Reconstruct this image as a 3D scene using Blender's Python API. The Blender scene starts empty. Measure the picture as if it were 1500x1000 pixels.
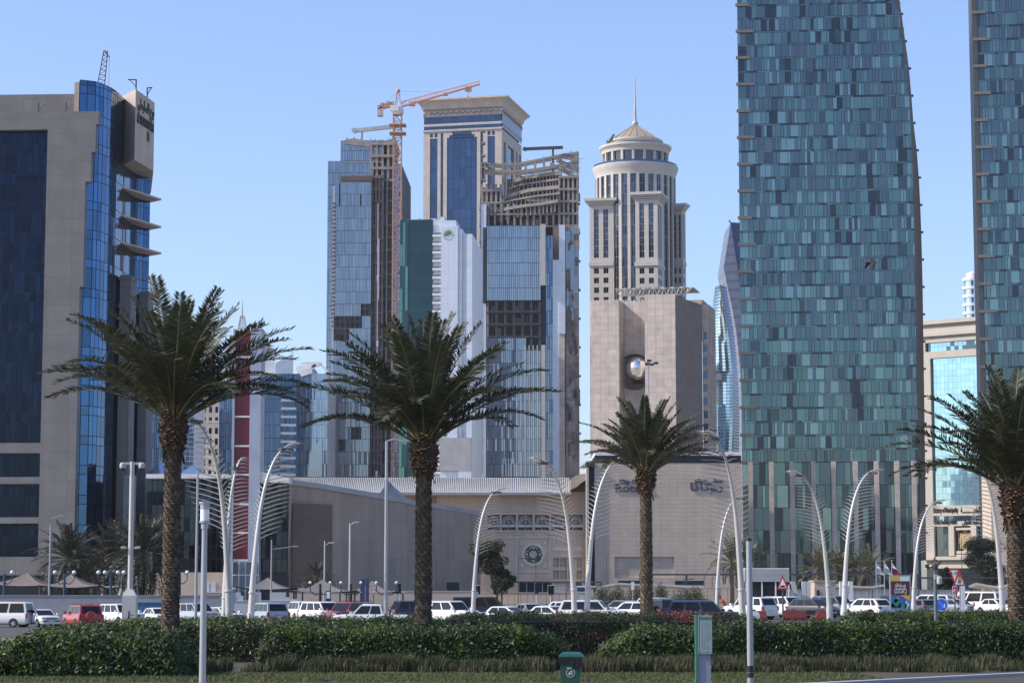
import bpy, math, random
import numpy as np
from math import sin, cos, tan, atan, radians, pi, sqrt
from mathutils import Vector, Matrix
random.seed(7)
rng = np.random.default_rng(7)
R = random.random
def U(a, b): return a + (b - a) * random.random()
SC = bpy.context.scene
COL = SC.collection

# ------------------------------------------------------------------ camera, sky, sun
FPX = 3300.0                     # focal length in photograph pixels (1500 wide)
PITCH = atan(366 / FPX)
CAMZ = 2.5
cd = bpy.data.cameras.new('camera'); cam = bpy.data.objects.new('camera', cd); COL.objects.link(cam)
cd.sensor_width = 36; cd.lens = 36 * FPX / 1500; cd.clip_start = 0.5; cd.clip_end = 12000
cam.location = (0, 0, CAMZ); cam.rotation_euler = (pi / 2 + PITCH, 0, 0)
SC.camera = cam

SUN_EL, SUN_AZ = radians(40), radians(9)      # height; degrees on the camera side of due left
S = Vector((-cos(SUN_AZ) * cos(SUN_EL), -sin(SUN_AZ) * cos(SUN_EL), sin(SUN_EL)))
W = bpy.data.worlds.new('World'); SC.world = W; W.use_nodes = True
nt = W.node_tree; bg = nt.nodes['Background']
sky = nt.nodes.new('ShaderNodeTexSky'); sky.sky_type = 'NISHITA'; sky.sun_disc = False
sky.sun_elevation = SUN_EL; sky.sun_rotation = math.atan2(S.x, S.y)
sky.air_density = 1.0; sky.dust_density = 1.3; sky.ozone_density = 2.6; sky.altitude = 0
tint = nt.nodes.new('ShaderNodeMix'); tint.data_type = 'RGBA'; tint.blend_type = 'MULTIPLY'; tint.inputs[0].default_value = 1; tint.inputs[7].default_value = (.965, .98, 1.13, 1)
nt.links.new(sky.outputs[0], tint.inputs[6]); nt.links.new(tint.outputs[2], bg.inputs[0]); bg.inputs[1].default_value = 0.15
sl = bpy.data.lights.new('sun', 'SUN'); sl.energy = 4.0; sl.angle = radians(0.53); sl.color = (1, .91, .78)
so = bpy.data.objects.new('sun', sl); COL.objects.link(so); so.location = (0, 0, 300)
so.rotation_euler = S.to_track_quat('Z', 'Y').to_euler()
vs = SC.view_settings; vs.view_transform = 'Standard'; vs.look = 'None'; vs.exposure = .45; vs.gamma = 1
SC.cycles.max_bounces = 6; SC.cycles.diffuse_bounces = 3; SC.cycles.glossy_bounces = 3

# ------------------------------------------------------------------ helpers
def gz(x, y=0): return max(-.55, min(.55, .010 * x)) * max(0.0, min(1.0, (y - 70) / 80))
def P(px, py, Y):
    u = (px - 750) / FPX; v = (500 - py) / FPX
    t = Y / (cos(PITCH) - v * sin(PITCH))
    return Vector((t * u, Y, CAMZ + t * (sin(PITCH) + v * cos(PITCH))))
def Zat(py, Y): return P(750, py, Y).z
def G(px, Y, py=870):
    x = P(px, py, Y).x
    return Vector((x, Y, gz(x, Y)))

class Fr:
    """A building's own axes: x along its front, y away, z up; turned by yaw (right end nearer). Finds lengths from the photograph."""
    def __init__(s, px0, Y, yaw=0, pyr=500, z0=None):
        s.pyr = pyr; x = P(px0, pyr, Y).x; s.O = Vector((x, Y, gz(x, Y) if z0 is None else z0))
        s.c, s.si = cos(radians(yaw)), sin(radians(yaw)); s.yaw = radians(yaw)
    def uc(s, px, py):
        return P(px, s.pyr if py is None else py, 1.0).x
    def s(s, px, t=0, py=None):
        uc = s.uc(px, py); return (uc * (s.O.y + t * s.c) - s.O.x - t * s.si) / (s.c + uc * s.si)
    def t(s, px, x, py=None):
        uc = s.uc(px, py); return (uc * (s.O.y - x * s.si) - s.O.x - x * s.c) / (s.si - uc * s.c)
    def z(s, py, x=0, t=0):
        return Zat(py, s.O.y - x * s.si + t * s.c) - s.O.z
    def xy(s, px, Y, py=None):
        """local (x, y) of the point seen at px at world depth Y"""
        X = s.uc(px, py) * Y; dx, dy = X - s.O.x, Y - s.O.y
        return (dx * s.c - dy * s.si, dx * s.si + dy * s.c)
    def thing(s, name, label, cat, group=None): return thing(name, label, cat, s.O, -s.yaw, group)

def props(o, label=None, cat=None, group=None, kind=None):
    for k, v in (('label', label), ('category', cat), ('group', group), ('kind', kind)):
        if v: o[k] = v
    return o
def thing(name, label, cat, loc=(0, 0, 0), rz=0, group=None):
    o = bpy.data.objects.new(name, None); COL.objects.link(o); o.empty_display_size = .3
    o.location = loc; o.rotation_euler = (0, 0, rz)
    return props(o, label, cat, group)
def children(o): return [c for c in bpy.data.objects if c.parent == o]
def dup(root, loc, rz=0, label=None, scale=None):
    def cp(o, par):
        c = o.copy(); COL.objects.link(c)
        if par: c.parent = par
        for k in KIDS.get(o.name, []): cp(k, c)
        return c
    r = cp(root, None); r.location = loc; r.rotation_euler = (0, 0, rz)
    if scale: r.scale = (scale,) * 3
    if label: r['label'] = label
    return r
KIDS = {}

class MB:
    def __init__(s): s.v = []; s.f = []; s.m = []; s.M = None
    def add(s, vs, fs, m=0):
        b = len(s.v)
        s.v += [tuple(s.M @ Vector(p)) for p in vs] if s.M else [tuple(p) for p in vs]
        s.f += [tuple(i + b for i in f) for f in fs]; s.m += [m] * len(fs)
    def quad(s, a, b, c, d, m=0): s.add((a, b, c, d), ((0, 1, 2, 3),), m)
    def poly(s, pts, m=0): s.add(pts, (tuple(range(len(pts))),), m)
    def box(s, x0, x1, y0, y1, z0, z1, m=0):
        x0, x1 = min(x0, x1), max(x0, x1); y0, y1 = min(y0, y1), max(y0, y1); z0, z1 = min(z0, z1), max(z0, z1)
        s.add([(x0,y0,z0),(x1,y0,z0),(x1,y1,z0),(x0,y1,z0),(x0,y0,z1),(x1,y0,z1),(x1,y1,z1),(x0,y1,z1)],
              [(3,2,1,0),(4,5,6,7),(0,1,5,4),(1,2,6,5),(2,3,7,6),(3,0,4,7)], m)
    def prism(s, poly, z0, z1, m=0, top=None):
        """poly: (x, y) counter-clockwise seen from above; top: other outline at z1"""
        n = len(poly); q = top or poly
        z0s = z0 if hasattr(z0, '__len__') else [z0] * n; z1s = z1 if hasattr(z1, '__len__') else [z1] * n
        vs = [(p[0], p[1], z0s[i]) for i, p in enumerate(poly)] + [(p[0], p[1], z1s[i]) for i, p in enumerate(q)]
        s.add(vs, [(i, (i+1) % n, n + (i+1) % n, n + i) for i in range(n)] + [tuple(range(n-1, -1, -1)), tuple(range(n, 2*n))], m)
    def slab(s, outline, y0, y1, m=0):
        """outline: (x, z) points of a front elevation, made thick from y0 to y1"""
        n = len(outline)
        vs = [(p[0], y0, p[1]) for p in outline] + [(p[0], y1, p[1]) for p in outline]
        s.add(vs, [(i, n + i, n + (i+1) % n, (i+1) % n) for i in range(n)] + [tuple(range(n)), tuple(range(2*n-1, n-1, -1))], m)
    def tube(s, pts, rad, n=8, m=0, caps=True, flat=None):
        pts = [Vector(p) for p in pts]; k = len(pts)
        if not hasattr(rad, '__len__'): rad = [rad] * k
        vs = []; up = None
        for i, p in enumerate(pts):
            d = (pts[min(i+1, k-1)] - pts[max(i-1, 0)]).normalized()
            if up is None: up = Vector((1, 0, 0)) if abs(d.x) < .9 else Vector((0, 1, 0))
            a = d.cross(up).normalized(); b = d.cross(a).normalized(); up = -d.cross(a).normalized().cross(d).cross(d) if False else up
            for j in range(n):
                t = 2 * pi * j / n; vs.append(p + (a * cos(t) + b * sin(t)) * rad[i])
        fs = [(i*n + j, i*n + (j+1) % n, (i+1)*n + (j+1) % n, (i+1)*n + j) for i in range(k-1) for j in range(n)]
        fs = [f[::-1] for f in fs]
        if caps: fs += [tuple(range(n)), tuple(range(k*n-1, (k-1)*n-1, -1))]
        s.add(vs, fs, m)
    def bar(s, p, q, w, h=None, m=0):
        p, q = Vector(p), Vector(q); d = (q - p).normalized(); h = h or w
        a = d.cross(Vector((0, 0, 1)) if abs(d.z) < .95 else Vector((0, 1, 0))).normalized() * w / 2; b = d.cross(a).normalized() * h / 2
        vs = [x + y for x in (p, q) for y in (-a-b, a-b, a+b, -a+b)]
        s.add(vs, [(0,1,2,3),(7,6,5,4),(0,4,5,1),(1,5,6,2),(2,6,7,3),(3,7,4,0)], m)
    def lathe(s, prof, n=32, c=(0, 0), m=0, a0=0, a1=2*pi):
        full = abs(a1 - a0) > 6.28; k = n if full else n + 1
        vs = [(c[0] + r * cos(a0 + (a1-a0)*j/n), c[1] + r * sin(a0 + (a1-a0)*j/n), z) for r, z in prof for j in range(k)]
        fs = [(i*k + j, i*k + (j+1) % k, (i+1)*k + (j+1) % k, (i+1)*k + j) for i in range(len(prof)-1) for j in range(n)]
        s.add(vs, fs, m)
    def ball(s, c, r, n=12, m=0, sq=(1, 1, 1)):
        k = n // 2
        vs = [(c[0] + r*sq[0]*sin(pi*i/k)*cos(2*pi*j/n), c[1] + r*sq[1]*sin(pi*i/k)*sin(2*pi*j/n), c[2] - r*sq[2]*cos(pi*i/k)) for i in range(k+1) for j in range(n)]
        s.add(vs, [(i*n+j, i*n+(j+1) % n, (i+1)*n+(j+1) % n, (i+1)*n+j) for i in range(k) for j in range(n)], m)
    def wall(s, x0, x1, z0, z1, ops, d=.5, m=0, y=0, mr=None):
        """a wall in the plane y with rectangular openings and their reveals"""
        xs = sorted({x0, x1, *[a for o in ops for a in o[:2]]}); zs = sorted({z0, z1, *[a for o in ops for a in o[2:4]]})
        xs = [a for a in xs if x0 <= a <= x1]; zs = [a for a in zs if z0 <= a <= z1]
        for a, b in zip(xs, xs[1:]):
            for e, f in zip(zs, zs[1:]):
                cx, cz = (a+b)/2, (e+f)/2
                if any(o[0] < cx < o[1] and o[2] < cz < o[3] for o in ops): continue
                s.quad((a,y,e),(b,y,e),(b,y,f),(a,y,f), m)
        mr = m if mr is None else mr
        for a, b, e, f in [o[:4] for o in ops]:
            s.quad((a,y,e),(a,y+d,e),(b,y+d,e),(b,y,e), mr); s.quad((a,y,f),(b,y,f),(b,y+d,f),(a,y+d,f), mr)
            s.quad((a,y,e),(a,y,f),(a,y+d,f),(a,y+d,e), mr); s.quad((b,y,e),(b,y+d,e),(b,y+d,f),(b,y,f), mr)
    def build(s, name, mats, parent=None, smooth=None, loc=None):
        me = bpy.data.meshes.new(name); me.from_pydata(s.v, [], s.f)
        mats = mats if isinstance(mats, (list, tuple)) else [mats]
        for mt in mats: me.materials.append(mt)
        if len(mats) > 1: me.polygons.foreach_set('material_index', s.m)
        if smooth is not None:
            me.polygons.foreach_set('use_smooth', [True] * len(me.polygons)); me.set_sharp_from_angle(angle=radians(smooth))
        me.update()
        return link(name, me, parent, loc)
def link(name, me, parent=None, loc=None):
    o = bpy.data.objects.new(name, me); COL.objects.link(o)
    if loc is not None: o.location = loc
    if parent is not None: o.parent = parent; KIDS.setdefault(parent.name, []).append(o)
    return o
def quads_mesh(name, V, mats, parent=None, nper=4, smooth=False, mi=None):
    """V: (n*nper, 3) array, each run of nper points one face"""
    n = len(V) // nper; me = bpy.data.meshes.new(name)
    me.vertices.add(len(V)); me.vertices.foreach_set('co', np.ascontiguousarray(V, dtype=np.float32).ravel())
    me.loops.add(len(V)); me.loops.foreach_set('vertex_index', np.arange(len(V), dtype=np.int32))
    me.polygons.add(n); me.polygons.foreach_set('loop_start', np.arange(n, dtype=np.int32) * nper)
    mats = mats if isinstance(mats, (list, tuple)) else [mats]
    for mt in mats: me.materials.append(mt)
    if mi is not None: me.polygons.foreach_set('material_index', np.ascontiguousarray(mi, dtype=np.int32))
    me.update(calc_edges=True)
    return link(name, me, parent)

# ------------------------------------------------------------------ materials
def mat(name, col, rough=.7, metal=0, var=.12, vs=.4, bump=0, bs=8, spec=.5, joint=None, streak=0, coat=0, emit=0, tl=0, rnd=0):
    """joint = (width, height, joint colour factor, mortar): stone or metal panels over the wall"""
    m = bpy.data.materials.new(name); m.use_nodes = True; t = m.node_tree; N = t.nodes; L = t.links
    b = N['Principled BSDF']; b.inputs['Roughness'].default_value = rough; b.inputs['Metallic'].default_value = metal
    b.inputs['Specular IOR Level'].default_value = spec
    if coat: b.inputs['Coat Weight'].default_value = coat; b.inputs['Coat Roughness'].default_value = .04
    c4 = (*col, 1); b.inputs['Base Color'].default_value = c4
    tc = N.new('ShaderNodeTexCoord'); src = None
    def mul(a, fac_sock, lo, hi):
        mr = N.new('ShaderNodeMapRange'); L.new(fac_sock, mr.inputs[0]); mr.inputs[3].default_value = lo; mr.inputs[4].default_value = hi
        mx = N.new('ShaderNodeMix'); mx.data_type = 'RGBA'; mx.blend_type = 'MULTIPLY'; mx.inputs[0].default_value = 1
        if a is None: mx.inputs[6].default_value = c4
        else: L.new(a, mx.inputs[6])
        L.new(mr.outputs[0], mx.inputs[7]); return mx.outputs[2]
    if var:
        no = N.new('ShaderNodeTexNoise'); no.inputs['Scale'].default_value = vs; no.inputs['Detail'].default_value = 5
        L.new(tc.outputs['Object'], no.inputs['Vector'])
        src = mul(src, no.outputs[0], 1 - 2.2*var, 1 + 2.2*var)
    if streak:
        mp = N.new('ShaderNodeMapping'); mp.inputs['Scale'].default_value = (.8, .8, .05); L.new(tc.outputs['Object'], mp.inputs[0])
        no = N.new('ShaderNodeTexNoise'); no.inputs['Scale'].default_value = 1.2; no.inputs['Detail'].default_value = 4
        L.new(mp.outputs[0], no.inputs['Vector']); src = mul(src, no.outputs[0], 1 - 2*streak, 1 + 2*streak)
    if rnd:
        oi = N.new('ShaderNodeObjectInfo'); src = mul(src, oi.outputs['Random'], 1 - rnd, 1 + rnd)
    if joint:
        sp = N.new('ShaderNodeSeparateXYZ'); L.new(tc.outputs['Object'], sp.inputs[0])
        ad = N.new('ShaderNodeMath'); L.new(sp.outputs[0], ad.inputs[0]); L.new(sp.outputs[1], ad.inputs[1])
        cb = N.new('ShaderNodeCombineXYZ'); L.new(ad.outputs[0], cb.inputs[0]); L.new(sp.outputs[2], cb.inputs[1])
        br = N.new('ShaderNodeTexBrick'); L.new(cb.outputs[0], br.inputs['Vector'])
        br.offset = 0; br.inputs['Scale'].default_value = 1; br.inputs['Brick Width'].default_value = joint[0]; br.inputs['Row Height'].default_value = joint[1]
        br.inputs['Mortar Size'].default_value = joint[3]; br.inputs['Mortar Smooth'].default_value = .3
        k = joint[4] if len(joint) > 4 else .06
        br.inputs['Color1'].default_value = (1-k,)*3 + (1,); br.inputs['Color2'].default_value = (1+k,)*3 + (1,); br.inputs['Mortar'].default_value = (joint[2],)*3 + (1,)
        mx = N.new('ShaderNodeMix'); mx.data_type = 'RGBA'; mx.blend_type = 'MULTIPLY'; mx.inputs[0].default_value = 1
        if src is None: mx.inputs[6].default_value = c4
        else: L.new(src, mx.inputs[6])
        L.new(br.outputs[0], mx.inputs[7]); src = mx.outputs[2]
    if src is not None: L.new(src, b.inputs['Base Color'])
    if bump:
        no = N.new('ShaderNodeTexNoise'); no.inputs['Scale'].default_value = bs; no.inputs['Detail'].default_value = 3
        L.new(tc.outputs['Object'], no.inputs['Vector'])
        bp = N.new('ShaderNodeBump'); bp.inputs['Strength'].default_value = bump; bp.inputs['Distance'].default_value = .05
        L.new(no.outputs[0], bp.inputs['Height']); L.new(bp.outputs[0], b.inputs['Normal'])
    if tl:
        tr = N.new('ShaderNodeBsdfTranslucent'); ms = N.new('ShaderNodeMixShader'); ms.inputs[0].default_value = tl
        if src is not None: L.new(src, tr.inputs[0])
        else: tr.inputs[0].default_value = c4
        L.new(b.outputs[0], ms.inputs[1]); L.new(tr.outputs[0], ms.inputs[2]); L.new(ms.outputs[0], N['Material Output'].inputs[0])
    if emit: b.inputs['Emission Color'].default_value = c4; b.inputs['Emission Strength'].default_value = emit
    return m
def glass(name, tint, rough=.06, wob=.10, ws=.3, var=.12):
    """coated facade glass: a tinted, slightly wavy mirror"""
    m = bpy.data.materials.new(name); m.use_nodes = True; t = m.node_tree; N = t.nodes; L = t.links
    b = N['Principled BSDF']; b.inputs['Roughness'].default_value = rough; b.inputs['Metallic'].default_value = .85
    tc = N.new('ShaderNodeTexCoord')
    no = N.new('ShaderNodeTexNoise'); no.inputs['Scale'].default_value = ws; no.inputs['Detail'].default_value = 2; L.new(tc.outputs['Object'], no.inputs['Vector'])
    bp = N.new('ShaderNodeBump'); bp.inputs['Strength'].default_value = wob; bp.inputs['Distance'].default_value = .06
    L.new(no.outputs[0], bp.inputs['Height']); L.new(bp.outputs[0], b.inputs['Normal'])
    n2 = N.new('ShaderNodeTexNoise'); n2.inputs['Scale'].default_value = .12; n2.inputs['Detail'].default_value = 4; L.new(tc.outputs['Object'], n2.inputs['Vector'])
    mr = N.new('ShaderNodeMapRange'); L.new(n2.outputs[0], mr.inputs[0]); mr.inputs[3].default_value = 1 - 2*var; mr.inputs[4].default_value = 1 + 2*var
    mx = N.new('ShaderNodeMix'); mx.data_type = 'RGBA'; mx.blend_type = 'MULTIPLY'; mx.inputs[0].default_value = 1
    mx.inputs[6].default_value = (*tint, 1); L.new(mr.outputs[0], mx.inputs[7]); L.new(mx.outputs[2], b.inputs['Base Color'])
    return m
ARFONT = None
def text(name, s, size, m, parent, loc, rot=(pi/2, 0, 0), ext=.05, align='LEFT', bold=0, sx=1, width=None):
    """lettering as mesh; width: stretch it to this length"""
    c = bpy.data.curves.new(name, 'FONT'); c.body = s; c.size = size; c.extrude = ext; c.align_x = align; c.offset = bold
    c.resolution_u = 3
    o = bpy.data.objects.new(name, c); COL.objects.link(o)
    bpy.context.view_layer.update()
    me = bpy.data.meshes.new_from_object(o.evaluated_get(bpy.context.evaluated_depsgraph_get()))
    bpy.data.objects.remove(o)
    if len(me.vertices) and width:
        xs = [v.co.x for v in me.vertices]; w0 = max(xs) - min(xs); sx = width / max(w0, 1e-3)
    for v in me.vertices: v.co.x *= sx
    me.materials.clear(); me.materials.append(m)
    o = link(name, me, parent, loc); o.rotation_euler = rot
    return o
# Arabic presentation forms, so that letters join; written in reading order and reversed
_AF = {'ا': (0xFE8D, 2), 'أ': (0xFE83, 2), 'ب': (0xFE8F, 4), 'ة': (0xFE93, 2), 'ت': (0xFE95, 4), 'ج': (0xFE9D, 4), 'ح': (0xFEA1, 4), 'خ': (0xFEA5, 4), 'د': (0xFEA9, 2),
       'ر': (0xFEAD, 2), 'ز': (0xFEAF, 2), 'س': (0xFEB1, 4), 'ش': (0xFEB5, 4), 'ط': (0xFEC1, 4), 'ع': (0xFEC9, 4), 'ق': (0xFED5, 4), 'ل': (0xFEDD, 4), 'م': (0xFEE1, 4),
       'ن': (0xFEE5, 4), 'ه': (0xFEE9, 4), 'و': (0xFEED, 2), 'ؤ': (0xFE85, 2), 'ي': (0xFEF1, 4), 'ـ': (0x640, 0), 'ف': (0xFED1, 4), 'ك': (0xFED9, 4)}
def arabic(s):
    out = []
    for i, ch in enumerate(s):
        if ch not in _AF: out.append(ch); continue
        base, k = _AF[ch]
        pv = i > 0 and s[i-1] in _AF and _AF[s[i-1]][1] in (4, 0)
        nx = i < len(s)-1 and s[i+1] in _AF
        if k == 0: out.append(ch)
        elif k == 2: out.append(chr(base + (1 if pv else 0)))
        else: out.append(chr(base + (3 if pv and nx else 2 if nx else 1 if pv else 0)))
    return ''.join(reversed(out))

def curtain(mb, cols, rows, mats, tilt=.01, gap=.07, back=None, skip=None, pick=None, zf=None):
    """panels between the points cols [(x, y)...] (left to right seen from the front) and heights rows; back: material of the frame behind"""
    for i in range(len(cols)-1):
        a, b = Vector((*cols[i], 0)), Vector((*cols[i+1], 0)); d = b - a; w = d.length
        if w < 1e-4: continue
        d /= w; n = Vector((d.y, -d.x, 0)); g = min(gap, w*.2)
        for j in range(len(rows)-1):
            if skip and skip(i, j): continue
            z0, z1 = rows[j], rows[j+1]; h = min(gap, (z1-z0)*.2)
            m = pick(i, j) if pick else random.choice(mats)
            o = [n * (.06 + U(-tilt, tilt)) for _ in range(3)]; o.append(o[0] + o[2] - o[1])
            A, B = a + d*g/2, b - d*g/2; zz = Vector((0, 0, 1))
            mb.quad(A + zz*(z0+h/2) + o[0], B + zz*(z0+h/2) + o[1], B + zz*(z1-h/2) + o[2], A + zz*(z1-h/2) + o[3], m)
            if back is not None: mb.quad(a + zz*z0, b + zz*z0, b + zz*z1, a + zz*z1, back)
def lin(a, b, n): return [a + (b-a)*i/n for i in range(n+1)]
def rowcols(x0, x1, n, y=0): return [(x, y) for x in lin(x0, x1, n)]
# ------------------------------------------------------------------ shared materials
M = dict(
 stone_grey=mat('grey_render', (.175,.168,.165), .8, joint=(3.2,1.9,.68,.03,.06), streak=.05),
 stone_warm=mat('warm_render', (.45,.385,.32), .8, streak=.06),
 mall=mat('mall_stone', (.50,.415,.335), .75, joint=(1.25,.62,.62,.02,.05), streak=.05, var=.08),
 mall_plain=mat('mall_render', (.49,.405,.325), .8, streak=.06, var=.06),
 entrance=mat('entrance_stone', (.60,.49,.39), .8, streak=.06, var=.08, joint=(2.4,1.2,.85,.03,.04)),
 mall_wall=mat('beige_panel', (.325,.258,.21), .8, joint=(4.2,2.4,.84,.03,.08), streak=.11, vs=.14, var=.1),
 mall_brown=mat('brown_panel', (.14,.105,.085), .8, joint=(1.6,.5,.85,.02,.06)),
 cream=mat('cream_stone', (.43,.39,.35), .7, joint=(1.4,1.4,.8,.02,.03), streak=.04),
 white_stone=mat('pale_stone', (.50,.47,.43), .7, streak=.04, var=.06),
 pale_line=mat('pale_moulding', (.62,.57,.50), .7),
 tan=mat('tan_stone', (.47,.405,.355), .7, joint=(2.0,1.6,.72,.06,.07), streak=.08, var=.18),
 tan_dark=mat('brown_and_shaded_stone', (.21,.18,.165), .7, joint=(2.0,1.6,.75,.05,.05), streak=.06),  # on the sphere hotel this is the tan stone with shade in its colour
 bronze=mat('bronze_roof', (.36,.29,.22), .5, metal=.2, var=.1),
 concrete=mat('raw_concrete', (.30,.27,.24), .9, var=.2, streak=.12),
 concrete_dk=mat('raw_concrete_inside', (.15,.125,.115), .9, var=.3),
 rust=mat('scaffold_brown', (.12,.08,.06), .8, var=.3),
 black=mat('black_paint', (.012,.012,.014), .45),
 dark=mat('dark_interior', (.012,.014,.018), .5),
 steel=mat('painted_steel', (.42,.42,.41), .45, metal=.2),
 steel_dk=mat('dark_steel', (.06,.065,.07), .5, metal=.3),
 white=mat('white_paint', (.74,.73,.70), .5, var=.04),
 cool_white=mat('white_panel', (.62,.66,.72), .35, metal=.25, joint=(1.6,1.9,.82,.05,.03), var=.05),
 grey=mat('grey_panel', (.33,.335,.34), .6, joint=(3,2,.85,.04,.03)),
 roof=mat('standing_seam_roof', (.40,.39,.37), .5, metal=.2),
 fin_grey=mat('fin_grey', (.13,.125,.12), .6),
 crimson=mat('crimson_panel', (.135,.006,.02), .35, var=.08),
 lav=mat('pale_metal_panel', (.40,.43,.50), .4, metal=.3),
 orange=mat('crane_orange', (.50,.27,.17), .55, var=.15),
 coral=mat('jib_red', (.60,.30,.24), .55, var=.1),
 text_dk=mat('sign_letters', (.05,.055,.10), .4),
 text_blk=mat('black_letters', (.015,.015,.018), .5),
 bronze_dk=mat('bronze_letters', (.07,.055,.025), .4, metal=.5),
 mullion=mat('mullion_dark', (.03,.035,.045), .5, metal=.3),
 mullion_lt=mat('mullion_light', (.32,.36,.40), .4, metal=.4),
)
for k, c in dict(blue1=(.036,.08,.155), blue2=(.032,.07,.135), blue3=(.042,.095,.18), blue_hi=(.055,.135,.27),
  navy1=(.006,.015,.034), navy2=(.005,.011,.025), navy3=(.009,.021,.044),
  teal1=(.10,.168,.172), teal2=(.125,.215,.21), teal3=(.19,.29,.285), teal4=(.09,.135,.155), teal5=(.06,.088,.10), teal6=(.105,.145,.165),
  tealdk=(.038,.052,.062),
  sky1=(.27,.315,.365), sky2=(.31,.355,.405), sky3=(.235,.275,.325), sky4=(.32,.365,.415),
  green1=(.055,.105,.10), green2=(.042,.078,.08), greendk=(.030,.056,.062), green_hi=(.12,.25,.21),
  qblue=(.055,.09,.15), qblue2=(.045,.075,.125), cyan=(.30,.50,.58), cyan2=(.34,.56,.63), rot=(.055,.062,.075), rot2=(.09,.10,.115), rotb=(.07,.10,.15),
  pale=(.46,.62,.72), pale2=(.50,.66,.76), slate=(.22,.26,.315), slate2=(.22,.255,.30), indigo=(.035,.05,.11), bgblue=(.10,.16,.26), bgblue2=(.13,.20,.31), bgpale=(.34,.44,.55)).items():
    M[k] = glass(k + '_glass', c)
def mats(*k): return [M[x] for x in k]
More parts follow.
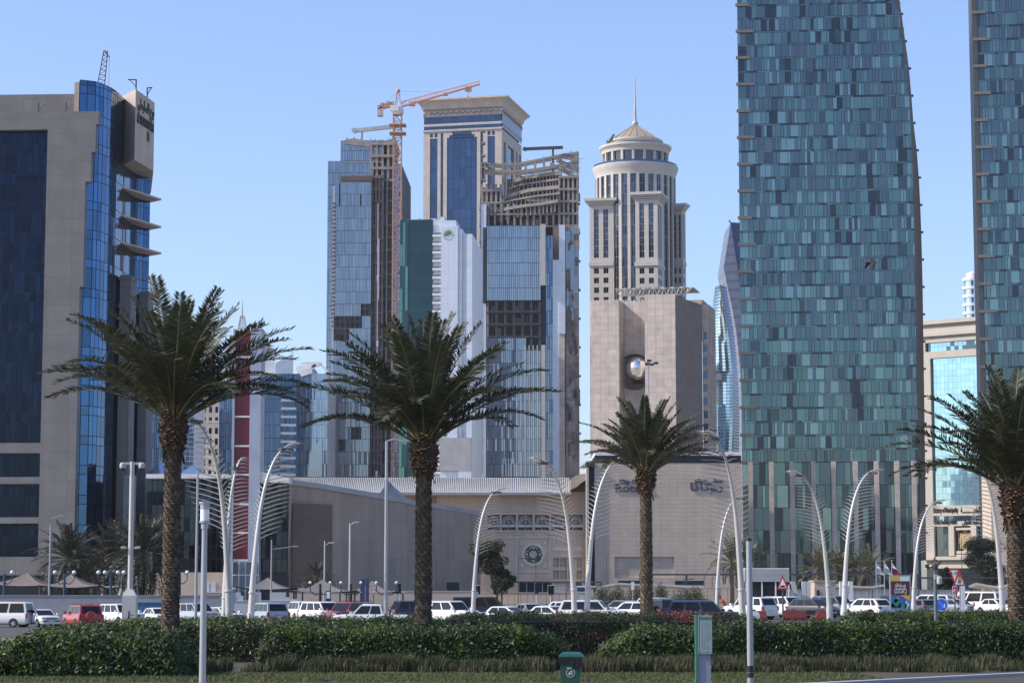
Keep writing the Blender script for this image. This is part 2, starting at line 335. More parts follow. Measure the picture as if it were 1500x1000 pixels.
# ------------------------------------------------------------------ left office tower
def left_tower():
    f = Fr(140, 290, 3, 400); T = f.thing('office_tower', 'grey stone office tower with a curved blue glass corner and three pointed ledges', 'office tower')
    s = f.s; z = lambda py, x=0, t=0: f.z(py, x, t)
    L = s(-110)
    zt = z(163); b = MB()
    # front wall with two glazed bays and the stepped right edge
    g0, g1 = L + 1.5, s(65)
    bays = [(g0, g1, z(648), z(189)), (g0, g1, z(698), z(663)), (g0, g1, z(757), z(708)), (g0, g1, z(815), z(766))]
    b.wall(L, s(112), z(842), zt, bays, d=1.1, m=0)
    for pe, pa, pb in ((140, 163, 182), (136, 182, 223), (130, 223, 266), (122, 266, 420), (117, 420, 842)): b.box(s(112), s(pe), 0, 1.2, z(pb), z(pa), 0)
    b.box(L, s(104), 1.4, 22, z(842), zt - .1, 0)                 # body behind
    b.box(L, s(97), 5, 21, zt - .1, z(125), 0)                      # set-back roof wall
    b.box(s(96.5), s(113), 2.4, 20, zt - .2, z(114), 1)
    b.box(L, s(125), .6, 12, z(872), z(842), 2)
    b.build('wall', mats('stone_grey', 'stone_warm', 'dark'), T)
    for k, o in enumerate(bays):
        g = MB(); n = 10; rows = []
        zz = o[2]
        fl = (z(189) - z(648)) / 10.45
        rows = [o[2]]
        while rows[-1] < o[3] - .3: rows.append(min(o[3], rows[-1] + (fl*.32 if len(rows) % 2 == 0 else fl*.68)))
        curtain(g, rowcols(o[0], o[1], n*2, 1.05), rows, [1, 1, 2, 3], .004, .09, back=0)
        g.build('window', mats('mullion', 'navy1', 'navy2', 'navy3'), T)
    # curved blue glass volume
    pts = [f.xy(px, Y) for px, Y in ((111, 291.2), (122, 291.6), (134, 292.2), (146, 293.6), (157, 295.8), (167, 298.6), (175, 301.8), (183, 305.2), (191, 308.4), (199, 310.8), (208, 312.3), (218, 313.2))]
    cols = []
    for a, c in zip(pts, pts[1:]):
        d = math.dist(a, c); k = max(1, round(d / .95))
        cols += [(a[0] + (c[0]-a[0])*i/k, a[1] + (c[1]-a[1])*i/k) for i in range(k)]
    cols.append(pts[-1])
    ztop = z(114, s(115)); zb = z(812)
    fl = 3.85; rows = [zb]; k = 0
    while rows[-1] < ztop - .4: rows.append(min(ztop, rows[-1] + (fl*.3 if k % 2 else fl*.7))); k += 1
    g = MB(); nc = len(cols)
    curtain(g, cols, rows, [1, 2, 3], .012, .1, back=0, pick=lambda i, j: random.choice((4, 4, 3)) if i < nc*.3 else random.choice((1, 3, 3) if i < nc*.6 else (1, 3, 4, 3)))  # left panes tinted brighter: the sky's reflection is put into the glass colour
    g.build('curved_glazing', mats('mullion', 'blue1', 'blue2', 'blue3', 'blue_hi'), T)
    c = MB(); foot = pts + [f.xy(215, 326), (pts[0][0], 20)]
    foot = [(x - .15, y + .35) for x, y in foot]
    c.prism(foot, zb, ztop - .1, 0); c.build('core', M['mullion'], T)
    # sign box
    q = [f.xy(px, Y, 180) for px, Y in ((198, 299.5), (226, 308), (223, 325), (150, 325), (169, 306))]
    c = MB(); t0 = Zat(125, 299.5); t1 = Zat(228, 299.5)
    zb2 = [t1, Zat(243, 308), t1 - 1, t1 - 1, t1]
    c.prism(q, t1, t0, 0); bx = c.build('sign_box', M['stone_warm'], T)
    d = Vector(q[1]) - Vector(q[0]); w = d.length; a = math.atan2(d.y, d.x); d.normalize(); nrm = Vector((d.y, -d.x))
    def sign(txt, u0, u1, py, h, ar=False):
        p = Vector(q[0]) + d * (w*u0) + nrm * .08
        text('sign_lettering', txt, h, M['bronze_dk'], T, (p.x, p.y, Zat(py, 303)), (pi/2, 0, a), .06, width=w*(u1-u0), bold=.02)
    sign(arabic('برج السليطي'), .10, .95, 157, 2.0); sign('AL SULAITI TOWER', .08, .95, 179.5, 1.75); sign('1', .46, .56, 197, 1.9)
    # ledges
    for py in (259, 301, 341):
        o = [f.xy(px, Y, py) for px, Y in ((169, 300.9), (203, 306.2), (237, 312.2), (217, 314.5), (200, 312.5), (180, 307))]
        zl = Zat(py, 299); c = MB(); c.prism(o, zl - .36, zl - .12, 0); c.build('ledge', M['stone_warm'], T)
    for px, Y, w, py in ((177, 301.0, 17, 388), (206, 309.5, 14, 400)):
        p = f.xy(px, Y); wd = w*.089; c = MB(); c.box(p[0], p[0]+wd, p[1]-.4, p[1]+3, z(842), z(py)); c.box(p[0]-.15, p[0]+wd+.1, p[1]-.55, p[1]+3.1, z(py+5), z(py+1)); c.box(p[0], p[0]+wd, p[1]-.4, p[1]+3, z(py), z(py-2))
        c.build('pillar', M['stone_grey'], T)
    for px in (42, 83):
        c = MB(); x = s(px); c.bar((x, 3, zt-.2), (x, 3, zt+2.0), .14); c.bar((x, 3, zt+1.9), (x+.9, 2.6, zt+1.5), .12); c.bar((x, 3, zt+.8), (x+.8, 2.6, zt+1.5), .08); c.build('roof_bracket', M['steel_dk'], T)
    for px, Y, lx in ((199.5, 302, -1.15), (216, 307, .7)):
        p = f.xy(px, Y, 120); c = MB(); c.bar((p[0], p[1], t0-.6), (p[0], p[1], t0+1.9), .16); c.bar((p[0], p[1], t0+1.85), (p[0]+lx, p[1], t0+1.9), .14); c.bar((p[0], p[1], t0+.9), (p[0]+lx*.8, p[1], t0+1.85), .1); c.build('roof_bracket', M['steel_dk'], T)
    # roof jib
    c = MB(); p = f.xy(147, 312, 100); za, zb_ = Zat(132, 312), Zat(69, 312); w = .55; x, y = p
    for i in range(9):
        u0, u1 = i/9, (i+1)/9
        A = [Vector((x-w + 1.0*u, y + dy, za + (zb_-za)*u)) for u in (u0, u1) for dy in (0,)]
        B = [Vector((x+w*.8 + .75*u - .3*u, y + .5, za + (zb_-za)*u)) for u in (u0, u1)]
        c.bar(A[0], A[1], .11); c.bar(B[0], B[1], .11); c.bar(A[0], B[1], .07); c.bar(A[1], B[1], .07)
    c.bar((x+.5, y, zb_), (x+1.3, y, zb_-1), .16); c.bar((x+1.25, y, zb_-1), (x+1.25, y, za), .04); c.bar((x-w, y, za), (x-w*2.3, y, za-.2), .1)
    c.build('roof_jib', M['rust'], T)
    # vertical banner by the entrance pillar
    p = f.xy(187, 300.4); c = MB(); c.box(p[0], p[0]+1.7, p[1]-.1, p[1]+.05, z(790), z(690)); c.build('banner', M['grey'], T)
left_tower()

# ------------------------------------------------------------------ teal glass towers
def edge_fn(pts):
    def g(py):
        for (y0, x0), (y1, x1) in zip(pts, pts[1:]):
            if py <= y1: return x0 + (x1-x0)*(py-y0)/(y1-y0)
        return pts[-1][1]
    return g
def teal_rows(mb, s0, edge, zs, rg):
    """rows of unequal panels: tall panes, then a slab band with dark dashes"""
    nx = int((max(edge(z) for z in zs) - s0) / .75) + 2
    held = {}
    for j in range(len(zs)-1):
        z0, z1 = zs[j], zs[j+1]; zm = z0 + (z1-z0)*.86; e = edge((z0+z1)/2)
        x = s0
        dash = 0
        while x < e - .2:
            w = rg.choice((.75, .75, .75, 1.1, 1.1, 1.5, 1.5, 2.25)); w = min(w, e - x)
            k = int((x - s0) / 1.5)
            if held.get(k, 0) > 0: m = 7; held[k] -= 1
            else:
                r = rg.random()
                if r < .028: m = 7; held[k] = rg.choice((0, 0, 1, 2)); w = min(1.5, e - x)
                else: m = rg.choice((1,1,2,2,3,4,4,1,6,6,5,6,2,3))
            o = [-.06 + rg.uniform(-.022, .022) for _ in range(3)]; o.append(o[0]+o[2]-o[1]); g = .05
            X0, X1 = x + g, x + w - g
            mb.quad((X0,o[0],z0+.06),(X1,o[1],z0+.06),(X1,o[2],zm),(X0,o[3],zm), m)
            x += w
        x = s0
        while x < e - .2:
            w = min(rg.choice((.75, 1.5, 2.25, 3.0)), e - x); m = 7 if rg.random() < .24 else rg.choice((1, 2, 4, 6, 6))
            mb.quad((x+.04,-.07,zm+.06),(x+w-.04,-.07,zm+.06),(x+w-.04,-.07,z1-.05),(x+.04,-.07,z1-.05), m)
            x += w
def teal_tower(name_label, px0, Y, yaw, right_px, lo, ridge=None, base_pil=(), seed=1, cap=None, left_strip=0):
    rg = random.Random(seed); f = Fr(px0, Y, yaw, 350); T = f.thing('glass_tower', name_label, 'glass tower', 'twin teal glass towers')
    ef = edge_fn(right_px); fl = 3.66; zs = []
    z = f.z(lo)
    ztop = f.z(-75)
    while z < ztop: zs.append(z); z += fl
    tab = [(f.z(py), f.s(ef(py), 0, py)) for py in range(-80, 900, 20)]
    def edge(zz):
        for (za, sa), (zb, sb) in zip(tab, tab[1:]):
            if zz >= zb: return sb + (sa-sb)*(zz-zb)/(za-zb) if zz <= za else sa
        return tab[-1][1]
    # plain floors from lo upwards plus taller ones of the base
    zg = 0; base = lin(zg, zs[0], 6)
    g = MB(); teal_rows(g, left_strip, edge, zs, rg)
    for j in range(len(zs)-1): g.quad((0,0,zs[j]), (edge(zs[j]),0,zs[j]), (edge(zs[j+1]),0,zs[j+1]), (0,0,zs[j+1]), 0)
    g.build('glass_facade', mats('mullion', 'teal1', 'teal2', 'teal3', 'teal4', 'teal5', 'teal6', 'tealdk'), T)
    g = MB(); e0 = edge(zs[0])
    for j in range(len(base)-1):
        x = .0
        while x < e0 - .3:
            w = min(rg.choice((1.5, 1.5, 2.25, 3, .75)), e0 - x); up = j > 1
            m = rg.choice((4, 5, 6, 7, 1, 2, 4, 3)) if up else rg.choice((7, 7, 4, 5, 7))
            o = [.45 + rg.uniform(-.03, .03) for _ in range(3)]; o.append(o[0]+o[2]-o[1])
            g.quad((x+.05,o[0],base[j]+.05),(x+w-.05,o[1],base[j]+.05),(x+w-.05,o[2],base[j+1]-.1),(x+.05,o[3],base[j+1]-.1), m); x += w
    g.quad((0,.55,0),(e0,.55,0),(e0,.55,zs[0]),(0,.55,zs[0]),0)
    g.build('base_glazing', mats('mullion', 'teal1', 'teal2', 'teal3', 'teal4', 'teal5', 'teal6', 'tealdk'), T)
    c = MB(); D = 34
    for za, zb in zip(zs, zs[1:]):
        a, b = edge(za), edge(zb)
        c.add([(.1,.12,za),(a-.1,.12,za),(a-.1,D,za),(.1,D,za),(.1,.12,zb),(b-.1,.12,zb),(b-.1,D,zb),(.1,D,zb)], [(1,2,6,5),(2,3,7,6),(3,0,4,7)], 0)
    c.quad((0,.1,zs[-1]),(edge(zs[-1]),.1,zs[-1]),(edge(zs[-1]),D,zs[-1]),(0,D,zs[-1]))
    c.box(.1, e0, .7, D, 0, zs[0]); c.build('core', M['steel_dk'], T)
    if ridge:
        c = MB(); rf = edge_fn(ridge); st = [(f.z(py), f.s(ef(py), 0, py), f.s(rf(py), 6, py)) for py in range(-60, 860, 40)]
        for (za, a, r), (zb, b, q) in zip(st, st[1:]):
            c.quad((a,-.25,za),(a,-.25,zb),(max(q, b+.4),5,zb),(max(r, a+.4),5,za), 0); c.quad((max(r,a+.4),5,za),(max(q,b+.4),5,zb),(b,30,zb),(a,30,za), 0)
            c.quad((a-.35,-.25,za),(a-.35,-.25,zb),(b,-.25,zb),(a,-.25,za), 1)
            c.box(max(r, a+.4)-.3, max(r, a+.4)+.55, 4.6, 5.4, za-.25, za+.25, 1)
        c.build('end_wall', mats('tan_dark', 'steel_dk'), T)
    for j, za in enumerate(zs[:-1]):
        if j % 2 == 0: c = MB(); c.box(-.55 if not left_strip else -.2, 3.2 if j % 4 else 4.2, -.75, .0, za - .45, za + .35); c.build('ledge', M['fin_grey'], T)
    if left_strip: c = MB(); c.box(-.35, left_strip - .1, -.3, 1.5, 0, zs[-1]); c.build('edge_strip', M['steel_dk'], T)
    for px in base_pil:
        x = f.s(px, -1.4, 740); c = MB(); c.box(x-.62, x+.62, -1.5, .3, -.3, zs[0] + .1); c.build('pilaster', M['tan'], T)
    return f, T
teal_tower('teal glass tower with a curved right edge rising out of the picture behind the kiosk', 1084, 600, 5.5,
    [(-100, 1300), (0, 1316.5), (50, 1324), (100, 1330), (150, 1335), (200, 1337), (250, 1339), (350, 1341.5), (560, 1345), (700, 1347), (900, 1349)], 677,
    ridge=[(-100, 1300), (0, 1317), (46, 1323), (106, 1332), (198, 1339), (230, 1344), (317, 1348.5), (414, 1351), (560, 1353), (700, 1355), (900, 1357)],
    base_pil=(1100, 1130.5, 1161, 1192, 1222, 1254, 1285, 1315, 1340), seed=5)
teal_tower('teal glass tower at the right edge behind the rightmost palm', 1433, 590, 9.5, [(-100, 1600), (900, 1600)], 700, base_pil=(1462, 1490, 1520), seed=9, left_strip=1.1)

# ------------------------------------------------------------------ cream ministry building
def ministry():
    f = Fr(1351, 690, 38, 600); T = f.thing('ministry_building', 'cream ministry building with a tall cyan glass front between the two teal towers', 'government building')
    s, z = f.s, f.z; E = s(1500); sc = lambda px: s(px)
    b = MB(); zt = z(471); zg = 0
    gl = (s(1364), E, z(741), z(526)); g2 = (s(1357), E, z(516), z(503)); g3 = (s(1364), E, z(764), z(756))
    w1 = (s(1364.5), s(1387), z(815), z(771)); w2 = (s(1394), s(1419), z(812), z(771)); w3 = (s(1427), E, z(815), z(771))
    b.wall(0, E, z(832), zt, [gl, g2, g3, w1, w2, w3], d=1.2, m=0)
    b.box(-.4, E, -.8, 0, z(494), z(489)); b.box(-.4, E, -1, 0, zt-1.2, zt); b.box(0, E, -1.6, 0, z(820), z(815.5)); b.box(-.1, E, -.4, 0, z(832), z(822))
    b.box(0, E, 1.4, 30, 0, zt-.2, 0)
    for px in (1390.5, 1423): b.box(s(px)-.9, s(px)+.9, -.5, 0, z(814), z(770.5))
    b.box(s(1397), s(1419), -.2, .5, z(777), z(773.5)); b.box(s(1397), s(1419), -.2, .5, z(811), z(807))
    b.build('wall', M['white_stone'], T)
    for nm, o, ms, n, m in (('window', gl, (1, 2), 22, 24), ('window', g2, (1, 3), 24, 2), ('window', g3, (3, 3, 1), 20, 1), ('window', w1, (3,), 4, 4), ('window', w3, (3,), 8, 4)):
        g = MB(); curtain(g, rowcols(o[0], o[1], n, 1.1), lin(o[2], o[3], m), ms, .006, .05, back=0); g.build(nm, mats('mullion_lt', 'cyan', 'cyan2', 'teal4'), T)
    g = MB(); x0, x1, za, zb = w2; g.quad((x0,1.1,za),(x1,1.1,za),(x1,1.1,zb),(x0,1.1,zb)); gp = g.build('grille_panel', M['mullion'], T)
    g = MB(); cx, cz, r = (s(1398)+s(1418))/2, (z(776)+z(808))/2, (s(1418)-s(1398))/2; h = (z(776)-z(808))/2
    for k in range(3):
        for rot in (0, .5):
            rr = (.98 - .28*k); P4 = [(cx + r*rr*cos(pi/2*(i+rot)), .9, cz + h*rr*sin(pi/2*(i+rot))) for i in range(4)]
            for i in range(4): g.bar(P4[i], P4[(i+1) % 4], .28)
    for i in range(8): g.bar((cx, .9, cz), (cx + r*.95*cos(pi*i/4), .9, cz + h*.95*sin(pi*i/4)), .22)
    for a, b2 in (((-1,-1),(1,-1)),((1,-1),(1,1)),((1,1),(-1,1)),((-1,1),(-1,-1))): g.bar((cx+r*a[0], .9, cz+h*a[1]), (cx+r*b2[0], .9, cz+h*b2[1]), .3)
    o = g.build('lattice', mat('gilded_lattice', (.55,.43,.27), .5), gp)
    def tx(t, p0, p1, py, h): text('sign_lettering', t, h, M['text_blk'], T, (s(p0), -.12, z(py, s(p0))), (pi/2, 0, 0), .06, width=s(p1)-s(p0), bold=.03)
    tx('Ministry of Municipality', 1364, 1400, 750.5, 2.2); tx(arabic('وزارة البلديـــــــــــــة'), 1404, 1442, 750.5, 2.4)
    tx('Urban Planning Affairs', 1364.5, 1398, 767.5, 2.1); tx(arabic('شؤون التخطيط العمراني'), 1406, 1446, 767.5, 2.4)
    g = MB(); g.box(.5, E, -.1, 1, 0, z(832)); g.build('ground_floor_glazing', M['teal5'], T)
ministry()
def stepped():
    p = G(1434, 900); T = thing('ringed_tower', 'slim pale tower ringed with white ledges peeping out beside the right teal tower', 'tower', p)
    c = MB(); zt = Zat(410, 900)
    c.lathe([(3, 0), (3, zt)], 20, m=1)
    for k in range(14):
        zz = zt - k*3.4; c.lathe([(3, zz-1.2), (3.9, zz-1.1), (3.9, zz), (0.01, zz+.1)], 20, m=0)
    c.lathe([(2.4, zt), (2.2, zt+2), (.01, zt+3)], 16, m=0)
    c.build('shaft', mats('white', 'pale'), T)
stepped()
def annex():
    f = Fr(1452, 420, 4, 760); T = f.thing('stone_annex', 'low pale block clad annex behind the trunk of the rightmost palm', 'annex')
    b = MB(); b.box(0, 20, 0, 12, 0, f.z(690)); b.box(-.1, 20, -.1, 12, f.z(692), f.z(689)); b.build('wall', M['mall'], T)
annex()

# ------------------------------------------------------------------ shopping mall
def mall_block():
    f = Fr(859, 340, 0, 760); T = f.thing('mall_block', 'beige stone clad mall block carrying the hotel lettering', 'mall')
    s, z = f.s, f.z; x1 = s(1087)
    b = MB(); xr = s(871)
    rec = (s(900), s(987), z(846), z(815))
    b.wall(xr, x1, 0, z(678), [rec], d=.35, m=0); b.quad((rec[0], .35, rec[2]), (rec[1], .35, rec[2]), (rec[1], .35, rec[3]), (rec[0], .35, rec[3]), 0)
    b.box(xr, x1, .6, 30, 0, z(678), 0); b.quad((xr,0,z(678)),(x1,0,z(678)),(x1,.6,z(678)),(xr,.6,z(678)),1)
    b.quad((xr,0,0),(xr,0,z(678)),(xr,.6,z(678)),(xr,.6,0),0); b.quad((x1,0,0),(x1,.6,0),(x1,.6,z(678)),(x1,0,z(678)),0)
    b.build('wall', mats('mall', 'tan_dark'), T)
    c = MB(); c.box(s(872), x1, .5, 28, z(678)+.01, z(667)); c.build('recess_band', M['mullion'], T)
    c = MB(); c.box(s(871.5), x1+.1, -.25, 29, z(667)+.01, z(661.5)); c.build('cornice', M['white'], T)
    c = MB(); c.box(0, s(862.5), -.5, 6, 0, z(684), 0); c.box(0, s(871)-.02, -.6, 6, z(684)+.01, z(677), 1); c.box(s(862.5)+.01, s(871)-.02, .9, 6, 0, z(684), 1)
    c.build('corner_fin', mats('mall_plain', 'mullion'), T)
    c = MB()
    for a, bb in ((905, 946), (988, 1030)): c.box(s(a), s(bb), -.05, .1, z(856), z(850))
    c.build('service_opening', M['dark'], T)
    def tx(t, p0, p1, py, h): text('sign_lettering', t, h, M['text_dk'], T, (s(p0), -.05, z(py)), (pi/2, 0, 0), .12, width=s(p1)-s(p0), bold=.03)
    tx('City Centre', 907, 953, 708.2, .95); tx('Rotana', 900.5, 954, 719.8, 1.62)
    tx(arabic('سيتي سنتر'), 1017, 1060, 706, 1.05); tx(arabic('روتانا'), 1010, 1058, 718, 1.65)
mall_block()
def mall_entrance():
    f = Fr(690, 345, 0, 780); T = f.thing('mall_entrance', 'ornate beige mall entrance with a round medallion and six arched panels', 'mall entrance')
    s, z = f.s, f.z; x0, x1 = s(640), s(859); b = MB()
    sq = [(s(a), s(c), z(776), z(753.5)) for a, c in ((714, 732), (734.6, 755.6), (759.2, 780), (783.6, 804.5), (807.5, 829), (834, 854))]
    lat = [(s(a), s(c), z(d), z(e)) for a, c in ((810, 819), (820.3, 829.5), (832.5, 841), (844.8, 852)) for d, e in ((830, 817), (847.5, 835))]
    door = (s(760), s(806), 0, z(853)); gar = (s(811), s(834), 0, z(853.5)); g2 = (s(838), s(852), 0, z(853))
    b.wall(x0, x1, 0, z(720), sq + lat + [door, gar, g2], d=.7, m=0)
    b.box(x0, x1, .9, 25, 0, z(720), 0); b.build('wall', M['entrance'], T)
    c = MB()   # mouldings
    def band(a, bb, pa, pb, t=-.18): c.box(s(a), s(bb), t, .02, z(pb), z(pa))
    for k in range(3):
        o = 706 + k*49.2
        for a, bb, pa in ((-2, 8, 780.5), (8, 12, 778), (12, 14.5, 776.4), (14.5, 42, 775.9), (42, 45, 777.5), (45, 49, 779.5)):
            band(o+a, min(o+bb, 858), pa+.4, pa+2.2)
        band(o+27, o+30, 778.8, 781.6, -.3)
    for a, bb, pa, pb in ((710, 806, 786, 788), (710, 806, 836, 838.2), (755.6, 757.6, 788, 836), (804, 806, 788, 836), (709.5, 711.5, 788, 836), (806, 858, 849.5, 851), (806, 858, 813, 815)): band(a, bb, pa, pb, -.15)
    for cx in (764.5, 797.5):
        for cy in (795, 828): band(cx-2.2, cx+2.2, cy-2.4, cy+2.4, -.2)
    for k in range(7): band(810.5 + k*6.2, 813 + k*6.2, 786, 796, -.12)
    band(810, 853, 801.5, 806.5, -.12)
    for a in (711.5, 732.3, 756.2, 780.6, 804.9, 830, 854.5): c.box(s(a), s(a+1.9), -.25, .02, z(778), z(752.5))
    c.box(s(711), s(857), -.3, .02, z(753.2), z(751.2))
    c.build('moulding', M['pale_line'], T)
    cx, cz = s(781.2), z(811.5)
    c = MB(); r0, r1, k = 1.85*.95, 1.5, 40
    def ring(mb, ra, rb, y, m):
        for i in range(k):
            a, d = 2*pi*i/k, 2*pi*(i+1)/k
            mb.quad(*[(cx + r*cos(t), y, cz + r*sin(t)) for r, t in ((ra, a), (rb, a), (rb, d), (ra, d))][::-1], m)
            mb.quad((cx+rb*cos(a), y, cz+rb*sin(a)), (cx+rb*cos(d), y, cz+rb*sin(d)), (cx+rb*cos(d), .05, cz+rb*sin(d)), (cx+rb*cos(a), .05, cz+rb*sin(a)), m)
    ring(c, 1.35, 1.82, -.22, 0); ring(c, .62, 1.36, -.1, 1)
    for i in range(24):
        a = 2*pi*i/24; rr = 1.2 if i % 2 else .98
        c.box(cx + rr*cos(a) - .12, cx + rr*cos(a) + .12, -.16, -.1, cz + rr*sin(a) - .12, cz + rr*sin(a) + .12, 2 if i % 3 else 1)
    for dx, dz in ((0, 1), (0, -1), (1, 0), (-1, 0)): c.box(cx+dx*.98-.13, cx+dx*.98+.13, -.2, -.1, cz+dz*.98-.13, cz+dz*.98+.13, 3)
    c.build('medallion', mats('pale_line', 'greendk', 'slate', 'white'), T)
    for o in sq:
        g = MB(); g.quad((o[0], .65, o[2]), (o[1], .65, o[2]), (o[1], .65, o[3]), (o[0], .65, o[3]), 0)
        w = o[1]-o[0]; mx = (o[0]+o[1])/2; h = o[3]-o[2]
        for rr in (.32, .44):
            pts = [(mx + w*rr*cos(pi*i/10), .35, o[2] + h*.35 + h*rr*1.25*sin(pi*i/10)) for i in range(11)]
            for p, q in zip(pts, pts[1:]): g.bar(p, q, .13, m=1)
        g.box(o[0], o[1], .3, .4, o[2]+h*.2, o[2]+h*.34, 2); g.bar((mx, .35, o[2]), (mx, .35, o[3]), .1, m=1)
        for i in range(4): g.box(o[0]+w*(.1+.22*i), o[0]+w*(.2+.22*i), .4, .55, o[2]+h*.02, o[2]+h*.16, 3)
        g.build('arched_panel', mats('mall_wall', 'pale_line', 'white', 'mullion'), T)
    for o in lat:
        g = MB(); g.quad((o[0], .6, o[2]), (o[1], .6, o[2]), (o[1], .6, o[3]), (o[0], .6, o[3]), 0)
        n = 5; w, h = o[1]-o[0], o[3]-o[2]
        for i in range(-n, n+1):
            for sg in (1, -1):
                p0 = [0, i*h/n]; p1 = [w, i*h/n + h]
                t0, t1 = max(0, -i/n), min(1, 1 - i/n)
                if t1 - t0 < .05: continue
                A, B = (t0*w, i*h/n + t0*h), (t1*w, i*h/n + t1*h)
                if sg < 0: A, B = (w-A[0], A[1]), (w-B[0], B[1])
                g.bar((o[0]+A[0], .3+.03*sg, o[2]+A[1]), (o[0]+B[0], .3+.03*sg, o[2]+B[1]), .06, m=1)
        g.build('window', mats('tealdk', 'pale_line'), T)
    g = MB(); g.quad((door[0],.6,0),(door[1],.6,0),(door[1],.6,door[3]),(door[0],.6,door[3])); 
    for i in range(5): x = door[0] + (door[1]-door[0])*i/4; g.box(x-.06, x+.06, .4, .6, 0, door[3], 1)
    g.build('door', mats('dark', 'mullion_lt'), T)
    g = MB(); 
    for i in range(8): g.box(gar[0], gar[1], .5+.03*(i % 2), .6, gar[3]*i/8, gar[3]*(i+1)/8 - .03)
    g.build('shutter', M['white'], T)
    g = MB(); g.box(g2[0], g2[1], .5, .6, 0, g2[3]); g.build('door', M['teal4'], T)
    # upper wall and ribbed roof
    g = MB(); u0, u1 = s(420), s(835); g.box(u0, u1, 1.0, 18, z(752), z(719)); g.box(s(834.5), s(858.5), 1.05, 2, z(752.5), z(703)); g.build('upper_wall', M['stone_warm'], T)
    c = MB(); e = 4.2; za, zb = z(721, 0, -3), z(699, 0, -1)
    c.add([(u0,-3,za),(u1,-3,za),(u1,1.5,zb),(u0,1.5,zb)], [(0,1,2,3)], 0); c.box(u0, u1+.2, -3, 1.2, za-.35, za-.01, 1); c.box(u0, u1, 1.5, 20, zb-.4, zb+.1, 1)
    n = 150
    for i in range(n):
        x = u0 + (u1-u0)*i/n; c.add([(x,-3.02,za),(x+.09,-3.1,za),(x+.18,-3.02,za),(x,1.4,zb+.05),(x+.09,1.4,zb+.14),(x+.18,1.4,zb+.05)], [(0,1,4,3),(1,2,5,4)], 1)
    c.build('roof', mats('grey', 'roof'), T)
    c = MB(); zc = z(722, 0, -3)
    pr = [(s(835), z(718)), (s(835), z(703)), (s(842), z(698)), (s(850), z(695.5)), (s(859), z(694)), (s(859), z(703)), (s(851), z(708)), (s(844), z(714))]
    c.slab(pr, -2.8, 8); c.build('roof_end', M['stone_warm'], T)
mall_entrance()
def mall_wing():
    f = Fr(417, 290, 0, 770); T = f.thing('mall_wing', 'long plain beige mall wing whose sloping wall runs back towards the entrance', 'mall')
    b = MB(); pxs = [(417, 290, 699), (470, 292.5, 706), (540, 299, 718), (600, 309, 729), (660, 322, 739), (703, 334, 746)]
    pts = [f.xy(px, Y) for px, Y, _ in pxs]; zz = [Zat(py, Y) for _, Y, py in pxs]
    foot = pts + [(pts[-1][0], pts[-1][1]+8), (pts[0][0]+4, pts[0][1]+40)]
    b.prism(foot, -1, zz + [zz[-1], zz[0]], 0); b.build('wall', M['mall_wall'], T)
    c = MB()
    for i in range(len(pts)-1):
        (xa, ya), (xb, yb) = pts[i], pts[i+1]
        c.add([(xa,ya-.25,zz[i]-.55),(xb,yb-.25,zz[i+1]-.55),(xb,yb-.25,zz[i+1]+.12),(xa,ya-.25,zz[i]+.12),(xa,ya+2,zz[i]+.12),(xb,yb+2,zz[i+1]+.12)], [(0,1,2,3),(3,2,5,4)], 0)
    c.build('coping', M['grey'], T)
    c = MB(); n = 10; 
    for qa, qb in (((429, 290.3), (470, 292.3)), ((470, 292.3), (487, 293.85))):
        q0, q1 = f.xy(*qa), f.xy(*qb); c.add([(q0[0],q0[1]-.1,0),(q1[0],q1[1]-.1,0),(q1[0],q1[1]-.1,f.z(737)),(q0[0],q0[1]-.1,f.z(737)),(q0[0],q0[1]+.4,f.z(737)),(q1[0],q1[1]+.4,f.z(737))], [(0,1,2,3),(3,2,5,4)])
    c.build('dark_panel', M['mall_brown'], T)
    c = MB(); q = [f.xy(px, 289.6, 770) for px in (411, 417.5)]; zt = Zat(697, 289.6)
    c.add([(f.xy(412, 289.4)[0], -.6, 0), (f.xy(421, 289.4)[0], -.6, 0), (f.xy(428, 289.4)[0], -.6, zt), (f.xy(420, 289.4)[0], -.6, zt), (f.xy(412, 289.4)[0], 3, 0), (f.xy(420, 289.4)[0], 3, zt)], [(0,1,2,3), (4,0,3,5)])
    c.build('end_fin', M['mall_plain'], T)
    c = MB(); a, bb = f.xy(640, 316), f.xy(690, 330); zl = f.z(848)
    c.add([(a[0],a[1]-1.5,-1),(bb[0],bb[1]-1.5,-1),(bb[0],bb[1]-1.5,2.2),(a[0],a[1]-1.5,2.2),(a[0],a[1],2.2),(bb[0],bb[1],2.2)],[(0,1,2,3),(3,2,5,4)]); c.build('plinth', M['mall_plain'], T)
    c = MB(); a = f.xy(655, 319); c.box(a[0], a[0]+1.8, a[1]-2.2, a[1]-1.9, 0, f.z(851)); c.build('door', M['mullion'], T)
    # gable skylight on the roof
    a = f.xy(570, 318); c = MB(); zb, zt = Zat(728, 318), Zat(704, 318); x0, x1, xm = f.xy(553, 318)[0], f.xy(598, 318)[0], f.xy(571, 318)[0]
    c.add([(x0,a[1],zb),(x1,a[1],zb-1),(xm,a[1],zt),(x0,a[1]+9,zb),(x1,a[1]+9,zb),(xm,a[1]+9,zt)], [(0,1,2),(3,5,4),(0,2,5,3),(2,1,4,5)]); c.bar((x0,a[1]-.1,zb),(xm,a[1]-.1,zt+.1),.5); c.build('roof_gable', M['grey'], T)
mall_wing()
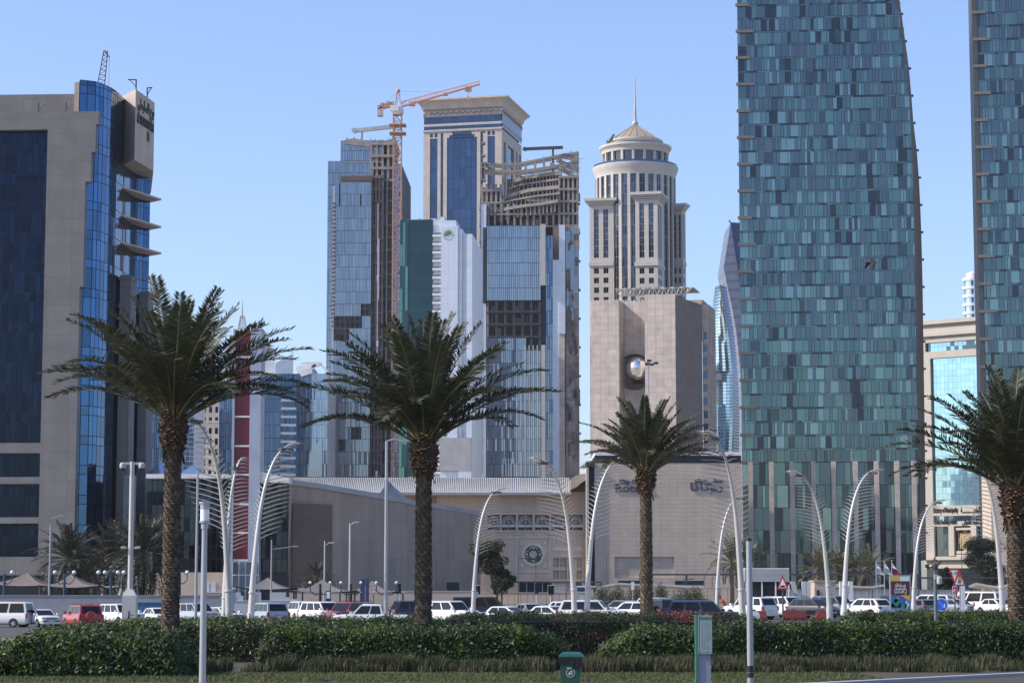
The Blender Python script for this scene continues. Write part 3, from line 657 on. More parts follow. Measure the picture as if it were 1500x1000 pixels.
def pavilion():
    f = Fr(214, 288, 0, 780); T = f.thing('glass_pavilion', 'dark glass pavilion with an overhanging white roof and a crimson pylon', 'pavilion')
    s, z = f.s, f.z; g = MB(); x1 = s(421)
    curtain(g, rowcols(0, x1, 26), lin(z(838), z(700), 7), (1, 1, 2), .01, .08, back=0); g.build('glazing', mats('mullion', 'tealdk', 'navy2'), T)
    b = MB(); b.box(0, x1, .3, 25, 0, z(699)); b.build('core', M['mullion'], T)
    b = MB(); b.box(s(217), s(336), -2.5, 20, z(700, 0, -2.5), z(694, 0, -2.5)); 
    pr = [(s(376), z(690)), (s(425), z(701)), (s(425), z(708)), (s(376), z(706))]; b.slab(pr, -2, 16); b.build('roof', M['white'], T)
    c = MB()
    for a, m_, bb, py, Y in ((206, 220, 241, 669, 8), (259, 271, 292, 676, 6)):
        za = z(694); n = 4; xa, xb, xm = s(a), s(bb), s(m_)
        c.add([(xa,Y-5,za),(xb,Y-5,za),(xb,Y+5,za),(xa,Y+5,za),(xm,Y,z(py))],[(0,1,4),(1,2,4),(2,3,4),(3,0,4)])
    c.build('skylight', M['bgpale'], T)
    b = MB(); b.box(-.2, s(345), -1.2, -.05, -.5, z(838)); b.build('plinth', M['mall_plain'], T)
    c = MB()
    for px in (303, 312): c.box(s(px), s(px+7), -1.3, -1.2, z(866), z(853))
    c.box(s(296), s(332), -1.6, -1.2, z(867.5), z(866.5)); c.build('window', M['cool_white'], T)
    # pylon
    x0, xa, xb, xr = s(338, -2), s(341.5, -2), s(363.5, -2), s(380, -2)
    zt = z(483, 0, -2); zb = z(820, 0, -2)
    c = MB(); c.box(x0, xa, -2.2, 2.5, 0, zt+.1); c.box(xb+.02, xr, -2.2, 2.2, 0, zt+.25); c.box(xa, xb, -1.6, 2.4, 0, zt-.05)
    pyl = c.build('pylon_frame', M['lav'], T)
    ys = [483, 523, 564, 610, 653, 695, 738, 780, 820]; 
    for a, bb in zip(ys, ys[1:]): c = MB(); c.box(xa+.02, xb, -2.0, -1.65, z(bb, 0, -2)+.12, z(a, 0, -2)-.12); c.build('crimson_panel', M['crimson'], pyl)
    for a in ys[1:]: d = MB(); d.box(xa+.02, xb, -2.08, -1.7, z(a, 0, -2)-.11, z(a, 0, -2)+.11); d.build('divider', M['white'], pyl)
    c = MB(); curtain(c, rowcols(xa, xr, 4, -2.25), lin(0, z(822, 0, -2), 4), (1,), .01, .12, back=0); c.build('lower_glazing', mats('white', 'bgblue'), T)
    c = MB(); ax, az = s(351), zt - .1; h = Zat(433, 288) - zt
    for i in range(12):
        u0, u1 = i/12, (i+1)/12; w0, w1 = .55*(1-u0)**1.6+.05, .55*(1-u1)**1.6+.05
        if u0 < .42:
            for sx, sy in ((-1,-1),(1,-1),(1,1),(-1,1)): c.bar((ax+sx*w0, sy*w0, az+h*u0), (ax+sx*w1, sy*w1, az+h*u1), .09)
            c.bar((ax-w0, -w0, az+h*u0), (ax+w1, -w1, az+h*u1), .06); c.bar((ax+w0, -w0, az+h*u0), (ax-w1, -w1, az+h*u1), .06); c.bar((ax-w1,-w1,az+h*u1),(ax+w1,-w1,az+h*u1),.07)
        else: c.bar((ax, 0, az+h*u0-.3), (ax, 0, az+h*u1), .2*(1-u0)+.04)
    c.build('antenna', M['steel'], T)
    c = MB()
    for px in (364, 368, 379): c.bar((s(px), 0, zt), (s(px), 0, zt+.7), .12); c.ball((s(px), 0, zt+.8), .22, 8)
    c.build('roof_camera', M['steel_dk'], T)
pavilion()
# ------------------------------------------------------------------ towers behind
def glazed(f, T, name, pa, pb, ya, yb, t, ms, back, cols, fl=3.9, tilt=.01, gap=.12, skip=None, pick=None, pyx=None):
    """a curtain wall part between photograph columns pa..pb and rows ya (bottom)..yb (top), on the plane local y = t"""
    g = MB(); x0, x1 = f.s(pa, t), f.s(pb, t); z0, z1 = f.z(ya, x0, t), f.z(yb, x0, t); nr = max(1, round((z1-z0)/fl))
    curtain(g, rowcols(x0, x1, cols, t), lin(max(z0, 0), z1, nr), list(range(1, len(ms)+1)), tilt, gap, back=0, skip=skip, pick=pick)
    return g.build(name, mats(back, *ms), T)

def open_floors(c, x0, x1, y0, y1, z0, z1, fl, cols, ms=0, md=1, th=.45):
    """bare concrete floors: slabs, columns and a dark inside"""
    z = z0
    while z < z1 + .1:
        c.box(x0, x1, y0, y1, z - th, z, ms); z += fl
    for k in range(cols+1):
        x = x0 + (x1-x0-.7)*k/cols; c.box(x, x+.7, y0+.25, y0+.9, z0-fl*.1, z1, ms)
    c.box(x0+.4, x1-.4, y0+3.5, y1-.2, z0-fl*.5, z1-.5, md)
    rr = random.Random(int(x0*7+z0))
    z = z0
    while z < z1 - fl*.5:
        for k in range(cols*2):
            if rr.random() < .4:
                xa = x0 + (x1-x0)*rr.random()*.9; c.box(xa, xa + rr.uniform(.5, 2.2), y0+rr.uniform(.9, 2.5), y0+2.8, z, z+fl*rr.uniform(.3, .9), rr.choice((ms, 2, md)))
        z += fl

def tower_blue():
    f = Fr(478, 700, 1.5, 450); T = f.thing('unfinished_tower', 'blue glass tower under construction behind the lattice crane mast', 'unfinished tower', 'towers under construction')
    s, z = f.s, f.z; K = 'mullion'; k = .2146
    sk = ('sky1', 'sky1', 'sky2', 'sky3')
    c = MB(); c.box(s(480), s(587), 4, 42, 0, z(240)); c.box(s(498), s(559), 3, 40, z(240), z(207)); c.build('core', M['concrete_dk'], T)
    glazed(f, T, 'glass_panels', 478.5, 546, 699, 236, 1.2, sk, K, 30, skip=None)
    glazed(f, T, 'glass_panels', 497, 560, 236, 206, 2.6, sk, K, 24, skip=lambda i, j: (14 <= i <= 18 and j == 5) or i > 21 and j > 4)
    # front volume, with stretches where the glass is still missing
    x0, x1 = s(489, -3), s(543, -3); z0, z1 = z(698, 0, -3), z(267, 0, -3); nr = round((z1-z0)/3.9); nc = 26
    def gone(i, j):
        px = 489 + 54*(i+.5)/nc; py = 698 - (698-267)*(j+.5)/nr
        if 444 < py < 458: return px > 529
        if 456 < py < 470: return px > 514 and (px > 522 or i % 3)
        if 468 < py < 481: return px < 530
        if 480 < py < 492: return px < 511
        if 268 < py < 276: return i in (3,) 
        if 288 < py < 298: return i in (3, 18)
        if 420 < py < 428: return i == 12
        if 620 < py < 634: return 12 > i > 2
        if 633 < py < 648: return 20 > i > 12
        if 647 < py < 664: return 3 < i < 9
        return False
    g = MB(); curtain(g, rowcols(x0, x1, nc, -3), lin(z0, z1, nr), [1, 1, 2, 3], .012, .13, back=None, skip=gone, pick=lambda i, j: random.choice((1, 1, 2, 3)) if j > nr*.42 else random.choice((1, 3, 3, 4)))
    for j in range(nr+1): zz = z0 + (z1-z0)*j/nr; g.box(x0, x1, -2.9, -2.6, zz-.2, zz+.2, 5)
    for i in range(nc+1): xx = x0 + (x1-x0)*i/nc; g.box(xx-.07, xx+.07, -3.02, -2.75, z0, z1, 6)
    g.build('glass_panels', mats('mullion', 'sky1', 'sky2', 'sky3', 'slate', 'concrete', 'mullion'), T)
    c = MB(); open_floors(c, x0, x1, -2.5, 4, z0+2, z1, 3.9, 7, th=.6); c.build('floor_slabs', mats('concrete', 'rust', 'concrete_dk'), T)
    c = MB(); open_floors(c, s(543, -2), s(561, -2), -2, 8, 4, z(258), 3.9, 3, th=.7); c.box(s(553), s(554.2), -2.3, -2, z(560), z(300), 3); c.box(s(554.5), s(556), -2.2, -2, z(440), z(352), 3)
    for py in (362, 405, 500, 690): c.box(s(552.6), s(555.6), -2.5, -2.2, z(py+9), z(py), 3)
    c.build('core_floors', mats('concrete_dk', 'dark', 'rust', 'white'), T)
    c = MB(); c.box(s(560), s(587), 1, 34, 0, z(240)); c.build('shear_wall', M['mullion'], T)
    glazed(f, T, 'glass_panels', 574, 588, 699, 240, .8, ('slate', 'bgblue', 'slate2'), K, 6)
    c = MB()
    for i in range(38): zz = 4 + i*3.9; (c.box(s(561), s(573), .3, .9, zz, zz+.7, 0) if zz < z(262) else None)
    c.box(s(565), s(567), -.4, .9, 0, z(262), 1); c.box(s(563), s(564), -.4, .9, z(420), z(290), 0); c.build('edge_beam', mats('concrete_dk', 'concrete'), T)
    c = MB(); open_floors(c, s(540), s(577), .6, 20, z(262), z(205), 3.9, 4, th=.8)
    pts = [(s(a), z(b)) for a, b in ((500, 204), (515, 201), (540, 207), (560, 205), (577, 201), (577, 209), (560, 213), (540, 214), (500, 209))]; c.slab(pts, 2, 20, 0)
    c.box(s(499), s(546), -3.2, 1, z(268), z(261), 2); c.box(s(497), s(560), .9, 3, z(237.5), z(235.8), 0)
    rr = random.Random(3)
    for i in range(34):
        x = s(rr.uniform(499, 578)); c.bar((x, rr.uniform(2, 12), z(206)), (x+rr.uniform(-.3, .3), rr.uniform(2, 12), z(rr.uniform(196, 203))), .16, m=2)
    for i in range(16):
        x = s(rr.uniform(506, 545)); c.bar((x, -3, z(267)), (x, -3, z(259)), .14, m=2)
    c.build('upper_frame', mats('concrete', 'concrete_dk', 'rust'), T)
    c = MB(); c.box(s(524.5), s(527), 6, 6.6, z(208), z(184)); c.bar((s(512.5), 6, z(186.5)), (s(577), 6, z(180)), 1.2); c.bar((s(512.5), 6, z(188)), (s(516), 6, z(184)), 1.5); c.build('placing_boom', M['steel'], T)
    c = MB(); c.box(s(486, -3), s(489, -3), -3.1, 0, 0, z(275)); c.build('edge_strip', M['lav'], T)
    c = MB(); x = s(487, -3)
    for i in range(40): zz = z(480) + i*1.2*k*5; (c.box(x-.2, x+.9, -3.3, -3.1, zz, zz+.5) if zz < z(300) else None)
    c.build('hoist_mast', M['rust'], T)
tower_blue()

def tower_open():
    f = Fr(703, 690, 2, 450); T = f.thing('unfinished_tower', 'unfinished tower with bare curved concrete floors above its pale blue glass', 'unfinished tower', 'towers under construction')
    s, z = f.s, f.z; sk = ('sky1', 'sky2', 'sky4', 'sky2')
    c = MB(); c.box(s(706), s(847), 5, 40, 0, z(330)); c.box(s(820), s(847), 4, 34, z(330), z(262)); c.build('core', M['concrete_dk'], T)
    x0, x1 = s(713, -2), s(792, -2); z0, z1 = z(698, 0, -2), z(331, 0, -2); nr = round((z1-z0)/3.85); nc = 26
    def gone(i, j):
        px = 713 + 79*(i+.5)/nc; py = 698 - (698-331)*(j+.5)/nr
        return 447 < py < 492 or (491 < py < 507 and px > 770) or (532 < py < 541 and px > 752 and i % 4)
    g = MB(); curtain(g, rowcols(x0, x1, nc, -2), lin(z0, z1, nr), [1], .01, .13, skip=gone, pick=lambda i, j: random.choice((1, 2, 3)) if j > nr*.5 else random.choice((1, 2, 4, 3) if j < nr*.32 else (1, 1, 2)))
    for j in range(nr+1): zz = z0 + (z1-z0)*j/nr; g.box(x0, x1, -1.92, -1.6, zz-.17, zz+.17, 6)
    for i in range(nc+1):
        xx = x0 + (x1-x0)*i/nc; g.box(xx-.07, xx+.07, -2.02, -1.75, z0, z1, 6)
    for px in (757, 763, 769, 775, 781, 787): g.box(s(px, -2)-.12, s(px, -2)+.12, -2.4, -2.05, z0, z(541 if px < 765 else 507), 7)
    for px in range(737, 757, 4): g.box(s(px, -2)-.09, s(px, -2)+.09, -2.4, -2.05, z0, z(672), 7)
    g.build('glass_panels', mats('mullion', 'sky1', 'sky2', 'sky4', 'sky3', 'slate', 'mullion', 'cool_white'), T)
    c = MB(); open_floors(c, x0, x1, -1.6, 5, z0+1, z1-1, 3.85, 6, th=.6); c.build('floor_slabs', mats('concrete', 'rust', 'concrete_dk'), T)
    c = MB(); c.box(s(704), s(712.4), -1, 6, 0, z(300)); c.build('side_cladding', M['cool_white'], T)
    c = MB(); c.box(s(708), s(712.6), -2.2, -1.1, z(445), z(335)); c.build('dark_slot', M['mullion'], T)
    c = MB(); c.box(s(792), s(799.5), -3, -1, z(420), z(331)); c.box(s(793), s(799), -3, -1, 0, z(507)); c.build('white_fin', M['white_stone'], T)
    c = MB(); c.box(s(792.2), s(800), -1, 3, z(506), z(420.2)); c.build('dark_slot', M['mullion'], T)
    glazed(f, T, 'glass_panels', 799.5, 810, 698, 345, -.4, ('bgblue', 'slate', 'sky3'), 'mullion', 4)
    c = MB(); c.box(s(810), s(818.5), .3, 3, z(382), z(330)); c.build('dark_slot', M['concrete_dk'], T)
    c = MB(); c.box(s(810), s(819), -1, 6, 0, z(382)); c.box(s(819.05), s(828), -1.4, 6, z(490), z(331)); c.build('side_cladding', M['cool_white'], T)
    c = MB(); c.box(s(819.05), s(827), -1.2, 6, 0, z(490.2)); c.build('lower_side_cladding', M['tan'], T)  # tan below the white: pinkish light on this wall is put into the colour
    c = MB(); c.box(s(827.02), s(848), -.6, 8, 0, z(330)); cw = c.build('end_wall', mat('patched_concrete', (.26,.215,.19), .85, joint=(1.9, 3.8, .6, .08, .22), var=.3, vs=.25, streak=.2), T)
    rr = random.Random(8); g = MB()  # flat patches of other tones that mottle the end wall
    for i in range(46):
        xa = s(rr.uniform(828, 843)); za = z(rr.uniform(345, 680)); g.box(xa, xa+rr.uniform(.7, 1.7), -.75, -.5, za, za+rr.uniform(1.5, 5), rr.choice((0, 0, 1)))
    for xa, ya, xb, yb in ((828, 455, 838, 500), (827.5, 520, 828.8, 665), (829, 395, 830.5, 440), (836, 360, 842, 425)): g.box(s(xa), s(xb), -.8, -.5, z(yb), z(ya), 0 if xa != 836 else 2)
    for xa, ya, xb, yb in ((829, 340, 836, 395), (838, 335, 847, 440), (830, 415, 840, 470), (833, 430, 846, 452)): g.box(s(xa), s(xb), -.72, -.5, z(yb), z(ya), 2)
    g.build('wall_patch', mats('concrete_dk', 'concrete', 'slate2'), cw)
    # top: dark recessed floors, then curved terraces and the raking frame
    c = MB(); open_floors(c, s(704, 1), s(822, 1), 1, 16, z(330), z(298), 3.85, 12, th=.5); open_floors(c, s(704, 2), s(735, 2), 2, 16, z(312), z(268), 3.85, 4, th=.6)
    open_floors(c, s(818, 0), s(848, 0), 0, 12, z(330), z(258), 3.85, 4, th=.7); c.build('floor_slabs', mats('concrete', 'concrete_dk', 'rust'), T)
    c = MB()
    terr = ((((725, 308), (745, 303), (770, 299), (795, 296), (818, 292)), 4.5, .9, -2), (((741, 287), (755, 281), (775, 276), (800, 273), (820, 271)), 4, 1.1, 0), (((733, 297.5), (750, 292), (775, 287.5), (800, 284), (820, 282)), 3, .5, -1), (((750, 264), (765, 258), (785, 255), (805, 252), (822, 250)), 4, 1.2, 1.5), (((745, 275.5), (760, 270), (785, 266), (805, 263), (822, 261)), 3, .5, 1))
    for pts, d, th, t0 in terr:
        for k in range(len(pts)-1):
            (pa, ya), (pb, yb) = pts[k], pts[k+1]; ta, tb = t0 + 4 - k*1.0, t0 + 3 - k*1.0
            xa, xb = s(pa, ta), s(pb, tb); za, zb = z(ya, xa, ta), z(yb, xb, tb)
            c.add([(xa,ta,za-th),(xb,tb,zb-th),(xb,tb,zb),(xa,ta,za),(xa,14,za),(xb,14,zb),(xa,14,za-th),(xb,14,zb-th)], [(0,1,2,3),(3,2,5,4),(0,6,7,1)], 0)
            for q in (0, .25, .5, .75): x = xa + (xb-xa)*q; zq = za + (zb-za)*q; t = ta+(tb-ta)*q; c.box(x, x+.42, t+.5, t+.9, zq-3.6, zq-th, 0)
            for q in (.1, .35, .6, .85):
                if (k*7+int(pa)+int(q*20)) % 3: x = xa + (xb-xa)*q; zq = za + (zb-za)*q; c.box(x, x+1.5, ta+3, ta+3.2, zq-3, zq-th, 2)
    c.box(s(772), s(808), 2.2, 2.5, z(294), z(290), 3)
    c.box(s(741), s(820), 8, 14, z(315), z(256), 1)
    c.build('terrace', mats('concrete', 'concrete_dk', 'rust', 'white'), T)
    c = MB()
    for pts, w in ((((706, 238), (735, 240), (760, 239), (785, 234), (806, 230), (820, 227), (848, 223)), 1.0), (((710, 249), (740, 250), (765, 250), (790, 247), (815, 243), (848, 236)), 1.3), (((822, 226), (848, 232)), .7), (((815, 232), (848, 246)), .7), (((806, 238), (848, 259)), .8), (((824, 243), (848, 250)), .6)):
        for (pa, ya), (pb, yb) in zip(pts, pts[1:]): c.bar((s(pa), 2, z(ya)), (s(pb), 2, z(yb)), .8, w*.72); c.bar((s(pa), 7, z(ya-1)), (s(pb), 7, z(yb-1)), .6, w*.6)
    for px, ya, yb in ((721, 239, 268), (737, 240, 266), (753, 240, 262), (770, 237, 255), (784, 234, 253), (797, 232, 250), (822, 226, 262), (838, 224, 262), (847, 222, 262), (708, 238, 262)): c.bar((s(px), 2, z(yb)), (s(px), 2, z(ya)), .7)
    for k in range(5): c.box(s(704.5), s(710), .6, 4, z(264)+k*1.45*3.0*.9, z(264)+k*1.45*3.0*.9+.5)
    c.box(s(704.2), s(705.4), .5, 4, z(264), z(236)); c.box(s(709.2), s(710.4), .5, 4, z(264), z(236))
    rr = random.Random(4)
    for i in range(36):
        px = rr.uniform(706, 848); py = 240 if px < 760 else 240 - (px-760)*.19; x = s(px); c.bar((x, 3, z(py+4)), (x+rr.uniform(-.4, .4), 3, z(py-rr.uniform(2, 8))), .13)
    for i in range(14): x = s(rr.uniform(815, 849)); zz = z(rr.uniform(222, 250)); c.bar((x-1.5, 1.5, zz), (x+1.6, 1.5, zz+rr.uniform(-.2, .4)), .15)
    for i in range(9): c.box(s(848), s(850.5), 1, 2.2, z(300+i*42), z(297+i*42))
    c.build('upper_frame', M['concrete'], T)
    c = MB(); c.box(s(808.8), s(811.8), 3, 3.6, z(252), z(214)); c.bar((s(766.5), 3.2, z(216)), (s(825), 3.2, z(214)), .9); c.bar((s(766), 3.2, z(215)), (s(771), 3.2, z(217)), 1.1); c.box(s(817), s(825), 2.7, 3.8, z(216), z(212.5)); c.build('placing_boom', M['steel_dk'], T)
    rr = random.Random(11); c = MB()
    for i in range(36):
        zz = z(690) + i*5.6*.9
        if zz < z(300): c.box(s(702.2), s(704.2), -1.2, 1, zz, zz+.35)
        if zz < z(300): c.bar((s(703), -1.1, zz), (s(704), -1.1, zz+5), .18)
    c.build('hoist_mast', M['steel_dk'], T)
tower_open()

def tower_qatar():
    f = Fr(620, 900, 13, 300); T = f.thing('cornice_tower', 'tall stone and blue glass tower with a flared cornice and zigzag frieze', 'tower')
    s, z = f.s, f.z; x1 = s(735); X = x1; D = f.t(764, x1, 300)
    zt = z(147.5); zc = z(162.5); zf = z(173); zg1 = z(183); zg2 = z(186.5); zg3 = z(194)
    arch = (s(654.5), s(698.5)); c = MB()
    bays = [(s(629.5), s(640.5)), (s(645.2), s(649)), arch, (s(703.5), s(707.5)), (s(714), s(725))]
    ops = []
    for i, (a, b) in enumerate(bays):
        if i == 2: ops.append((a, b, 2, z(204))); ops.append((a+1.0, b-1.0, z(204), z(200))); ops.append((a+2.2, b-2.2, z(200), z(195.5)))
        elif i in (0, 4): ops.append((a, b, 2, z(204))); m = (a+b)/2; ops.append((a, m-.3, z(202.5), z(196.5))); ops.append((m+.3, b, z(202.5), z(196.5)))
        else: ops.append((a, b, 2, z(196.5)))
    c.wall(0, x1, 0, zg3, ops, d=.8); c.box(-.3, x1+.3, -.4, 0, zg3-.05, zg3+.7); c.box(0, x1, -.3, .3, zg1, zg2)
    c.box(0, x1+.05, -.2, 0, zf, zf+.6)
    side = []
    W_ = D; sb = [(W_*.10, W_*.2), (W_*.3, W_*.62), (W_*.72, W_*.8), (W_*.88, W_*.97)]
    c.M = Matrix.Translation((x1, 0, 0)) @ Matrix.Rotation(pi/2, 4, 'Z')
    c.wall(0, D, 0, zg3, [(a, b, 2, z(210)) for a, b in sb], d=.8); c.box(0, D, -.3, .3, zg1, zg2); c.M = None
    c.box(.9, x1-.9, .9, D-1, 0, zc); c.build('wall', M['cream'], T)
    for o in ops:
        g = MB(); w = o[1]-o[0]; curtain(g, rowcols(o[0], o[1], max(1, round(w/2.6)), .75), lin(o[2], o[3], max(1, round((o[3]-o[2])/4.2))), (1, 1, 2), .004, .12, back=0); g.build('window', mats('navy3', 'qblue', 'qblue2'), T)
    for a, b in sb: g = MB(); g.M = Matrix.Translation((x1, 0, 0)) @ Matrix.Rotation(pi/2, 4, 'Z'); curtain(g, rowcols(a, b, max(1, round((b-a)/3)), .75), lin(2, z(210), 40), (1, 2), .004, .12, back=0); g.build('window', mats('navy3', 'qblue', 'bgblue'), T)
    g = MB()
    for za, zb in ((zg2, zg3), (zg1, zf)):
        za, zb = min(za, zb), max(za, zb)
    for za, zb in ((zg3+.7, zg2), (zg1, zf)):
        curtain(g, rowcols(.2, x1-.2, 24, -.05), [za, zb], (1, 2), .004, .1, back=0)
        g.M = Matrix.Translation((x1, 0, 0)) @ Matrix.Rotation(pi/2, 4, 'Z'); curtain(g, rowcols(.2, D-.2, 20, -.05), [za, zb], (1, 2), .004, .1, back=0); g.M = None
    g.build('band_glazing', mats('navy3', 'qblue', 'qblue2'), T)
    c = MB(); zs = lin(0, 1, 6)
    def ring(e, zz): return [(-e, -e, zz), (x1+e, -e, zz), (x1+e, D+e, zz), (-e, D+e, zz)]
    prof = [(.15, zf), (.2, zc), (.5, zc+.15), (.7, zc+.3)] + [(.7 + 2.1*(u**2.2), zc + .3 + (zt-1.0-zc)*u) for u in zs[1:]] + [(3.0, zt-.7), (3.0, zt), (0, zt+.02)]
    for (ea, za), (eb, zb) in zip(prof, prof[1:]):
        A, B = ring(ea, za), ring(eb, zb); c.add(A+B, [(i, (i+1) % 4, 4+(i+1) % 4, 4+i) for i in range(4)])
    for i in range(46): x = x1*i/45; c.box(x-.05, x+.05, -.8, -.3, zc+.4, zc+1.2)
    c.build('cornice', mat('cornice_stone', (.46,.405,.345), .7, streak=.06), T)
    c = MB(); n = 14
    for i in range(n):
        a = x1*i/n; w = x1/n; zl, zh = zf+.9, zc-.9
        c.bar((a, -.3, zl), (a+w/2, -.3, zh), .45, .3); c.bar((a+w/2, -.3, zh), (a+w, -.3, zl), .45, .3)
    c.bar((0,-.3,zc-.15),(x1,-.3,zc-.15),.4); c.bar((0,-.3,zf+.3),(x1,-.3,zf+.3),.35)
    n = 11
    for i in range(n):
        a = D*i/n; w = D/n; zl, zh = zf+.9, zc-.9
        c.bar((x1+.3, a, zl), (x1+.3, a+w/2, zh), .45, .3); c.bar((x1+.3, a+w/2, zh), (x1+.3, a+w, zl), .45, .3)
    c.build('frieze', M['tan_dark'], T)
tower_qatar()

def tower_green():
    f = Fr(585, 560, 5, 500); T = f.thing('green_tower', 'green glass and white panel tower with a round green emblem', 'tower')
    s, z = f.s, f.z
    glazed(f, T, 'green_glazing', 585, 633.5, 698, 322, 0, ('green1', 'green2', 'greendk', 'greendk'), 'green1', 12, 3.7, .008, .22, pick=lambda i, j: random.choice((5, 5, 2)) if False else (2 if i < 3 and j % 3 else random.choice((3, 4, 4, 3) if i % 2 else (4, 3))))
    g = MB(); curtain(g, rowcols(s(585.3, -.3), s(597, -.3), 3, -.3), lin(0, z(326), 17), (1, 2), .02, .15, back=0); g.build('bright_glazing', mats('green1', 'green_hi', 'green2'), T)
    c = MB(); c.box(0, s(690), .4, 26, 0, z(345)); c.box(.2, s(646), .4, 26, z(345), z(323)); c.box(s(592), s(620), 3, 14, z(323), z(319)); c.build('core', M['cool_white'], T)
    nb = 30
    for i in range(nb):
        c = MB(); zz = z(346) - i*2.12
        c.box(s(633.5), s(646), -.9, .3, zz-.35, zz+.1, 0); c.box(s(634), s(646), -.75, -.65, zz+.1, zz+.7, 1)
        for k in range(5): c.box(s(634.5+k*2.3), s(634.8+k*2.3), -.82, -.78, zz, zz+.8, 0)
        c.build('balcony', mats('white', 'teal4'), T)
    c = MB(); c.box(s(646), s(671), -1.2, 12, 0, z(333)); c.box(s(671.01), s(677), -.4, 12, 0, z(337)); c.box(s(684), s(692), -1, 12, 0, z(345)); c.box(s(677.01), s(684), .8, 12, 0, z(344)); 
    c.box(s(646.2), s(668), -.8, 8, z(333), z(324.5)); c.box(s(644), s(650), 1.2, 8, z(326), z(319)); c.build('white_tower', M['cool_white'], T)
    c = MB(); c.box(s(646), s(692), -2, -.95, z(690), z(642)); c.box(s(672), s(692), -1.9, -.9, 0, z(668), 1); c.build('lower_cladding', mats('grey', 'cool_white'), T)
    cx, cz, r = s(656.8, -1.2), z(346.5), 1.28; c = MB(); k = 40
    for i in range(k):
        a, b = 2*pi*i/k, 2*pi*(i+1)/k
        if 15 < math.degrees(a) < 42: continue
        c.quad(*[(cx + q*cos(t), -1.32, cz + q*sin(t)) for q, t in ((r*.9, a), (r, a), (r, b), (r*.9, b))], 0)
    h = [(cx + r*.78*cos(t), -1.33, cz + r*.78*sin(t)) for t in lin(radians(28), radians(205), 20)]; c.poly(h, 1)
    c.build('emblem', [M['text_dk'], mat('emblem_green', (.06,.20,.05), .5, var=0)], T)
    rr = random.Random(2); c = MB()
    for i in range(26):
        x = s(rr.uniform(598, 640)); c.box(x, x+rr.uniform(.6, 2), rr.uniform(2, 8), 9, z(322.5), z(rr.uniform(315.5, 321)), 0)
    c.lathe([(.1, z(322)), (1.2, z(320)), (1.2, z(317)), (.1, z(316))], 12, (s(615), 6), 0)
    c.build('roof_plant', M['steel'], T)
tower_green()

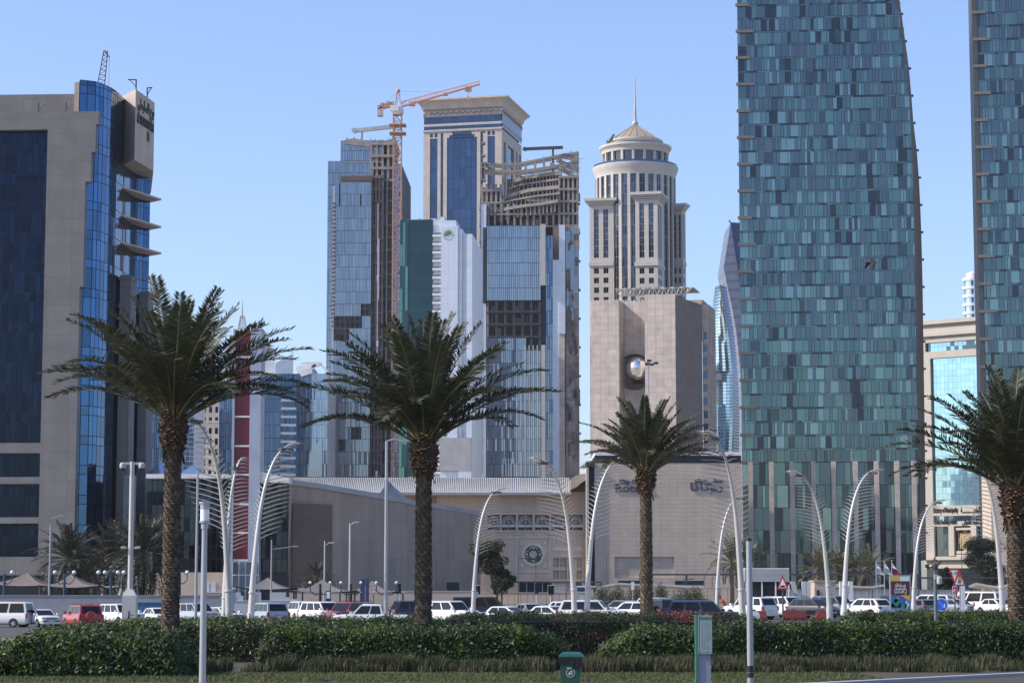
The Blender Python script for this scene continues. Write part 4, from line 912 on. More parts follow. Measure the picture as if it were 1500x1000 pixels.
def tower_cone():
    Y = 780; f = Fr(935, Y, 0, 330); T = f.thing('drum_tower', 'round pale stone hotel tower with a cone roof and a spire', 'hotel tower')
    s = f.s; yc = 16; z = lambda py, t=0: f.z(py, 0, t)
    K = 780*1.006/FPX * (1 + yc/780); r = 57*K
    def Z(py): return f.z(py, 0, yc)
    n = 40; c = MB()
    c.lathe([(r-.35, 0), (r-.35, Z(262))], 48, (0, yc), 0)
    c.build('core', M['rot'], T)
    g = MB()   # glazing between pilasters, front half
    cols = [((r-.1)*cos(a), yc + (r-.1)*sin(a)) for a in lin(-pi - .15, .15, 60)]
    rows = lin(0, Z(263), 40); curtain(g, cols, rows, (1, 1, 2), .008, .15, back=0); g.build('drum_glazing', mats('mullion_lt', 'rot', 'rot2'), T)
    c = MB()
    for i in range(15):
        a = -pi + pi*i/14
        c.M = Matrix.Translation((0, yc, 0)) @ Matrix.Rotation(a, 4, 'Z'); w = .5
        c.box(r-.3, r+.55, -w, w, 0, Z(263))
    c.M = None; c.build('pilaster', M['white_stone'], T)
    c = MB(); c.lathe([(r-.5, Z(265)), (r+.5, Z(264)), (r+.6, Z(260)), (r+1.1, Z(255)), (r+1.5, Z(250)), (r+1.5, Z(247.5)), (r-3, Z(247))], 64, (0, yc)); c.build('drum_cornice', M['white_stone'], T, 40)
    r2 = 48.5*K; c = MB(); c.lathe([(r2-.8, Z(248)), (r2-.8, Z(224))], 48, (0, yc), 0); c.build('upper_glazing', M['rot2'], T)
    c = MB()
    for i in range(18):
        a = 2*pi*i/18; c.M = Matrix.Translation((0, yc, 0)) @ Matrix.Rotation(a + .05, 4, 'Z'); c.box(r2-.9, r2+.1, -.42, .42, Z(248), Z(224))
    c.M = None; c.lathe([(r2-1, Z(248)), (r2+.15, Z(248)), (r2+.15, Z(244)), (r2-1, Z(244))], 48, (0, yc))
    c.lathe([(r2-1, Z(228)), (r2+.2, Z(228)), (r2+.4, Z(224)), (r2+1.2, Z(220)), (r2+1.2, Z(217)), (r2-3, Z(216.5))], 64, (0, yc)); c.build('upper_drum', M['white_stone'], T)
    c = MB(); c.lathe([(r+1.2, Z(247.5)), (r+1.2, Z(244.2))], 64, (0, yc)); c.build('balustrade', M['rotb'], T)
    r3 = 39*K; c = MB(); c.lathe([(r3, Z(219)), (r3, Z(212)), (r3+.5, Z(210)), (r3+.5, Z(208)), (r3-1, Z(207.6))], 48, (0, yc), 0)
    for i in range(36):
        a = 2*pi*i/36; c.M = Matrix.Translation((0, yc, 0)) @ Matrix.Rotation(a, 4, 'Z'); c.box(r3-.1, r3+.15, -.75, .75, Z(217.5), Z(213), 1)
    c.M = None; c.build('attic', mats('white_stone', 'rot'), T)
    c = MB(); rc = 38*K; c.lathe([(rc, Z(208)), (rc*.97, Z(206.5)), (rc*.5, Z(194.5)), (rc*.12, Z(185)), (.3, Z(182))], 40, (0, yc))
    for i in range(20):
        a = 2*pi*i/20; c.bar((rc*cos(a), yc+rc*sin(a), Z(207)), (.4*cos(a), yc+.4*sin(a), Z(183)), .25)
    c.build('cone_roof', M['bronze'], T)
    c = MB(); c.tube([(0, yc, Z(186)), (0, yc, Z(175)), (0, yc, Z(150)), (0, yc, Z(112))], [.85, .55, .35, .1], 10); c.ball((0, yc, Z(181)), 1.1, 12); c.build('spire', M['steel'], T)
    c = MB(); c.bar((s(892), yc-4, Z(215)), (s(902), yc-6, Z(202)), .6); c.bar((s(892), yc-4, Z(218)), (s(892), yc-4, Z(209)), .4); c.build('roof_crane', M['steel_dk'], T)
    # square wings: front one towards the viewer, two at the sides
    def wing(pa, pb, t, yaw, cap, pbase, depth):
        x0 = s(pa, t, 400); w = (s(pb, t, 400) - x0) / cos(yaw)
        Mx = Matrix.Translation((x0, t, 0)) @ Matrix.Rotation(yaw, 4, 'Z')
        zt = f.z(cap, 0, t); zl = f.z(387, 0, t); c = MB(); c.M = Mx
        ops = [(w*.18, w*.40, zl+2.2, zt-3.5), (w*.60, w*.82, zl+2.2, zt-3.5)]; low = []
        for k in range(30):
            zz = zl - 3.4 - k*3.45
            if zz < f.z(452): break
            low += [(w*.18, w*.40, zz, zz+2.0), (w*.60, w*.82, zz, zz+2.0)]
        c.wall(0, w, 0, zt, ops + low, d=.5)
        dops = [(depth*.14, depth*.32, zl+2.2, zt-3.5), (depth*.42, depth*.6, zl+2.2, zt-3.5)]; dl = [(a, b, zz, zz+2.0) for zz in sorted({o[2] for o in low}) for a, b in ((depth*.14, depth*.32), (depth*.42, depth*.6))]
        c.M = Mx @ Matrix.Translation((w, 0, 0)) @ Matrix.Rotation(pi/2, 4, 'Z'); c.wall(0, depth, 0, zt, dops + dl, d=.5); c.M = Mx
        c.quad((0,0,0),(0,depth,0),(0,depth,zt),(0,0,zt)); c.box(-.3, w+.3, -.4, depth, zl-.7, zl+.7)
        for e, a, b in ((.5, 1.9, 1.2), (1.1, 1.2, .6), (1.7, .6, 0)): c.box(-e, w+e, -e, depth, zt-a, zt-b+.02)
        c.box(-1.7, w+1.7, -1.7, depth, zt, zt+.35)
        wg = c.build('wing', M['white_stone'], T)
        gm = mats('white_stone', 'rot', 'rot2', 'rotb'); Ms = Mx @ Matrix.Translation((w, 0, 0)) @ Matrix.Rotation(pi/2, 4, 'Z')
        for Mq, lst, nx, nz, ch in ((Mx, ops, 2, 8, (1, 1, 2)), (Mx, low, 2, 1, (1, 2)), (Ms, dops, 1, 8, (3,)), (Ms, dl, 1, 1, (3,))):
            for a, b, p, q in lst:
                if nz == 1 and q < f.z(445): continue
                g = MB(); g.M = Mq; curtain(g, rowcols(a, b, nx, .45), lin(p, q, nz), ch, .012, .2, back=0); g.build('window', gm, wg)
    wing(864, 897, 6, radians(-10), 293, 690, 14); wing(931, 963, -9, radians(-14), 284, 690, 13); wing(985, 1000, 12, radians(-22), 301, 690, 3.5)
tower_cone()

def tower_sphere():
    f = Fr(868, 560, 13, 560); T = f.thing('sphere_hotel', 'tan panelled hotel block with a mirrored sphere set in its recess', 'hotel')
    s, z = f.s, f.z; c = MB(); th = f.t(908, s(907), 560)
    xa, xb, xc = s(907), s(946, 7), s(990); dd = f.t(1029, xc + 4, 560); xd = xc + 4; D2 = dd
    D = 7.0
    c.box(0, xa, 0, 30, 0, z(440)); c.box(s(945, 0)+.0, xc, 0, 9, 0, z(434))
    c.prism([(s(945), 8.9), (xc, .03), (xd, D2), (xd-6, D2+9), (xa, 34), (xa, 8.9)], 0, z(437), 1)  # right side takes the darker stone: its shade is put into the colour
    w0 = MB(); c.build('wall', mats('tan', 'tan_dark'), T)
    # recess wall with round niche
    c = MB(); cx, cz = s(929.5, D), z(546, 0, D); x0, x1, zt = xa, s(945), z(443, 0, D); R0 = 4.5; n = 32; k = [(cx + R0*1.0*cos(2*pi*i/n), cz + R0*1.02*sin(2*pi*i/n)) for i in range(n)]
    def proj(p):
        dx, dz = p[0]-cx, p[1]-cz; q = []
        if dx: q.append(((x1-cx) if dx > 0 else (x0-cx))/dx)
        if dz: q.append(((zt-cz) if dz > 0 else (-cz))/dz)
        t = min([a for a in q if a > 0]); return (cx+dx*t, cz+dz*t)
    # outer frame as fan of strips
    o = [proj(p) for p in k]
    corners = [(x1, zt), (x0, zt), (x0, 0), (x1, 0)]
    for i in range(n):
        a, b = k[i], k[(i+1) % n]; A, B = o[i], o[(i+1) % n]
        pts = [a, A]
        if abs(A[0]-B[0]) > .05 and abs(A[1]-B[1]) > .05:
            cr = (A[0] if abs(A[0]-x0) < .01 or abs(A[0]-x1) < .01 else B[0], A[1] if abs(A[1]-zt) < .01 or abs(A[1]) < .01 else B[1]); pts.append(cr)
        pts += [B, b]; c.poly([(p[0], D, p[1]) for p in pts], 0)
        c.quad((a[0],D,a[1]),(b[0],D,b[1]),(b[0],D+5,b[1]),(a[0],D+5,a[1]),1)
    c.poly([(p[0], D+5, p[1]) for p in k][::-1], 1); c.build('recess', mats('tan', 'mullion'), T)
    c = MB(); c.ball((s(934, D-3.6), D - 3.6, z(541, 0, D-3.6)), 2.85, 28); m = bpy.data.materials.new('mirror_tiles'); m.use_nodes = True
    b = m.node_tree.nodes['Principled BSDF']; b.inputs['Metallic'].default_value = 1; b.inputs['Base Color'].default_value = (.8, .8, .8, 1); b.inputs['Roughness'].default_value = .12
    c.build('mirror_sphere', m, T)
    c = MB()
    for i in range(5): c.tube([(s(926+i*3, D), D+3, z(560)), (s(926+i*3, D-1), D-1, z(552))], .18, 6)
    c.build('sphere_bracket', M['steel_dk'], T)
    # rear wing with slit windows
    x2 = s(1040, D2+1); zt2 = z(446, xd, D2); xs = xd + .05; c = MB(); ops = []
    fl = 3.35; zz = 6
    while zz < z(478, xd, D2): ops.append((xs+.15, xs+1.25, zz, zz+1.9)); zz += fl
    c.wall(xs, x2, 0, zt2, ops, d=.5, y=D2+.2); c.box(xs, x2, D2+1, D2+12, 0, zt2-.01); c.box(xs-.02, xs+.35, D2-.4, D2+1, z(500,xd,D2), zt2+1); c.box(xd-5, xd, D2+2, D2+10, zt2, zt2+1.5); c.build('rear_wing', M['tan'], T)
    for o in ops:
        g = MB(); g.quad((o[0],D2+.6,o[2]),(o[1],D2+.6,o[2]),(o[1],D2+.6,o[3]),(o[0],D2+.6,o[3])); g.build('window', M['qblue'], T)
    # white truss canopy on the roof
    c = MB(); za, zb = z(437), z(423); rr = random.Random(5)
    P0 = [(s(px, 6), 6 + 2*(i % 2), z(424, 0, 6)) for i, px in enumerate(range(903, 1016, 7))]; P1 = [(s(px, 6), 7, z(434, 0, 6)) for px in range(907, 1012, 7)]
    for a, b in zip(P0, P0[1:]): c.bar(a, b, .22)
    for a, b in zip(P1, P1[1:]): c.bar(a, b, .22)
    for i in range(min(len(P0), len(P1))):
        c.bar(P0[i], P1[i], .18)
        if i+1 < len(P0): c.bar(P0[i+1], P1[i], .18)
    c.bar(P0[-1], P1[-1], .2); c.box(s(903, 6), s(1016, 6), 8, 18, z(424.5, 0, 6), z(423.5, 0, 6)); c.build('roof_truss', M['steel'], T)
    c = MB()
    for px in range(912, 988, 4): x = s(px, 8); c.box(x, x+rr.uniform(.3, .55), 8, 8.5, z(443), z(rr.uniform(430, 436)), rr.choice((0, 0, 1)))
    c.box(s(925), s(946), 9, 14, z(444), z(440)); c.build('roof_plant', mats('white', 'steel'), T)
    c = MB(); c.box(-1.0, -.01, 2, 20, 0, z(437)); c.build('edge_strip', M['tan'], T)
tower_sphere()

def twisted():
    f = Fr(1060, 1000, 0, 420); T = f.thing('faceted_tower', 'slim grey striped tower with a folded pointed top beside the teal tower', 'tower')
    s, z = f.s, f.z; c = MB()
    L = [(1071.5, 325.5), (1060.5, 391), (1065, 417), (1072, 450), (1078, 487), (1083, 540), (1086, 600), (1087, 670)]
    R = [(1071.5, 325.5), (1085.5, 425), (1100, 450), (1110, 480), (1118, 520), (1122, 560), (1125, 600), (1126, 700)]
    c.slab([(s(a), z(b)) for a, b in ((1071.5, 325.5), (1060.5, 391), (1065, 417), (1072, 450), (1078, 487), (1083, 540), (1085, 600), (1086, 880), (1126, 880), (1126, 520), (1110, 470), (1085.5, 425))][::1], 0, 30, 0); c.build('striped_facet', mat('striped_cladding', (.22,.23,.29), .35, metal=.5, joint=(40, 4, .75, .8)), T)
    c = MB(); c.slab([(s(a, -.4), z(b, 0, -.4)) for a, b in ((1071.5, 325.5), (1085.5, 425), (1130, 500), (1130, 330))], -.5, 20, 0); c.build('dark_facet', M['indigo'], T)
    c = MB(); c.bar((s(1071.5), 1, z(326)), (s(1069), 1, z(322)), .5); c.build('roof_mast', M['steel_dk'], T)
    f2 = Fr(1042, 950, 0, 560); T2 = f2.thing('curved_tower', 'pale curved glass tower with a dark blue bent edge', 'tower'); s, z = f2.s, f2.z
    E = [(1054, 417), (1058, 440), (1063, 465), (1067.5, 495), (1071, 525), (1073.5, 550), (1074, 590), (1073, 630), (1071.5, 660), (1070, 700)]
    E2 = [(1066.5, 417.5), (1070, 440), (1074.5, 465), (1078, 490), (1081.5, 525), (1084, 560), (1085.5, 595), (1085.5, 630), (1085, 660), (1084, 700)]
    Lf = [(1049, 417), (1046, 440), (1043.5, 465), (1042, 495), (1041, 525), (1040, 550), (1040, 590), (1040, 630), (1040, 660), (1040, 700)]
    g = MB()
    fe, fl_, f3 = edge_fn([(y, x) for x, y in E]), edge_fn([(y, x) for x, y in Lf]), edge_fn([(y, x) for x, y in E2])
    ys = [417 + 283*i/60 for i in range(61)]
    for a, b in zip(ys, ys[1:]):
        n = 7
        for i in range(n):
            u0, u1 = i/n, (i+1)/n
            q = [(fl_(y) + (fe(y)-fl_(y))*u, y, u) for u, y in ((u0, b), (u1, b), (u1, a), (u0, a))]
            o = random.uniform(-.04, .04)
            g.quad(*[(s(px, 0, y) + (.05 if k in (0, 3) else -.05), 6*(1-u)**2 + o, z(y) + (.12 if k < 2 else -.12)) for k, (px, y, u) in enumerate(q)], random.choice((1, 1, 2)))
        g.quad((s(fl_(b),0,b), 6.3, z(b)), (s(fe(b),0,b), .3, z(b)), (s(fe(a),0,a), .3, z(a)), (s(fl_(a),0,a), 6.3, z(a)), 0)
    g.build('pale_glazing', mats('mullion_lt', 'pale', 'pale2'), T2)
    g = MB()
    for a, b in zip(ys, ys[1:]): g.quad((s(fe(b),0,b), 0, z(b)), (s(f3(b),0,b), 7, z(b)), (s(f3(a),0,a), 7, z(a)-(.3 if a > 418 else 0)), (s(fe(a),0,a), 0, z(a)))
    g.build('dark_edge', M['indigo'], T2)
    c = MB(); c.box(s(1043, -4), s(1057, -4), -5, 3, z(557), z(549)); c.box(s(1042, -4), s(1054, -4), -4, 3, z(545), z(542)); c.box(s(1053, -4), s(1054, -4), -4, 3, z(549), z(543)); c.box(s(1041), s(1047), -4, 2, 0, z(590), 1); c.build('balcony_pod', mats('steel', 'slate'), T2)
    c = MB(); c.box(s(1042), s(1084), 8, 28, 0, z(690)); c.build('base', M['slate'], T2)
twisted()

def low_city():
    f = Fr(380, 640, -8, 600); T = f.thing('blue_office', 'blue glass office block with pale sun bars and two raked roof fins', 'office building'); s, z = f.s, f.z
    c = MB(); c.box(0, s(436), .3, 30, 0, z(549)); c.build('core', M['cool_white'], T)
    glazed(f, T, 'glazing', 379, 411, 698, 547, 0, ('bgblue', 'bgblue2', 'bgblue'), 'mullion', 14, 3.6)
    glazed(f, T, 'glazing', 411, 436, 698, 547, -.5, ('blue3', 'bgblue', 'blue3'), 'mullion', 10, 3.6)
    c = MB()
    for i in range(11): zz = z(586 + i*12.1); (c.box(s(411.5, -.9), s(434, -.9), -1.1, -.7, zz-.35, zz+.35) if zz > 0 else None)
    c.build('sun_bar', M['white'], T)
    c = MB(); c.slab([(s(a), z(b)) for a, b in ((386, 548), (387, 530), (402, 512), (402, 548))], 3, 4.5, 1); c.slab([(s(a), z(b)) for a, b in ((402.5, 548), (402.5, 531), (429, 516), (429, 548))], 1, 2.5, 0); c.build('roof_fin', mats('cool_white', 'white'), T)
    f = Fr(434, 660, 0, 600); T = f.thing('truss_roof_office', 'pale glass office block with a white roof truss left of the blue unfinished tower', 'office building'); s, z = f.s, f.z
    c = MB(); c.box(0, s(480), .3, 30, 0, z(549)); c.box(s(434), s(456), 2, 20, z(549), z(535)); c.build('core', M['cool_white'], T)
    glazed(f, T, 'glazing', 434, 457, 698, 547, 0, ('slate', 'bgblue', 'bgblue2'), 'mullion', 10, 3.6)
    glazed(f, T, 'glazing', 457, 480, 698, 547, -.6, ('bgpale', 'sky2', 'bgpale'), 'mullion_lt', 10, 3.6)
    c = MB()
    for p, q, w in (((434, 541), (468, 535), .8), ((440, 533), (470, 532), .7), ((452, 546), (462, 534), .8), ((468, 532), (480, 545), .6), ((440, 549), (457, 543), 1.6)): c.bar((s(p[0]), -1, z(p[1])), (s(q[0]), -1, z(q[1])), w)
    c.box(s(442), s(457), -1, 2, z(549), z(543)); c.bar((s(449), 2, z(536)), (s(449), 2, z(528)), .4); c.bar((s(446), 2, z(529)), (s(452), 2, z(530)), .3); c.build('roof_truss', M['white'], T)
    g = MB(); g.slab([(s(a, -3), z(b, 0, -3)) for a, b in ((452, 698), (454, 662), (472, 640), (472, 698))], -3, -.8); g.build('low_wing', M['sky2'], T)
    f = Fr(284, 620, -5, 620); T = f.thing('arched_hotel', 'beige hotel with arched windows and rooftop lettering seen under the left palm', 'hotel'); s, z = f.s, f.z
    x1 = s(324); ops = []; zt = z(584)
    for r in range(14):
        for k in range(4):
            a = x1*(.1 + .225*k); zz = z(604) - r*2.55*1.15
            if zz > 2: ops.append((a, a+x1*.11, zz, zz+1.7))
    c = MB(); c.wall(0, x1, 0, zt, ops, d=.4); c.box(0, x1, .6, 20, 0, zt); c.box(-.3, x1+.3, -.5, 20, zt, zt+.6); c.box(s(298), x1+.2, 1, 18, zt+.6, z(571)); c.box(s(302), x1, 2, 18, z(571), z(556)); c.box(-.2, x1+.2, -.25, 0, z(618)-.2, z(618)+.4); c.build('wall', M['stone_warm'], T)
    for o in ops:
        g = MB(); g.quad((o[0],.38,o[2]),(o[1],.38,o[2]),(o[1],.38,o[3]),(o[0],.38,o[3])); g.build('window', M['navy3'], T)
    text('sign_lettering', 'Marriott', 2.6, M['text_dk'], T, (s(305), .8, z(581)), width=s(323)-s(305), ext=.1, bold=.03)
    f = Fr(196, 560, 0, 620); T = f.thing('plain_blue_block', 'plain blue glass block behind the crown of the left palm', 'office building'); c = MB(); c.box(0, f.s(284), .3, 20, 0, f.z(572)); c.build('core', M['cool_white'], T)
    glazed(f, T, 'glazing', 196, 284, 698, 572, 0, ('bgblue', 'blue3', 'bgblue'), 'mullion', 26, 3.4)
    f = Fr(321, 600, 0, 620); T = f.thing('narrow_blue_block', 'narrow blue glass block squeezed behind the crimson pylon', 'office building'); c = MB(); c.box(0, f.s(352), .3, 20, 0, f.z(562)); c.build('core', M['cool_white'], T)
    glazed(f, T, 'glazing', 321, 352, 698, 560, 0, ('bgblue2', 'blue_hi', 'bgblue'), 'mullion', 9, 3.4)
    for px0, px1, py, Y, nm, lb in ((288, 303, 494, 1100, 'far_tower', 'far grey tower half hidden by the top of the left palm'), (333, 341, 497, 1150, 'far_tower', 'far pale tower just left of the crimson pylon'), (380, 389, 507, 1050, 'far_tower', 'far beige tower just right of the crimson pylon')):
        f = Fr(px0, Y, 10, 520); T = f.thing(nm, lb, 'tower', 'far towers'); x1 = f.s(px1); z = f.z; c = MB(); zt = z(py); c.box(0, x1, 0, 14, 0, zt); c.box(x1*.15, x1*.8, 2, 10, zt, zt+2.5); c.box(-.3, x1+.3, -.3, 14.3, zt-1, zt+.3)
        for k in range(3): c.box(x1*(.08+.3*k), x1*(.08+.3*k)+.8, -.25, 0, 0, zt)
        c.build('wall', M['cream'], T)
        g = MB()
        for r in range(34):
            zz = zt - 4 - r*3.4
            if zz > 0:
                for k in range(3): g.box(x1*(.08+.3*k)+1.0, x1*(.08+.3*k)+.3*x1-.2, -.05, 0, zz, zz+2)
        g.build('window_band', M['slate'], T)
low_city()

def crane():
    Y = 670; p = G(580.5, Y, 500); T = thing('tower_crane', 'orange lattice tower crane standing between the unfinished and the green tower', 'crane', p)
    X = lambda px, py: P(px, py, Y).x - p.x
    zt = Zat(165, Y); w = 1.22; c = MB(); n = 62
    for sx in (-w, w):
        for sy in (-w, w): c.bar((sx, sy, 0), (sx, sy, zt), .34)
    for i in range(n):
        z0, z1 = zt*i/n, zt*(i+1)/n
        for sx, sy, ex, ey in ((-w,-w,w,-w),(w,-w,w,w),(w,w,-w,w),(-w,w,-w,-w)):
            if i % 2: c.bar((sx,sy,z0),(ex,ey,z1),.2)
            else: c.bar((ex,ey,z0),(sx,sy,z1),.2)
            c.bar((sx,sy,z1),(ex,ey,z1),.2)
    for py in (183, 195): zz = Zat(py, Y); c.box(-2.4, 2.6, -2.4, 2.4, zz, zz+.25)
    c.build('mast', M['orange'], T)
    dx = X(0, 0) - 0
    def J(px, py, y=0): return Vector((X(px, py), y, Zat(py, Y)))
    c = MB(); a0, a1 = J(588, 155), J(703, 122); k = 24
    for i in range(k):
        u0, u1 = i/k, (i+1)/k; A, B = a0.lerp(a1, u0), a0.lerp(a1, u1); h = Vector((0, 0, 1.5*(1-u0*.35))); h1 = Vector((0, 0, 1.5*(1-u1*.35)))
        for y in (-.6, .6):
            Y1 = Vector((0, y, 0)); c.bar(A+Y1, B+Y1, .22); c.bar(A+Y1, A+h, .13); c.bar(A+h, B+Y1, .13)
        c.bar(A+h, B+h1, .24); c.bar(A + Vector((0,-.6,0)), A + Vector((0,.6,0)), .12)
    for px, py, s_ in ((604, 150.5, .9), (653, 136.5, .6), (686, 128.5, 1.0)): q = J(px, py); c.box(q.x-s_, q.x+s_, -.6, .6, q.z-s_*.8, q.z+s_*.7)
    q = J(686, 130); c.bar(q, q + Vector((0, 0, -2.5)), .2); c.box(q.x-.4, q.x+.4, -.3, .3, q.z-3.2, q.z-2.3)
    c.build('jib', M['coral'], T)
    c = MB(); b0, b1 = J(577, 153), J(554, 158.5)
    for y in (-.7, .7): c.bar(b0+Vector((0,y,0)), b1+Vector((0,y,0)), .4)
    c.bar(b0+Vector((0,0,1.3)), b1+Vector((0,0,1.1)), .15)
    for i in range(5): q = b0.lerp(b1, .15+i*.2); c.box(q.x-.5, q.x+.7, -.8, .8, q.z, q.z+1.0+.5*(i % 2)); c.bar(q, q + Vector((.8, 0, 1.3)), .15)
    c.box(b1.x-.2, b1.x+1.5, -.9, .9, b1.z-2.2, b1.z+.5, 1); c.build('counter_jib', mats('orange', 'tan'), T)
    c = MB(); top = J(583, 132)
    for sx in (-.9, .9):
        for sy in (-.7, .7): c.bar((sx+.2, sy, Zat(153, Y)), (top.x + sx*.2, sy*.2, top.z), .22)
    for i in range(4): zz = Zat(150 - i*4, Y); c.bar((-.6, -.5, zz), (.9, -.4, zz+1), .12)
    c.bar(top, J(640, 141) + Vector((0, 0, 1.5)), .07); c.bar(top, J(556, 156), .08); c.ball(top, .7, 8); c.build('tower_head', M['orange'], T)
    c = MB(); c.box(-2.2, .4, -2.2, -1, Zat(163, Y), Zat(155, Y)); c.lathe([(1.6, zt-.5), (1.9, zt+.2), (1.9, zt+1.2), (1.2, zt+2)], 16); c.build('cab', M['white'], T)
crane()
# ------------------------------------------------------------------ ground
def ground():
    xs = [-3000, -1500, -600, -300, -150, -100, -80, -60, -55] + list(range(-50, 56, 10)) + [55, 60, 80, 100, 150, 300, 600, 1500, 3000]
    ys = [-3000, -600, -200, -50, 0, 30, 60, 70, 80, 90, 100, 110, 120, 130, 140, 150, 160, 200, 260, 340, 500, 800, 1500, 6000]
    xs = sorted(set(xs)); c = MB(); n = len(xs)
    c.add([(x, y, gz(x, y)) for y in ys for x in xs], [(j*n+i, j*n+i+1, (j+1)*n+i+1, (j+1)*n+i) for j in range(len(ys)-1) for i in range(n-1)])
    o = c.build('ground', mat('paved_ground', (.30,.26,.205), .9, vs=.08, var=.15, bump=.2, bs=3)); props(o, kind='structure')
    def sheet(name, x0, x1, y0, y1, h, m):
        c = MB(); X = [x for x in range(int(x0), int(x1)+1, 10)]; Yv = lin(y0, y1, max(1, int((y1-y0)/8)))
        for ya, yb in zip(Yv, Yv[1:]):
            for xa, xb in zip(X, X[1:]): c.quad((xa,ya,gz(xa,ya)+h),(xb,ya,gz(xb,ya)+h),(xb,yb,gz(xb,yb)+h),(xa,yb,gz(xa,yb)+h))
        return props(c.build(name, m), kind='structure')
    asph = mat('asphalt', (.055,.055,.056), .9, vs=.3, var=.2, bump=.2, bs=20)
    sheet('road', -120, 120, 134, 262, .006, asph)
    # the near road and its kerb run slantwise across the lower right corner
    A, d = Vector((8.2, 60.2, 0)), Vector((7.2, 7.6, 0)).normalized(); nrm = Vector((d.y, -d.x, 0)); p0, p1 = A - d*90, A + d*16
    c = MB(); c.poly([p0 + Vector((0,0,.004)), p0 + nrm*60 + Vector((0,0,.004)), p1 + nrm*60 + Vector((0,0,.004)), p1 + Vector((0,0,.004))]); props(c.build('near_road', asph), kind='structure')
    kb = mat('kerb_concrete', (.34,.35,.38), .8, streak=.05); kd = mat('kerb_black', (.03,.03,.032), .7)
    c = MB(); c.bar(p0 + Vector((0,0,.05)), p1 + Vector((0,0,.05)), .32, .14); props(c.build('near_kerb', kb), kind='structure')
    # soil under the planting, and the far kerbs painted black and white
    soil = mat('planting_soil', (.055,.045,.034), .95, var=.2, vs=1.5, bump=.4, bs=6)
    sheet('planting_bed', -60, 60, 62, 104, .03, soil)
    def kerb(name, xa, ya, xb, yb):
        c = MB(); L = math.dist((xa, ya), (xb, yb)); n = max(1, int(L/1.0))
        for i in range(n):
            q = lambda t: Vector((xa+(xb-xa)*t, ya+(yb-ya)*t, 0)); a, b = q(i/n), q((i+1)/n); a.z, b.z = gz(a.x, a.y)+.075, gz(b.x, b.y)+.075; c.bar(a, b, .3, .16, (i//1) % 2)
        props(c.build(name, [mat('kerb_white', (.6,.6,.58), .7) if 'kerb_white' not in bpy.data.materials else bpy.data.materials['kerb_white'], kd]), kind='structure')
    kerb('far_kerb', 14, 142, 40, 147); kerb('far_kerb', 16, 132, 40, 134.5); kerb('far_kerb', -60, 132, -30, 133)
    c = MB(); c.add([(16, 132.2, gz(16,132)+.13), (40, 134.6, gz(40,134)+.13), (40, 147, gz(40,147)+.13), (14, 142, gz(14,142)+.13)], [(0,1,2,3)]); props(c.build('traffic_island', mat('island_paving', (.40,.37,.33), .9)), kind='structure')
    c = MB(); p = G(868, 78, 978); c.box(p.x-.9, p.x+.9, 76.5, 84, 0, .09); props(c.build('garden_path', kb), kind='structure')
ground()
# ------------------------------------------------------------------ plants
LEAF = [mat('leaf_dark', (.014,.029,.006), .6, var=.35, vs=1.2, tl=.12), mat('leaf_mid', (.042,.080,.007), .55, var=.35, vs=1.2, tl=.2), mat('leaf_bright', (.10,.165,.012), .5, var=.2, vs=2, tl=.3),
        mat('flower_red', (.22,.012,.03), .6, var=.2), mat('leaf_bronze', (.035,.030,.014), .6, var=.25, vs=2, tl=.2), mat('flower_pale', (.34,.26,.16), .6)]
HEDGE_CORE = mat('hedge_inside', (.012,.014,.007), .9, var=.3, vs=3)  # near-black solid core; the shade among the leaves is put into its colour
def leaves(pts, nrm, size, mix, asp=.42):
    """small folded leaf quads at pts, roughly facing nrm"""
    n = len(pts); d = rng.normal(size=(n, 3)); d -= (d * nrm).sum(1, keepdims=True) * nrm * .55; d /= np.linalg.norm(d, axis=1, keepdims=True) + 1e-9
    nn = nrm + rng.normal(size=(n, 3)) * .55; s = np.cross(d, nn); s /= np.linalg.norm(s, axis=1, keepdims=True) + 1e-9
    L = size * rng.uniform(.6, 1.4, (n, 1)); w = L * asp
    V = np.stack([pts - d*L*.5, pts + s*w*.5, pts + d*L*.5, pts - s*w*.5], 1).reshape(-1, 3)
    return V, rng.choice(len(mix), n, p=np.array(mix)/sum(mix))
